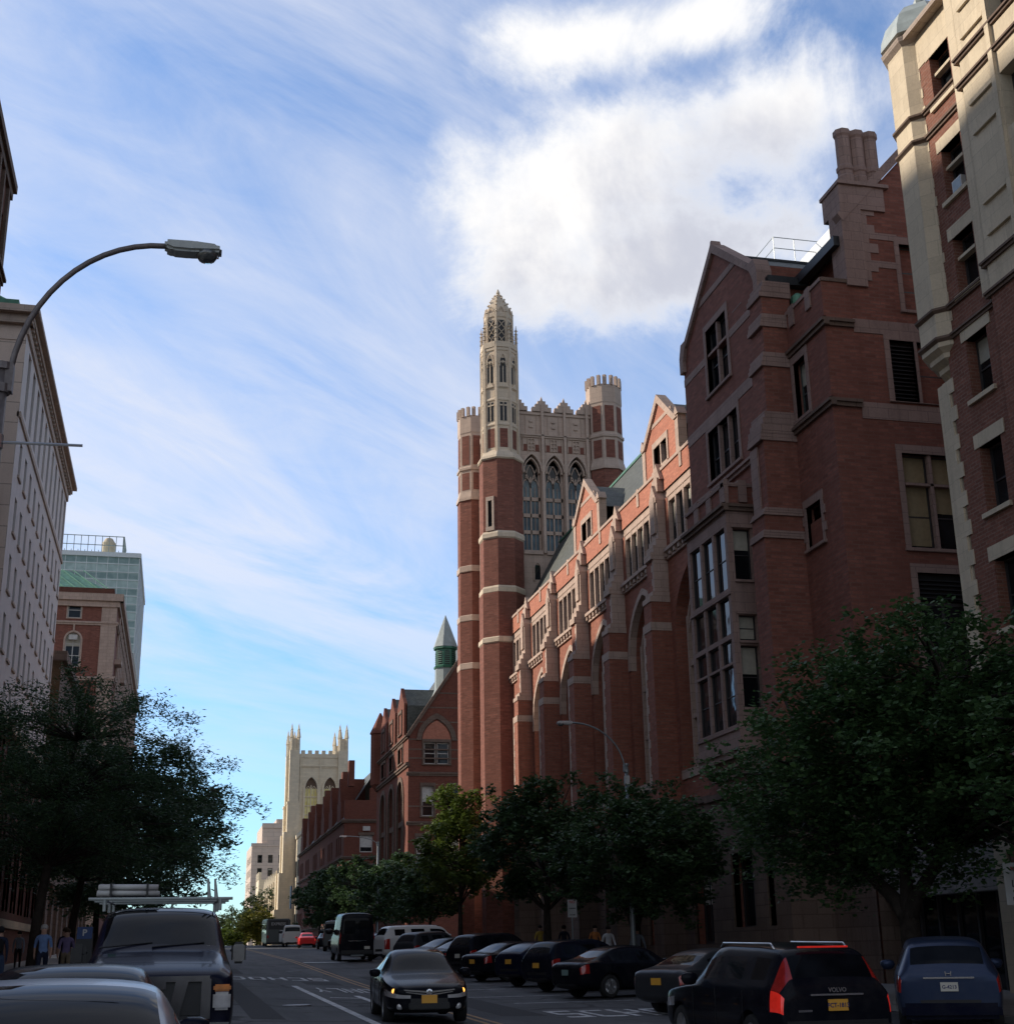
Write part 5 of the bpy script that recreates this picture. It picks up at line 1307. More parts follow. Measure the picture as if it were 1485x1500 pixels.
# unseen tower added far left, its wings sized to shade the right facades
def tower_block(name, label, x0, x1, y0, y1, h, mat):
    B = thing(name, label, 'building', ((x0 + x1) / 2, (y0 + y1) / 2, 0))
    m = MB(); m.box(x0, x1, y0, y1, 0, h); m.box(x0 + 3, x1 - 3, y0 + 3, y1 - 3, h, h + 3); put(m, 'wall', mat, B)
    m = MB(); m.box(x0 - .3, x1 + .3, y0 - .3, y1 + .3, h - .6, h + .3); put(m, 'cornice', 'stone_cream', B)
    F = FXL(x1)
    n = int((y1 - y0) // 3.4); k = 0
    for i in range(n):
        for j in range(int(h // 3.4) - 1):
            if j * 3.4 > 30 and k < 90: window(B, F, y0 + 1 + i * 3.4, 3 + 3.4 * j, 1.4, 1.8, -.01, 1, 2); k += 1
B = thing('shade_tower', 'unseen tower with lower wings, added to shade the right side of the street', 'building', (-63, 90, 0))
m = MB(); m.box(-66, -60, 89, 103.3, 0, 84); m.box(-66, -60, 40, 88.99, 0, 73.5); m.box(-66, -60, 103.31, 118, 0, 70.0); put(m, 'wall', 'brick_brown', B)  # wing heights set by the shade each drops on the facades
m = MB(); m.fn = FXL(-60)
for z in range(4, 72, 4): m.box(40, 88.9, z, z + .3, 0, .12); m.box(89, 118, z, z + .3, 0, .12)
put(m, 'string_course', 'stone_cream', B)
for i in range(9):
    for z in range(45, 69, 4): window(B, FXL(-60), 60 + i * 5.2, z, 1.6, 2, -.02, 1, 2)
# ------------------------------------------------------------------ vehicles
def rings(st, rows):
    out = []
    for (x, zb, zbelt, zt, wb, wt) in st:
        r = [(0, zb), (wb * .86, zb), (wb * .965, zb + .12 * (zbelt - zb) + .03)]
        for f, k in rows: r.append((wb * k, zb + f * (zbelt - zb)))
        r.append((wb * .965, zbelt))
        h = zt - zbelt; wb2 = wb * .95
        r.append((wb2 + (wt - wb2) * .10, zbelt + h * .10)); r.append((wb2 + (wt - wb2) * .88, zbelt + h * .80))
        r.append((wt * .96, zbelt + h * .93)); r.append((wt * .72, zt - .006)); r.append((0, zt + .012))
        out.append([(x, y, z) for y, z in r])
    return out
ROWS = [(.38, .995), (.62, 1.0), (.82, .99)]
# ring rows: 0 floor,1 sill,2-3-4 side,5.. belt(6),7 glass bottom,8 glass top,9 roof edge,10 roof,11 centre
def carbody(st, mats, assign, wheels, wr, hw, sub=2, arch=.06):
    """lofted shell; assign(i, j, kind) gives a material slot; wheel arches are cut out"""
    rg = rings(st, ROWS); n = len(rg[0])
    v = []; f = []; mi = []
    idx = []
    for r in rg:
        a = [];
        for (x, y, z) in r: v.append((x, y, z)); a.append(len(v) - 1)
        b = [a[0]]
        for (x, y, z) in r[1:-1]: v.append((x, -y, z)); b.append(len(v) - 1)
        b.append(a[-1]); idx.append((a, b))
    for i in range(len(rg) - 1):
        for j in range(n - 1):
            k = assign(i, j, 'side')
            A, Bq = idx[i], idx[i + 1]
            f.append([A[0][j], Bq[0][j], Bq[0][j + 1], A[0][j + 1]]); mi.append(k)
            f.append([A[1][j + 1], Bq[1][j + 1], Bq[1][j], A[1][j]]); mi.append(k)
    for e, i in (('F', 0), ('R', len(rg) - 1)):
        A = idx[i]
        for j in range(n - 1):
            q = [A[0][j], A[0][j + 1], A[1][j + 1], A[1][j]]
            q2 = []; [q2.append(t) for t in q if t not in q2]
            if e == 'R': q2 = q2[::-1]
            f.append(q2); mi.append(assign(i, j, e))
    me = bpy.data.meshes.new('body'); me.from_pydata(v, [], f); me.polygons.foreach_set('material_index', mi)
    for m_ in mats: me.materials.append(MATS[m_])
    bm = bmesh.new(); bm.from_mesh(me); bmesh.ops.recalc_face_normals(bm, faces=bm.faces); bm.to_mesh(me); bm.free()
    o = bpy.data.objects.new('body', me); COL.objects.link(o)
    md = o.modifiers.new('s', 'SUBSURF'); md.levels = sub; md.render_levels = sub
    me.materials.append(MATS['black_plastic']); 
    c = MB()
    for x in wheels:
        for s in (1, -1):
            c.fn = lambda u, w_, z, x=x, s=s: (x + u, s * (hw - .32 + w_), z)
            c.prism([(0, 0)], 0, 0) if False else None
            pts = [((wr + arch) * math.cos(t * math.pi / 12), (wr + arch) * math.sin(t * math.pi / 12)) for t in range(24)]
            aa = [c.p((p, 0, wr + q)) for p, q in pts]; bb = [c.p((p, .6, wr + q)) for p, q in pts]
            c.f.append(aa[::-1]); c.m.append(0); c.f.append(bb); c.m.append(0)
            for k in range(24): c.f.append([aa[k], aa[(k + 1) % 24], bb[(k + 1) % 24], bb[k]]); c.m.append(0)
    co_ = c.build('cut', 'black_plastic', recalc=True)
    bo = o.modifiers.new('b', 'BOOLEAN'); bo.operation = 'DIFFERENCE'; bo.object = co_; bo.solver = 'EXACT'; bo.material_mode = 'TRANSFER'
    bpy.context.view_layer.update()
    me2 = bpy.data.meshes.new_from_object(o.evaluated_get(bpy.context.evaluated_depsgraph_get()))
    bpy.data.objects.remove(o); bpy.data.objects.remove(co_)
    return me2
def split(me, parts, parent):
    """splits a mesh by material name into child objects; parts: {material: part name}; rest is the body"""
    names = [m.name for m in me.materials]
    groups = {}
    for p in me.polygons: groups.setdefault(parts.get(names[p.material_index], 'body'), []).append(p.index)
    out = []
    for nm, ids in groups.items():
        vs = {}; fs = []; ms = []; vv = []; slot = []
        for i in ids:
            p = me.polygons[i]; q = []
            for a in p.vertices:
                if a not in vs: vs[a] = len(vv); vv.append(tuple(me.vertices[a].co))
                q.append(vs[a])
            fs.append(q); mn = names[p.material_index]
            if mn not in slot: slot.append(mn)
            ms.append(slot.index(mn))
        m2 = bpy.data.meshes.new(nm); m2.from_pydata(vv, [], fs)
        for s_ in slot: m2.materials.append(MATS[s_])
        m2.polygons.foreach_set('material_index', ms); m2.polygons.foreach_set('use_smooth', [True] * len(fs)); m2.update()
        m2.set_sharp_from_angle(angle=R(32))
        out.append(meshobj(nm, m2, parent))
    return out
_wh = {}
def wheel(parent, x, y, r, w=.22, rim='aluminium', spokes=5):
    k = (r, w, rim, spokes)
    if k not in _wh:
        t = MB(); t.fn = lambda a, b, c: (a, c, b)
        t.lathe((0, 0, 0), [(r * .66, -w / 2), (r * .93, -w / 2), (r, -w * .34), (r, w * .34), (r * .93, w / 2), (r * .66, w / 2), (r * .66, -w / 2)], 28)
        to = t.build('tyre', 'rubber', smooth=True); to.data.set_sharp_from_angle(angle=R(40))
        q = MB(); q.fn = t.fn
        q.lathe((0, 0, 0), [(r * .67, -w / 2 + .02), (r * .67, w / 2 - .01), (r * .6, w / 2 - .015), (r * .58, w * .15), (.02, w * .1)], 28)
        for i in range(spokes):
            a = 2 * math.pi * i / spokes
            q.fn = lambda u, v, z, a=a: (u * math.cos(a) - v * math.sin(a), z, u * math.sin(a) + v * math.cos(a))
            q.prism([(.04, -.035), (r * .63, -.05), (r * .63, .05), (.04, .035)], w * .2, w * .42)
        q.fn = t.fn; q.lathe((0, 0, 0), [(.07, 0), (.07, w * .45), (.03, w * .48)], 12)
        qo = q.build('rim', rim)
        _wh[k] = (to.data, qo.data); bpy.data.objects.remove(to); bpy.data.objects.remove(qo)
    e = empty('wheel', (x, y, r), 0 if y > 0 else math.pi); e.parent = parent
    meshobj('tyre', _wh[k][0], e); meshobj('rim', _wh[k][1], e)
    return e
def place_car(t, x, y, head, h=0):
    """head: direction of travel, degrees clockwise from the far end of the street"""
    t.location = (x, y, G(x, y) + h)
    # local car frame: +x is the rear of the car, front at x = 0
    a = R(90 - head) + math.pi
    sl = math.atan(.0155) * math.cos(R(head))
    t.rotation_euler = (0, sl, a)
    # stand on the average of the ground under both axles
    hx, hy = math.sin(R(head)), math.cos(R(head)); g1 = G(x - hx * .9, y - hy * .9); g2 = G(x - hx * 3.7, y - hy * 3.7)
    t.rotation_euler = (0, math.atan((g1 - g2) / 2.8), a); t.location.z = g1 + (g1 - g2) / 2.8 * .9 + h
    return t
def ucar(name, label, cat, st, paint_, wheels, wr, hw, side_glass, wind, back, front=None, rear=None, tails=(), group=None, sub=2, rim='aluminium', dark_top=()):
    """side_glass: interval indices with glazed sides; wind/back: intervals of windscreen and rear window"""
    L_ = st[-1][0]
    mats = [paint_, 'glass_car', 'lamp_clear', 'lamp_red', 'black_plastic', 'chrome', 'lamp_red_lit', 'steel_grey']
    front = front or {}; rear = rear or {}; tails = dict(tails)
    def asg(i, j, kind):
        if kind == 'F': return front.get(j, 0)
        if kind == 'R': return rear.get(j, 0)
        if (i, j) in tails: return tails[(i, j)]
        if j <= 0: return 4
        if i in side_glass and j == 7: return 1
        if i in wind and j >= 9: return 1
        if i in back and j >= 9: return 1
        return 0
    t = thing(name, label, cat, group=group)
    me = carbody(st, mats, asg, wheels, wr, hw, sub)
    split(me, {'glass_car': 'window', 'lamp_clear': 'headlight', 'lamp_red': 'tail_light', 'lamp_red_lit': 'tail_light', 'chrome': 'grille', 'steel_grey': 'bumper'}, t)
    for x in wheels:
        for s in (1, -1): wheel(t, x, s * (hw - .14), wr, .22, rim)
    return t
def cbox(parent, name, mat, x0, x1, y0, y1, z0, z1, bev=.02):
    m = MB(); m.box(x0, x1, y0, y1, z0, z1); o = m.build(name, mat, parent)
    if bev:
        bm = bmesh.new(); bm.from_mesh(o.data); bmesh.ops.bevel(bm, geom=bm.edges[:], offset=min(bev, (x1 - x0) * .4, (y1 - y0) * .4, (z1 - z0) * .4), segments=2, affect='EDGES'); bm.to_mesh(o.data); bm.free()
    return o
def mirrors(parent, x, z, hw, mat, face='chrome', s=1.0):
    for sd_ in (1, -1):
        m = MB(); m.lathe((0, 0, 0), [(.02, -.075), (.07, -.06), (.1, 0), (.09, .05), (.04, .075)], 12)
        o = m.build('mirror', mat, parent, True)
        o.data.transform(Matrix.Diagonal((.8 * s, 1.25 * s, 1.1 * s, 1))); o.location = (x, sd_ * (hw + .1), z)
def plate(parent, x, y, z, mat, txt=None, rear=True, w=.31, ink='plate_ink'):
    s = 1 if rear else -1
    m = MB(); m.box(x - .01, x + .01, y - w / 2, y + w / 2, z - .078, z + .078); o = m.build('licence_plate', mat, parent)
    if txt:
        # text reads for someone looking at that end of the car
        M = Matrix.Translation((x + s * .0125, y, z - .005)) @ Matrix.Rotation(R(90) * s, 4, 'Z') @ Matrix.Rotation(R(90), 4, 'X')
        text(txt, .085, ink, 'lettering', o, M, .002, bold=.002)
    return o
def handles(parent, xs, z, hw, mat='paint_black'):
    for x in xs:
        for s in (1, -1): cbox(parent, 'door_handle', mat, x, x + .17, s * hw - .02, s * hw + .025, z, z + .03, .01)
def seams(parent, xs, z0, z1, hwf):
    m = MB()
    for x in xs:
        for s in (1, -1): m.box(x, x + .012, s * hwf - .004, s * hwf + .004, z0, z1)
    m.build('door_seam', 'black_plastic', parent)

def sedan_st(L=4.75, W=1.8, H=1.45, hood=1.2, tail=1.15, z0=.2, belt=.88):
    w = W / 2; k = L / 4.75
    return [(0.0, .34, .62, .66, w * .60, w * .46), (.05, .28, .68, .73, w * .76, w * .60), (.22, .22, .74, .79, w * .90, w * .72), (.6, z0, .81, .86, w * .97, w * .76), (1.15 * k, z0, .87, .93, w, w * .78),
            (1.42 * k, z0, belt + .02, .985, w, w * .76), (1.95 * k, z0, belt + .03, H - .1, w, w * .66), (2.3 * k, z0, belt + .035, H - .005, w, w * .64), (2.62 * k, z0, belt + .04, H, w, w * .64), (2.7 * k, z0, belt + .04, H, w, w * .64),
            (3.25 * k, z0, belt + .06, H - .035, w, w * .62), (3.55 * k, z0, belt + .07, H - .12, w, w * .62), (4.12 * k, .22, belt + .10, 1.06, w * .985, w * .68), (4.5 * k, .25, belt + .09, 1.02, w * .95, w * .7),
            (4.66 * k, .3, belt + .05, .98, w * .88, w * .68), (4.73 * k, .34, belt - .04, .88, w * .8, w * .62), (L, .42, belt - .1, .82, w * .7, w * .5)]
def sedan(name, label, paint_, group=None, lights=None, rearlamp=3, L=4.75, W=1.8, H=1.45, **k):
    st = sedan_st(L, W, H)
    tails = {(13, 4): rearlamp, (13, 5): rearlamp, (14, 4): rearlamp, (14, 5): rearlamp, (1, 4): 2, (2, 4): 2, (0, 4): 2}
    t = ucar(name, label, 'car', st, paint_, (.93 * L / 4.75, 3.72 * L / 4.75), .325, W / 2, (6, 7, 9, 10), (5, 6), (11,), {3: 4, 2: 4}, {}, tails, group)
    mirrors(t, 1.62, .98, W / 2 - .02, paint_)
    handles(t, (2.35, 3.25), .82, W / 2 - .005, paint_)
    seams(t, (1.55, 2.66, 3.62), .32, .92, W / 2 - .002)
    return t
def suv_st(L, W, H, belt, z0=.25, hoodz=1.0, rake=.35, boxy=0, back=.1):
    w = W / 2; r = H - belt
    return [(0.0, .42, .74, .78, w * .66, w * .5), (.05, .34, .84, .9, w * .82, w * .66), (.2, .28, .92, hoodz - .03, w * .94, w * .74), (.7, z0, belt - .06, hoodz + .03, w * .985, w * .78), (1.2, z0, belt - .01, hoodz + .08, w, w * .78),
            (1.35, z0, belt, hoodz + .12, w, w * .76), (1.35 + rake * 1.6, z0, belt + .01, H - .08, w, w * .7), (1.35 + rake * 1.6 + .35, z0, belt + .015, H - .01, w, w * .7), (L * .52, z0, belt + .02, H, w, w * .7), (L * .535, z0, belt + .02, H, w, w * .7),
            (L * .74, z0, belt + .03, H - .01, w, w * .695), (L * .755, z0, belt + .03, H - .01, w, w * .695), (L - .42 - back, z0 + .02, belt + .05, H - .04, w * .99, w * .69), (L - .22 - back, z0 + .04, belt + .05, H - .09, w * .975, w * .68), (L - .04, z0 + .08, belt + .02, belt + .16, w * .94, w * .74),
            (L - .01, z0 + .12, belt - .06, belt + .03, w * .9, w * .7), (L, z0 + .2, belt - .12, belt - .04, w * .82, w * .6)]
def suv(name, label, paint_, L, W, H, belt, group=None, tailrows=(3, 4, 5), tmat=3, tall=False, wr=.36, rim='aluminium', back=.1, cat='car', **k):
    st = suv_st(L, W, H, belt, back=back)
    tails = {(1, 4): 2, (2, 4): 2, (1, 5): 2, (0, 4): 2}
    for j in tailrows: tails[(13, j)] = tmat; tails[(14, j)] = tmat
    if tall:
        for j in (6, 7, 8): tails[(13, j)] = 3
        tails[(12, 7)] = 0
    t = ucar(name, label, cat, st, paint_, (.95, L - 1.02), wr, W / 2, (6, 7, 9, 11), (5, 6), (13,), {3: 4, 4: 4, 2: 4}, {2: 4}, tails, group, rim=rim)
    mirrors(t, 1.75, belt + .12, W / 2, paint_, s=1.2)
    handles(t, (L * .45, L * .68), belt - .14, W / 2 - .01, paint_)
    seams(t, (1.6, L * .527, L * .745), .4, belt, W / 2 - .004)
    return t
PARK = 'cars parked at an angle along the right kerb'
def emblem(parent, x, y, z, s=1, mat='chrome', r=.05):
    m = MB(); m.fn = lambda a, b, c: (x + s * c, y + a, z + b); m.lathe((0, 0, 0), [(r, 0), (r, .012), (r * .6, .016)], 16); m.build('emblem', mat, parent)

# -- black sedan driving towards us
t = sedan('sedan', 'glossy black sedan driving toward the camera with amber lights lit', 'paint_black')
place_car(t, 5.12, 29.2, 183)
for s in (-1, 1):
    m = MB(); m.lathe((0, 0, 0), [(.0, -.02), (.06, 0), (.05, .04), (.0, .05)], 12); o = m.build('indicator', 'lamp_lit', t, True); o.rotation_euler = (0, -math.pi / 2, 0); o.location = (.17, s * .70, .655)
    m = MB(); m.lathe((0, 0, 0), [(.07, 0), (.06, .03), (.02, .04)], 12); o = m.build('fog_light', 'lamp_clear', t, True); o.rotation_euler = (0, -math.pi / 2, 0); o.location = (.07, s * .6, .36)
m = MB()
m.prism([(0, 0)], 0, 0) if False else None
for s in (-1, 1):   # winged chrome bars either side of the badge
    m.fn = lambda u, v, w, s=s: (w, s * u, v)
    m.prism([(.06, .655), (.52, .69), (.52, .665), (.06, .62)], -.012, .05); m.prism([(.06, .595), (.48, .645), (.48, .63), (.06, .57)], -.012, .05)
m.fn = None
m.build('grille', 'chrome', t); emblem(t, .0, 0, .63, -1, 'chrome', .065)
cbox(t, 'air_intake', 'black_plastic', -.02, .06, -.42, .42, .3, .44); plate(t, -.02, 0, .5, 'plate_yellow', None, False, .32)
m = MB(); m.tube([(1.5, .55, 1.0), (1.55, .1, 1.04), (1.5, -.05, 1.02)], .008, 5); m.tube([(1.5, -.05, 1.0), (1.55, -.5, 1.04)], .008, 5); m.build('wiper', 'black_plastic', t)
cbox(t, 'sticker', 'sign_white', 1.62, 1.625, .55, .6, 1.08, 1.11, 0)

# -- black SUV driving away, lower right
t = suv('suv', 'black estate SUV with tall red tail lights, roof rails and yellow plate driving away', 'paint_black', 4.8, 1.9, 1.72, 1.04, tailrows=(4, 5), tmat=6, tall=True)
place_car(t, 9.25, 24.2, -1.5)
def railpair(t, x0, x1, z, y, mat='aluminium'):
    for s in (1, -1):
        m = MB(); m.tube([(x0, s * y, z), (x0 + .1, s * y, z + .07), (x1 - .12, s * y, z + .07), (x1, s * y, z - .01)], .02, 6); m.build('roof_rail', mat, t, True)
railpair(t, 2.1, 4.1, 1.64, .6)
plate(t, 4.83, 0, .87, 'plate_yellow', 'FCT-1813'); cbox(t, 'trim_strip', 'chrome', 4.79, 4.83, -.42, .42, 1.0, 1.025, .005)
text('VOLVO', .085, 'chrome', 'lettering', t, Matrix.Translation((4.835, 0, 1.075)) @ Matrix.Rotation(R(90), 4, 'Z') @ Matrix.Rotation(R(90), 4, 'X'), .006, bold=.003)
cbox(t, 'bumper', 'black_plastic', 4.55, 4.86, -.86, .86, .38, .66, .06); cbox(t, 'badge', 'chrome', 4.79, 4.81, -.62, -.4, .78, .81, .004)
m = MB(); m.tube([(4.72, .05, 1.12), (4.66, -.35, 1.28)], .012, 5); m.build('wiper', 'black_plastic', t)
cbox(t, 'brake_light', 'lamp_red_lit', 4.44, 4.5, -.4, .4, 1.655, 1.68, .004)

# -- blue minivan
t = suv('minivan', 'grey-blue minivan with sky reflected in its rear window at the lower right corner', 'paint_blueviolet', 5.1, 1.93, 1.72, 1.05, PARK, tailrows=(4, 5), wr=.33)
place_car(t, 16.25, 28.5, 28)
plate(t, 5.12, 0, .86, 'plate_white', 'G-4213'); cbox(t, 'trim_strip', 'chrome', 5.08, 5.13, -.45, .45, 1.0, 1.03, .005)
m = MB(); m.fn = lambda a, b, c: (5.115 + c, a, 1.09 + b)
for s in (-1, 1): m.prism([(s * .035, -.04), (s * .05, -.04), (s * .06, .04), (s * .045, .04)], 0, .015)
m.box(-.035, .035, -.008, .008, 0, .015); m.build('emblem', 'chrome', t)
cbox(t, 'bumper', 'paint_navy', 4.9, 5.17, -.88, .88, .3, .58, .07)

def rearplate(t, x, z, col, y=0): plate(t, x, y, z, col)
# angle-parked row: (x of tail, y, heading)
t = sedan('sedan', 'dark grey sedan angle parked with yellow plate and chrome lamp trim behind the black estate', 'paint_grey', PARK, L=4.6)
place_car(t, 15.1, 34.4, 62); plate(t, 4.6, 0, .74, 'plate_yellow')
t = sedan('sedan', 'black sedan angle parked with pale green plate and silver alloy wheel', 'paint_black', PARK, L=4.6); place_car(t, 15.4, 42.0, 70); plate(t, 4.6, 0, .72, 'plate_green')
t = suv('suv', 'black hatchback with bright rear window parked left of the sedan with green plate', 'paint_darkblue', 4.4, 1.78, 1.6, 1.0, PARK); place_car(t, 15.3, 46.4, 66); plate(t, 4.42, 0, .82, 'plate_yellow')
t = suv('suv', 'dark navy hatchback with sloping bright rear window and centred yellow plate', 'paint_navy', 4.3, 1.76, 1.5, 1.0, PARK, back=.45); place_car(t, 15.2, 50.6, 64); plate(t, 4.32, 0, .85, 'plate_yellow')
t = sedan('sedan', 'black sedan with long sloping rear window angle parked beside the black wagon', 'paint_black', PARK); place_car(t, 15.3, 55.6, 64); plate(t, 4.75, 0, .74, 'plate_yellow')
t = suv('suv', 'black boxy wagon with chrome window edge angle parked', 'paint_black', 4.6, 1.85, 1.72, 1.05, PARK); place_car(t, 15.4, 59.6, 64); plate(t, 4.62, 0, .85, 'plate_white')
t = sedan('sedan', 'black sedan with bright blue rear window just right of the oncoming sedan', 'paint_darkblue', PARK, L=4.6); place_car(t, 15.0, 63.4, 62)
t = sedan('sedan', 'black sedan half hidden behind the oncoming sedan roof', 'paint_black', PARK, L=4.6); place_car(t, 15.0, 67.4, 62)
t = suv('suv', 'dark compact SUV parked in front of the white SUV', 'paint_grey', 4.4, 1.78, 1.68, 1.02, PARK); place_car(t, 14.6, 71.6, 58)
t = suv('suv', 'large white SUV standing sideways behind the black van', 'paint_white', 5.5, 2.0, 1.93, 1.2, PARK, wr=.4); place_car(t, 16.3, 79.5, 78)
for y, c in ((87, 'paint_black'), (91.5, 'paint_navy'), (96, 'paint_black'), (100.5, 'paint_grey'), (105, 'paint_black')): 
    t = sedan('sedan', {87: 'black sedan parked beyond the white SUV', 91.5: 'navy sedan parked two spaces beyond the white SUV', 96: 'black sedan third beyond the white SUV', 100.5: 'dark grey sedan fourth beyond the white SUV', 105: 'black sedan fifth beyond the white SUV'}[y], c, PARK); place_car(t, 15.4, y, 68)

# -- vans
def van_st(L, W, H, belt, nose=.9, hoodz=1.15):
    w = W / 2
    return [(0, .45, .95, 1.0, w * .7, w * .55), (.06, .36, 1.0, 1.06, w * .86, w * .7), (.25, .3, 1.06, hoodz, w * .95, w * .78), (nose, .28, belt - .02, hoodz + .14, w * .99, w * .8), (nose + .12, .28, belt, hoodz + .2, w, w * .8),
            (nose + .95, .28, belt, H - .22, w, w * .84), (nose + 1.3, .28, belt, H - .03, w, w * .84), (2.6, .28, belt, H, w, w * .84), (2.7, .28, belt, H, w, w * .84), (L * .6, .28, belt, H, w, w * .84), (L * .62, .28, belt, H, w, w * .84),
            (L - .35, .3, belt, H, w, w * .84), (L - .12, .32, belt, H - .03, w * .99, w * .83), (L - .04, .34, belt, H - .14, w * .97, w * .8), (L - .005, .38, belt, belt + .24, w * .93, w * .86), (L, .5, belt - .05, belt + .12, w * .85, w * .8)]
def van(name, label, paint_, L=5.6, W=2.05, H=2.5, belt=1.3, group=None, tmat=3, side=(6,), back=(13,)):
    st = van_st(L, W, H, belt)
    tails = {(1, 4): 2, (2, 4): 2, (1, 3): 2, (12, 6): tmat, (12, 5): tmat, (13, 5): tmat, (13, 6): tmat, (13, 4): tmat}
    t = ucar(name, label, 'van', st, paint_, (.95, L - 1.25), .36, W / 2, side, (4, 5), back, {3: 4, 4: 4}, {}, tails, group)
    mirrors(t, 1.35, belt + .25, W / 2 + .06, 'black_plastic', s=1.9)
    return t
t = van('van', 'tall black passenger van seen from behind in the right hand lane', 'paint_black', 5.9, 2.05, 2.62, 1.35); place_car(t, 10.0, 85.6, 1)
for s in (-1, 1): cbox(t, 'door_window', 'glass_car', 5.88, 5.93, s * .42 - .3, s * .42 + .3, 1.5, 2.2, .03)
plate(t, 5.93, .55, .75, 'plate_white'); cbox(t, 'bumper', 'black_plastic', 5.75, 6.0, -.9, .9, .4, .62, .04); cbox(t, 'step', 'steel_grey', 5.95, 6.15, -.35, .35, .32, .38, .01); cbox(t, 'trim_strip', 'chrome', 5.9, 5.93, -.5, .5, 1.1, 1.13, .004)
t = van('van', 'dark grey van parked at the kerb beyond the black van', 'paint_gunmetal', 5.4, 2.0, 2.4, 1.3); place_car(t, 13.4, 122, 8); cbox(t, 'door_window', 'glass_car', 5.38, 5.43, -.7, .7, 1.5, 2.05, .03)
t = sedan('sedan', 'small red hatchback far down the street beside the bus', 'paint_red', rearlamp=6); place_car(t, 12.9, 146, 3)
t = sedan('sedan', 'dark sedan far down the street between the red car and the grey van', 'paint_black'); place_car(t, 13.8, 134, 6)
t = van('van', 'white van far down the street between the bus and the red car', 'paint_white', 5.2, 2.0, 2.2, 1.25); place_car(t, 12.2, 156, 3)

# -- bus far away
t = thing('city_bus', 'dark grey city bus seen from behind at the crest of the street', 'bus')
m = MB(); m.box(0, 12, -1.27, 1.27, .4, 3.0); bo = m.build('body', 'paint_gunmetal', t)
bm = bmesh.new(); bm.from_mesh(bo.data); bmesh.ops.bevel(bm, geom=bm.edges[:], offset=.12, segments=3, affect='EDGES'); bm.to_mesh(bo.data); bm.free()
cbox(t, 'advert_panel', 'louver_dark', 11.96, 12.03, -1.05, 1.05, 1.9, 2.85, .02); text('EXPRESS', .42, 'sign_white', 'lettering', t, Matrix.Translation((12.04, 0, 2.45)) @ Matrix.Rotation(R(90), 4, 'Z') @ Matrix.Rotation(R(90), 4, 'X'), .005)
cbox(t, 'white_panel', 'white_metal', 11.9, 12.06, .1, 1.26, .6, 1.8, .05); cbox(t, 'bumper', 'black_plastic', 11.9, 12.15, -1.25, 1.25, .35, .6, .04)
for s in (-1, 1): cbox(t, 'tail_light', 'lamp_red', 12.0, 12.05, s * 1.1 - .08, s * 1.1 + .08, 1.0, 1.3, .02); cbox(t, 'window', 'glass_car', 1, 11.5, s * 1.275 - .01, s * 1.275 + .01, 1.5, 2.5, 0)
for x in (2.6, 8.6):
    for s in (1, -1): wheel(t, x, s * 1.12, .48)
place_car(t, 11.0, 143.5 + 24, 1); t.location.z = zg(160)

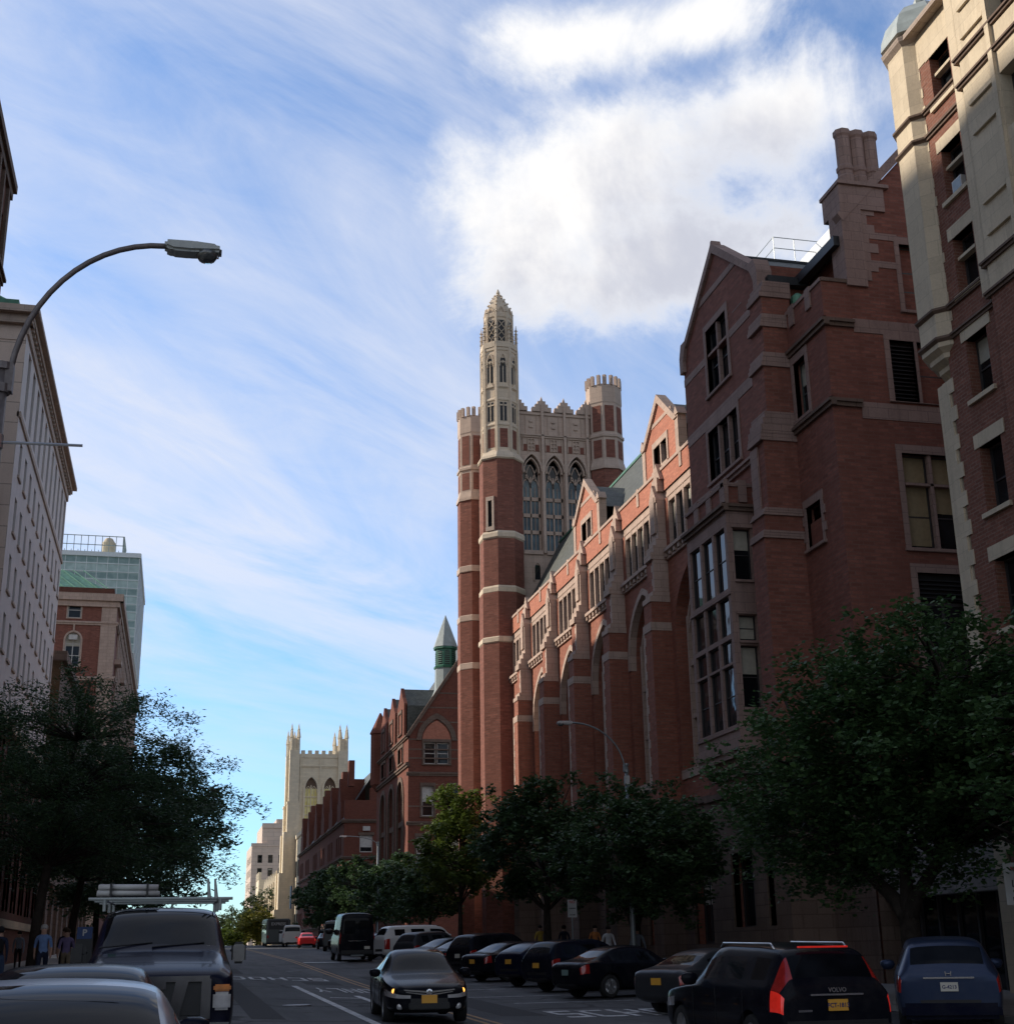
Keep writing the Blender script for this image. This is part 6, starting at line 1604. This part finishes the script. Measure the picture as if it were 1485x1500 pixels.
# -- dark work van with ladder rack, lower left (faces us)
def pickup_van():
    w = 1.0; H = 2.04; L_ = 6.1; belt = 1.27
    st = [(0, .5, 1.08, 1.13, w * .8, w * .62), (.05, .4, 1.12, 1.18, w * .93, w * .76), (.2, .34, 1.16, 1.24, w * .98, w * .8), (.7, .3, 1.22, 1.34, w, w * .82), (1.35, .3, belt - .03, 1.42, w, w * .82),
          (1.5, .3, belt, 1.46, w, w * .82), (2.15, .3, belt, H - .14, w, w * .8), (2.4, .3, belt, H - .02, w, w * .8), (3.2, .3, belt, H, w, w * .8), (3.3, .3, belt, H, w, w * .8), (4.8, .3, belt, H, w, w * .8), (5.9, .3, belt, H, w, w * .8), (6.05, .35, belt, H - .1, w * .98, w * .78), (L_, .45, belt, H - .3, w * .94, w * .74)]
    tails = {}
    t = ucar('work_van', 'dark navy work van with chrome grille and ladder rack carrying pipes, facing the camera', 'van', st, 'paint_navy', (1.15, 4.75), .4, 1.0, (7,), (5, 6), (), {}, {}, tails)
    # grille: angled chrome struts with dark openings
    cbox(t, 'grille', 'black_plastic', -.03, .1, -.62, .62, .66, 1.1, .03)
    m = MB(); m.fn = lambda u, v, w_: (-.03 - w_, u, v)
    for s in (-1, 1): m.prism([(s * .16, .68), (s * .30, .68), (s * .40, 1.1), (s * .24, 1.1)], -.02, .035)
    m.box(-.66, .66, 1.09, 1.16, -.02, .04); m.box(-.64, .64, .6, .68, -.02, .04); m.box(-.68, -.56, .64, 1.12, -.02, .03); m.box(.56, .68, .64, 1.12, -.02, .03); m.box(-.12, .12, 1.0, 1.09, -.02, .03)
    m.build('grille_frame', 'chrome_dark', t)
    for s in (-1, 1):
        cbox(t, 'headlight', 'lamp_clear', -.05, .2, s * .82 - .11, s * .82 + .11, .74, .96, .03); cbox(t, 'indicator', 'lamp_amber', -.05, .2, s * .82 - .11, s * .82 + .11, .965, 1.05, .02)
        # towing mirrors
        m = MB(); m.tube([(1.75, s * .98, 1.45), (1.72, s * 1.03, 1.42)], .03, 6); m.build('mirror_arm', 'black_plastic', t)
        cbox(t, 'mirror', 'black_plastic', 1.66, 1.78, s * 1.08 - .1, s * 1.08 + .1, 1.26, 1.55, .05)
        if s < 0: cbox(t, 'mirror_cap', 'chrome_dark', 1.63, 1.67, s * 1.08 - .08, s * 1.08 + .08, 1.29, 1.52, .02)
    cbox(t, 'bumper', 'chrome', -.14, .12, -.98, .98, .42, .6, .06)
    cbox(t, 'sticker', 'sticker_green', 1.57, 1.6, .58, .69, 1.45, 1.52, 0); cbox(t, 'sticker', 'sign_white', 1.57, 1.6, -.68, -.61, 1.46, 1.51, 0)
    m = MB(); m.tube([(1.5, .1, 1.5), (1.62, -.6, 1.55)], .012, 5); m.tube([(1.5, .8, 1.5), (1.62, .1, 1.56)], .012, 5); m.build('wiper', 'black_plastic', t)
    # rack
    m = MB()
    for x in (2.6, 4.2, 5.7):
        m.tube([(x, -1.0, H + .12), (x, 1.05, H + .12)], .022, 8)
        for s in (-.82, .82): m.tube([(x, s, H - .05), (x, s, H + .12)], .025, 6)
    for s in (-.8, .8): m.tube([(2.6, s, H + .1), (5.7, s, H + .1)], .018, 6)
    for q in (-.66, -.76): m.tube([(2.58, q, H + .12), (2.58, q + .03, H + .4)], [.03, .015], 6)
    m.build('ladder_rack', 'lead_grey', t)
    place_car(t, -.2, 18.8, 180)
    return t
t = pickup_van()
P_ = thing('pipe_bundle', 'bundle of pale pipes strapped on the work van roof rack', 'pipes')
m = MB(); rnd = random.Random(3)
for i in range(7):
    y = .38 + .09 * (i % 4); z = .04 + .085 * (i // 4)
    m.tube([(y, -.42 + rnd.uniform(-.04, .04), z), (y + .05, .42 + rnd.uniform(-.04, .04), z + .01)], .04, 8)
m.build('pipe', 'sign_white', P_, True)
m = MB()
for x in (-.3, .22): m.box(.33, .7, x, x + .03, -.01, .18)
m.build('strap', 'black_plastic', P_)
P_.location = (-.72, 21.2, zg(21.2) + 2.04 + .17); P_.rotation_euler = (0, 0, math.pi / 2)

# -- two sedans parked in front of it, lower left
t = sedan('sedan', 'silver grey parked sedan whose roof mirrors the sky in the bottom left corner', 'paint_silver', 'sedans parked at the left kerb', H=1.47); place_car(t, -.58, 5.2, 179); 
t = sedan('sedan', 'dark blue parked sedan between the silver sedan and the work van', 'paint_darkblue', 'sedans parked at the left kerb', L=4.6); place_car(t, -.8, 9.95, 180)
# ------------------------------------------------------------------ trees
def tree(name, label, x, y, trunk_h, crown, nleaf, leaf, size, mat, bark='bark', group='street trees along the right pavement', stems=1, seed=1, nclump=60, spray=False, tr=.16, lean=(0, 0), zb=None, rclump=.85, fork=None):
    """crown: list of ellipsoids (cx, cy, cz, rx, ry, rz) relative to the foot of the trunk"""
    rnd = random.Random(seed); z0 = G(x, y) + .13 if zb is None else zb
    T = thing(name, label, 'tree', (x, y, z0), 0, group)
    vol = [c[3] * c[4] * c[5] for c in crown]; tot = sum(vol)
    clumps = []
    while len(clumps) < nclump:
        c = rnd.choices(crown, vol)[0]
        d = Vector((rnd.gauss(0, 1), rnd.gauss(0, 1), rnd.gauss(0, 1))).normalized()
        rr = rnd.uniform(.35, 1.0) ** .45
        p = Vector((c[0] + d.x * c[3] * rr, c[1] + d.y * c[4] * rr, c[2] + d.z * c[5] * rr))
        if any((p - q).length < rclump * .62 for q, _ in clumps): 
            if rnd.random() < .7: continue
        clumps.append((p, rclump * rnd.uniform(.55, 1.25)))
    # wood
    wd = MB(); bases = []
    fz = 0
    if stems > 1:
        fz = trunk_h * .78; wd.tube([(0, 0, -.1), (.03, 0, fz * .5), (0, 0, fz + .15)], [tr * 1.35, tr * 1.05, tr], 10)
    for s in range(stems):
        a = 2 * math.pi * s / stems + .6 + seed; sp = 0 if stems == 1 else .22
        p0 = Vector((0, 0, -.1 if stems == 1 else fz)); f1 = trunk_h * .55 if stems == 1 else fz + .5
        spread = (fork[s] if fork else (math.cos(a) * .9, math.sin(a) * .9)) if stems > 1 else lean
        p1 = Vector((spread[0] * .25, spread[1] * .25, f1)); p2 = Vector((spread[0], spread[1], trunk_h if stems == 1 else trunk_h + .9)); cz = max(c[2] + c[5] * .5 for c in crown)
        p3 = Vector((spread[0] * 2.2 + (crown[0][0] * .6), spread[1] * 2.2 + crown[0][1] * .6, cz))
        k = 1 if stems == 1 else .72
        wd.tube([p0, p1, p2, (p2 + p3) / 2 + Vector((rnd.uniform(-.2, .2), rnd.uniform(-.2, .2), 0)), p3], [tr * k * 1.35, tr * k, tr * k * .8, tr * k * .5, tr * .15], 9)
        bases += [p1.lerp(p2, .9), p2, p2.lerp(p3, .35), p2.lerp(p3, .7)]
    for p, r in clumps:
        b = min(bases, key=lambda q: (q - p).length + (2 if q.z > p.z + .3 else 0))
        mid = b.lerp(p, .5) + Vector((rnd.uniform(-.25, .25), rnd.uniform(-.25, .25), (p - b).length * .12))
        wd.tube([b, mid, p], [tr * (.22 if spray else .3), tr * (.1 if spray else .17), .01], 5, cap=False)
    o = wd.build('trunk', bark, T, True)
    # leaves
    v = []; f = []
    tv = sum(r ** 2 for _, r in clumps)
    for p, r in clumps:
        n = int(nleaf * r * r / tv)
        out = Vector((p.x - crown[0][0], p.y - crown[0][1], 0))
        out = out.normalized() if out.length > .01 else Vector((1, 0, 0))
        subs = [Vector((rnd.gauss(0, .52), rnd.gauss(0, .52), rnd.gauss(0, .4))) * r for _ in range(9)]
        if spray:
            side = Vector((-out.y, out.x, 0)); subs = []
            for k in range(9):
                t_ = rnd.uniform(-.9, 1.25); subs.append(out * t_ * r * 1.1 + side * rnd.gauss(0, .38) * r + Vector((0, 0, -.22 * max(0, t_) ** 2 * r + rnd.gauss(0, .26) * r)))
        for k in range(n):
            s_ = subs[k % len(subs)]; q = (.2 if spray else .15) * r
            c = p + s_ + Vector((rnd.gauss(0, q * 1.2), rnd.gauss(0, q * 1.2), rnd.gauss(0, q * (.8 if spray else .85))))
            a = rnd.uniform(0, 6.283); tl = rnd.gauss(0, .55)
            u = Vector((math.cos(a), math.sin(a), tl * .6 - .2)).normalized(); w = u.cross(Vector((rnd.gauss(0, .5), rnd.gauss(0, .5), 1))).normalized()
            s1 = size * rnd.uniform(.6, 1.25); u *= s1 * .5; w *= s1 * leaf * .5
            i = len(v); v += [tuple(c - u), tuple(c + w - u * .1), tuple(c + u), tuple(c - w - u * .1)]; f.append((i, i + 1, i + 2, i + 3))
    me = bpy.data.meshes.new('crown'); me.from_pydata(v, [], f); me.materials.append(MATS[mat]); me.update()
    meshobj('crown', me, T)
    return T
tree('maple_tree', 'big dark green maple with forking trunk filling the right side of the street', 17.3, 31.5, 2.5, [(-.2, .4, 5.4, 3.3, 5.4, 2.5), (.2, -1.8, 6.9, 3.1, 4.2, 2.3), (.1, 3.8, 4.7, 2.4, 3.9, 1.8), (.4, -6.0, 5.0, 2.6, 4.0, 2.4)], 80000, .8, .15, 'leaf_linden', stems=3, seed=4, nclump=260, tr=.24, rclump=.95, fork=((-.5, 1.5), (.1, .1), (.5, -1.0)))
tree('maple_tree', 'dark tree behind the curved street lamp on the right pavement', 17.4, 53.0, 2.3, [(0, 0, 4.6, 2.9, 4.6, 2.3), (0, -3.5, 4.2, 2.3, 3.4, 1.8)], 26000, .8, .19, 'leaf_maple', stems=3, seed=8, nclump=95, tr=.2)
tree('maple_tree', 'dark rounded tree in front of the sunlit arches, left of the curved lamp', 17.4, 66.5, 2.4, [(0, 0, 5.9, 3.0, 5.4, 2.9), (-.3, 2.6, 5.4, 2.4, 3.6, 2.3)], 24000, .8, .22, 'leaf_maple', stems=1, seed=12, nclump=95, tr=.2)
tree('linden_tree', 'slender tree with sunlit yellow-green top in front of the gothic tower base', 17.4, 88.0, 2.9, [(0, 0, 6.0, 2.6, 4.6, 2.6), (0, .5, 8.4, 1.7, 2.6, 2.1)], 20000, .8, .24, 'leaf_bright', stems=1, seed=15, nclump=85, tr=.15)
tree('linden_tree', 'small dark tree in front of the dark red brick building', 17.4, 108, 1.9, [(0, 0, 4.4, 2.4, 4.6, 2.3)], 9000, .8, .28, 'leaf_maple', stems=1, seed=18, nclump=45, tr=.12)
tree('linden_tree', 'low dark tree squeezed between the tower base and the dark red building', 17.4, 99, 1.9, [(0, 0, 4.2, 2.1, 4.0, 2.1)], 8000, .8, .28, 'leaf_maple', stems=1, seed=19, nclump=45, tr=.12)
tree('linden_tree', 'small bushy tree at the corner of the dark red brick building', 17.6, 122, 1.9, [(0, 0, 4.6, 2.3, 4.2, 2.6)], 8000, .8, .3, 'leaf_maple', stems=1, seed=21, nclump=45, tr=.12)
for i, (yy, lab) in enumerate(((143, 'dark street tree directly behind the far street lamp'), (160, 'dark street tree farther down, left of the far street lamp'), (180, 'dark street tree below the stepped-gable building'))):
    tree('linden_tree', lab, 17.6, yy, 2.0, [(0, 0, 5.2, 3.2, 6.6, 3.4)], 10000, .8, .36, 'leaf_maple', stems=1, seed=30 + i, nclump=60, tr=.14)
LT = 'street trees along the left pavement'
tree('locust_tree', 'feathery locust tree with leaning trunk on the left pavement', -4.5, 49, 3.7, [(.9, .5, 6.8, 4.2, 5.0, 3.0), (-1.2, 0, 6.2, 3.4, 4.5, 2.4), (3.0, -.5, 5.6, 4.0, 4.2, 2.4), (.2, 0, 9.0, 2.9, 3.2, 1.4)], 56000, .34, .17, 'leaf_locust', group=LT, seed=41, nclump=165, spray=True, tr=.17, lean=(.25, 0), rclump=.8)
tree('locust_tree', 'second feathery locust tree on the left pavement, just beyond the first', -4.2, 61, 3.6, [(1.0, 0, 6.6, 4.4, 5.0, 3.2), (2.6, 0, 5.4, 3.6, 4.2, 2.4)], 34000, .45, .24, 'leaf_locust', group=LT, seed=47, nclump=100, spray=True, tr=.16, lean=(.3, 0), rclump=.9)
tree('locust_tree', 'third locust tree on the left pavement, above the work van', -4.0, 76, 3.4, [(.8, 0, 6.2, 4.4, 6.0, 3.6)], 20000, .5, .28, 'leaf_locust', group=LT, seed=52, nclump=75, spray=True, tr=.16, rclump=1.1)
tree('locust_tree', 'far locust tree rounding off the row on the left pavement', -3.8, 94, 3.2, [(.6, 0, 5.6, 4.2, 7.0, 3.2)], 14000, .5, .32, 'leaf_locust', group=LT, seed=55, nclump=60, spray=True, tr=.16, rclump=1.1)
# park trees where the street ends
PT = 'park trees at the end of the street'
for i, (x, y, h, r, m_, lab) in enumerate(((9.5, 330, 8, 6, 'leaf_far', 'leftmost green park tree beyond the crest of the street'), (14.5, 340, 9, 6, 'leaf_far', 'green park tree in the middle of the group beyond the crest'), (17.2, 300, 11.5, 4.2, 'leaf_far', 'tall green tree in front of the beige block beyond the crest'), (15.6, 285, 7.6, 3.6, 'leaf_yellow', 'bright yellow-green tree just left of the bus'), (11.8, 300, 5, 3.4, 'leaf_bright', 'low bright green tree beyond the crest left of the bus'))):
    tree('park_tree', lab, x, y, 2, [(0, 0, h * .6, r, r, h * .42)], 5000, .8, .55, m_, stems=1, seed=60 + i, nclump=40, tr=.2, group=PT, zb=2.2, rclump=1.6)
# ------------------------------------------------------------------ street lamps
def street_lamp(label, x, y, arm, h_pole, head_mat, right=False, pole='steel_grey', tall=True):
    z0 = G(x, y) + .13; s = -1 if right else 1
    T = thing('street_lamp', label, 'street lamp', (x, y, z0), 0, 'curved arm street lamps')
    m = MB(); m.lathe((0, 0, 0), [(.19, 0), (.19, .5), (.12, .6), (.105, .8), (.07, h_pole)], 12); m.build('pole', pole, T, True)
    m = MB(); pts = []
    L_, hgt = arm
    for i in range(15):
        t_ = i / 14 * math.pi / 2; pts.append((s * L_ * (1 - math.cos(t_)) + s * .07, 0, h_pole - .25 + hgt * math.sin(t_)))
    pts.append((s * (L_ + .12), 0, h_pole - .25 + hgt)); m.tube(pts, .034, 8); m.build('arm', pole, T, True)
    m = MB(); m.lathe((0, 0, 0), [(.1, h_pole - .32), (.1, h_pole - .22)], 12); m.lathe((0, 0, 0), [(.1, h_pole - .05), (.1, h_pole + .03)], 12); m.box(-.02, s * .12 if s > 0 else .02, -.06, .06, h_pole - .3, h_pole + .02) if s > 0 else m.box(-.12, .02, -.06, .06, h_pole - .3, h_pole + .02)
    m.build('clamp', pole, T)
    hx = s * (L_ + .05); hz = h_pole - .25 + hgt
    m = MB(); m.fn = lambda a, b, c: (hx + s * a * .95, c * .9, hz + b * .95)
    m.prism([(0, -.05), (.0, .05), (.35, .06), (.62, .045), (.68, .0), (.68, -.06), (.3, -.09), (.1, -.09)], -.13, .13)
    o = m.build('lamp_head', head_mat, T); bm = bmesh.new(); bm.from_mesh(o.data); bmesh.ops.recalc_face_normals(bm, faces=bm.faces); bmesh.ops.bevel(bm, geom=bm.edges[:], offset=.03, segments=2, affect='EDGES'); bm.to_mesh(o.data); bm.free()
    m = MB(); m.lathe((hx + s * .48, 0, hz - .115), [(.04, -.03), (.09, -.022), (.12, .02), (.13, .06)], 14); m.build('glass_bowl', 'lamp_bowl', T, True)
    m = MB(); m.lathe((hx + s * .36, 0, hz + .04), [(.035, 0), (.035, .045), (.01, .055)], 10); m.build('photo_cell', 'sign_red', T)
    return T, hz
T, hz = street_lamp('grey street lamp with long curved arm arching over the left edge', -2.17, 14.6, (1.57, 1.9), 7.5, 'lamp_grey', pole='steel_rust')
m = MB(); m.tube([(0, 0, 6.62), (.9, 0, 6.64)], .016, 6); m.lathe((0, 0, 0), [(.085, 6.55), (.085, 6.7)], 10); m.build('bracket_rod', 'aluminium', T)
T, hz = street_lamp('slim grey street lamp with curved arm standing by the parked cars on the right', 16.95, 51.9, (2.1, 1.85), 7.95, 'aluminium', True)
m = MB(); m.box(-.09, .09, -.09, .09, 7.15, 7.5); m.build('control_box', 'sign_white', T)
T, hz = street_lamp('far street lamp in front of the dark red building', 16.95, 123, (2.7, .75), 8.9, 'aluminium', True)

# ------------------------------------------------------------------ signs
def sign(label, x, y, z, w, h, lines, face='sign_white', post=True, size=.1, name='parking_sign', red=None):
    T = thing(name, label, 'sign', (x, y, G(x, y) + .13))
    zc = z - (G(x, y) + .13)
    if post: m = MB(); m.lathe((0, 0, 0), [(.03, 0), (.03, zc + h / 2)], 8); m.build('post', 'steel_grey', T)
    m = MB(); m.box(-w / 2, w / 2, -.05, -.035, zc - h / 2, zc + h / 2); m.build('panel', face, T)
    k = len(lines)
    for i, (s_, sz, mt) in enumerate(lines):
        text(s_, sz, mt, 'lettering', T, Matrix.Translation((0, -.054, zc + h * (.36 - .72 * i / max(1, k - 1)) if k > 1 else zc)) @ Matrix.Rotation(R(90), 4, 'X'), .002, bold=.003)
    return T
sign('white parking regulation sign on a post by the right pavement trees', 17.0, 60.6, 3.4, .42, .75, [('NO', .16, 'sign_red'), ('PARKING', .07, 'sign_ink'), ('7-9 AM', .08, 'sign_ink')])
sign('large white bus route sign with a black number at the right edge', 17.0, 26.4, 2.85, .5, .85, [('BUS', .1, 'sign_red'), ('L1', .2, 'sign_ink'), ('STOP', .09, 'sign_ink')], name='bus_stop_sign')
T = sign('small white notice on a bracket against the dark pavilion base', 21.0, 46.8, 2.75, .32, .42, [('NOTICE', .06, 'sign_ink'), ('OPEN', .07, 'sign_ink'), ('DAILY', .06, 'sign_ink')], name='wall_sign')
T = thing('parking_meter_kiosk', 'dark blue parking pay station with white letter P by the left kerb', 'parking meter', (-2.45, 41.5, zg(41.5) + .13))
m = MB(); m.box(-.22, .22, -.18, .18, 0, 1.55); m.build('cabinet', 'black_plastic', T); m = MB(); m.box(-.2, .2, -.19, .19, 1.4, 1.72); m.build('header', 'sign_blue', T)
text('P', .24, 'sign_white', 'lettering', T, Matrix.Translation((0, -.195, 1.56)) @ Matrix.Rotation(R(90), 4, 'X'), .004, bold=.006)

# ------------------------------------------------------------------ people
def person(label, x, y, face, shirt, trousers, hair='hair_dark', skin='skin', h=1.75, stride=.28, side=0, group='pedestrians on the pavements', sleeve=.55, bag=None, cap=None):
    """face: heading in degrees clockwise from the far end; walking pose"""
    T = thing('person', label, 'person', (x, y, G(x, y) + .135), -R(face), group)
    k = h / 1.75
    J = []; E_ = []; Rr = []
    def j(p, r): J.append(Vector(p) * k); Rr.append(r * k); return len(J) - 1
    pel = j((0, 0, .95), .15); bel = j((0, 0, 1.08), .135); ch = j((0, .01, 1.27), .155); ub = j((0, 0, 1.40), .13); nk = j((0, .01, 1.50), .058); hd0 = j((0, .025, 1.58), .085); hd = j((0, .03, 1.66), .098); ht = j((0, .02, 1.735), .06)
    nose = j((0, .125, 1.635), .02)
    E_ += [(pel, bel), (bel, ch), (ch, ub), (ub, nk), (nk, hd0), (hd0, hd), (hd, ht), (hd0, nose)]
    foot = []
    for s in (-1, 1):
        st_ = stride * s * (1 if side == 0 else -1)
        hp = j((.095 * s, 0, .9), .105); kn = j((.1 * s, st_ * .5 + .04, .5), .068); an = j((.1 * s, st_ - (.05 if st_ < 0 else 0), .1), .045); to = j((.11 * s, st_ + .16, .045), .038)
        E_ += [(pel, hp), (hp, kn), (kn, an), (an, to)]
        sh = j((.185 * s, 0, 1.41), .068); el = j((.245 * s, -st_ * .35 - .03, 1.14), .046); wr = j((.25 * s, -st_ * .8 + .06, .91), .03); pm = j((.25 * s, -st_ * .9 + .09, .84), .036)
        E_ += [(ub, sh), (sh, el), (el, wr), (wr, pm)]
        for q in range(4):
            a = j((.25 * s, -st_ * .9 + .06 + q * .02, .79), .0095); b_ = j((.245 * s - .012 * s, -st_ * .9 + .065 + q * .02, .745 + .006 * abs(q - 1.5)), .008); E_ += [(pm, a), (a, b_)]
        a = j((.235 * s, -st_ * .9 + .14, .82), .011); b_ = j((.225 * s, -st_ * .9 + .15, .785), .009); E_ += [(pm, a), (a, b_)]
    me = bpy.data.meshes.new('body'); me.from_pydata([tuple(q) for q in J], E_, [])
    o = bpy.data.objects.new('body', me); COL.objects.link(o)
    o.modifiers.new('k', 'SKIN'); sv = me.skin_vertices[0].data if me.skin_vertices else None
    if sv is None:
        bm = bmesh.new(); bm.from_mesh(me); bm.verts.layers.skin.verify(); bm.to_mesh(me); bm.free(); sv = me.skin_vertices[0].data
    for i, r in enumerate(Rr): sv[i].radius = (r, r)
    sv[ch].radius = (Rr[ch] * 1.08, Rr[ch] * .72); sv[pel].radius = (Rr[pel], Rr[pel] * .8); sv[bel].radius = (Rr[bel], Rr[bel] * .78); sv[ub].radius = (Rr[ub] * 1.1, Rr[ub] * .68)
    sv[pel].use_root = True
    md = o.modifiers.new('s', 'SUBSURF'); md.levels = 1; md.render_levels = 1
    bpy.context.view_layer.update()
    m2 = bpy.data.meshes.new_from_object(o.evaluated_get(bpy.context.evaluated_depsgraph_get())); bpy.data.objects.remove(o)
    for mm in (skin, shirt, trousers, 'black_plastic'): m2.materials.append(MATS[mm])
    for p in m2.polygons:
        c = p.center / k; p.use_smooth = True
        arm = abs(c.x) > .2 and c.z < 1.38
        if arm: p.material_index = 1 if c.z > 1.38 - .5 * sleeve else 0
        elif c.z > 1.485: p.material_index = 0
        elif c.z > .98: p.material_index = 1
        elif c.z > .1: p.material_index = 2
        else: p.material_index = 3
    m2.name = 'body'; meshobj('body', m2, T)
    m = MB(); m.lathe((0, 0, 0), [(.103, -.03), (.112, .02), (.105, .075), (.07, .12), (.02, .135)], 14)
    hh = m.build('hair', cap or hair, T, True); hh.data.transform(Matrix.Scale(k, 4)); hh.location = (0, .012 * k, 1.655 * k); hh.rotation_euler = (R(14), 0, 0)
    for s in (-1, 1):
        m = MB(); m.lathe((0, 0, 0), [(.004, -.012), (.012, 0), (.004, .012)], 6); e = m.build('eye', 'black_plastic', T, True); e.location = Vector((s * .034, .112, 1.662)) * k
        m = MB(); m.lathe((0, 0, 0), [(.006, -.03), (.02, 0), (.006, .03)], 6); e = m.build('ear', skin, T, True); e.location = Vector((s * .1, .03, 1.64)) * k
    if bag:
        m = MB(); m.box(-.15, .15, -.28, -.12, 1.02, 1.42); b_ = m.build('backpack', bag, T); bm = bmesh.new(); bm.from_mesh(b_.data); bmesh.ops.bevel(bm, geom=bm.edges[:], offset=.05, segments=2, affect='EDGES'); bm.to_mesh(b_.data); bm.free()
    return T
person('white-haired man in light blue short-sleeved shirt and dark trousers beside the leaning tree', -4.05, 47.5, 178, 'cloth_blue', 'cloth_navy', 'hair_white', h=1.8)
person('person in purple shirt and khaki trousers walking behind the man in blue', -3.55, 50.5, 180, 'cloth_purple', 'cloth_khaki', 'hair_brown', h=1.68, side=1)
person('person hidden behind the one in purple, only head and shoulder showing', -3.75, 52.5, 180, 'cloth_navy', 'cloth_black', 'hair_brown', h=1.72)
person('person in dark jacket and jeans with cap walking away at the left edge', -5.0, 44.3, 2, 'cloth_navy', 'cloth_jeans', cap='cloth_black', sleeve=1.4, bag='cloth_black', h=1.74)
person('woman with long dark hair in grey top and black leggings far along the left pavement', -6.9, 68.5, 176, 'cloth_grey', 'cloth_black', h=1.64, sleeve=1.4)
person('person in yellow shirt on the right pavement left of the white shirt', 18.5, 72.2, 180, 'cloth_yellow', 'cloth_black', h=1.72)
person('person in dark clothes on the right pavement beside the yellow shirt', 18.8, 68.6, 0, 'cloth_navy', 'cloth_black', h=1.74, sleeve=1.4)
person('person in orange-brown top in the dark group on the right pavement', 19.2, 64.6, 180, 'cloth_orange', 'cloth_black', h=1.76)
person('person in bright white shirt on the right pavement in front of the arches', 18.2, 59.2, 182, 'cloth_white', 'cloth_jeans', h=1.76, sleeve=1.4)
person('person in pale blue shirt standing just left of the right street lamp', 17.3, 52.5, 0, 'cloth_grey', 'cloth_black', h=1.8, sleeve=1.0)
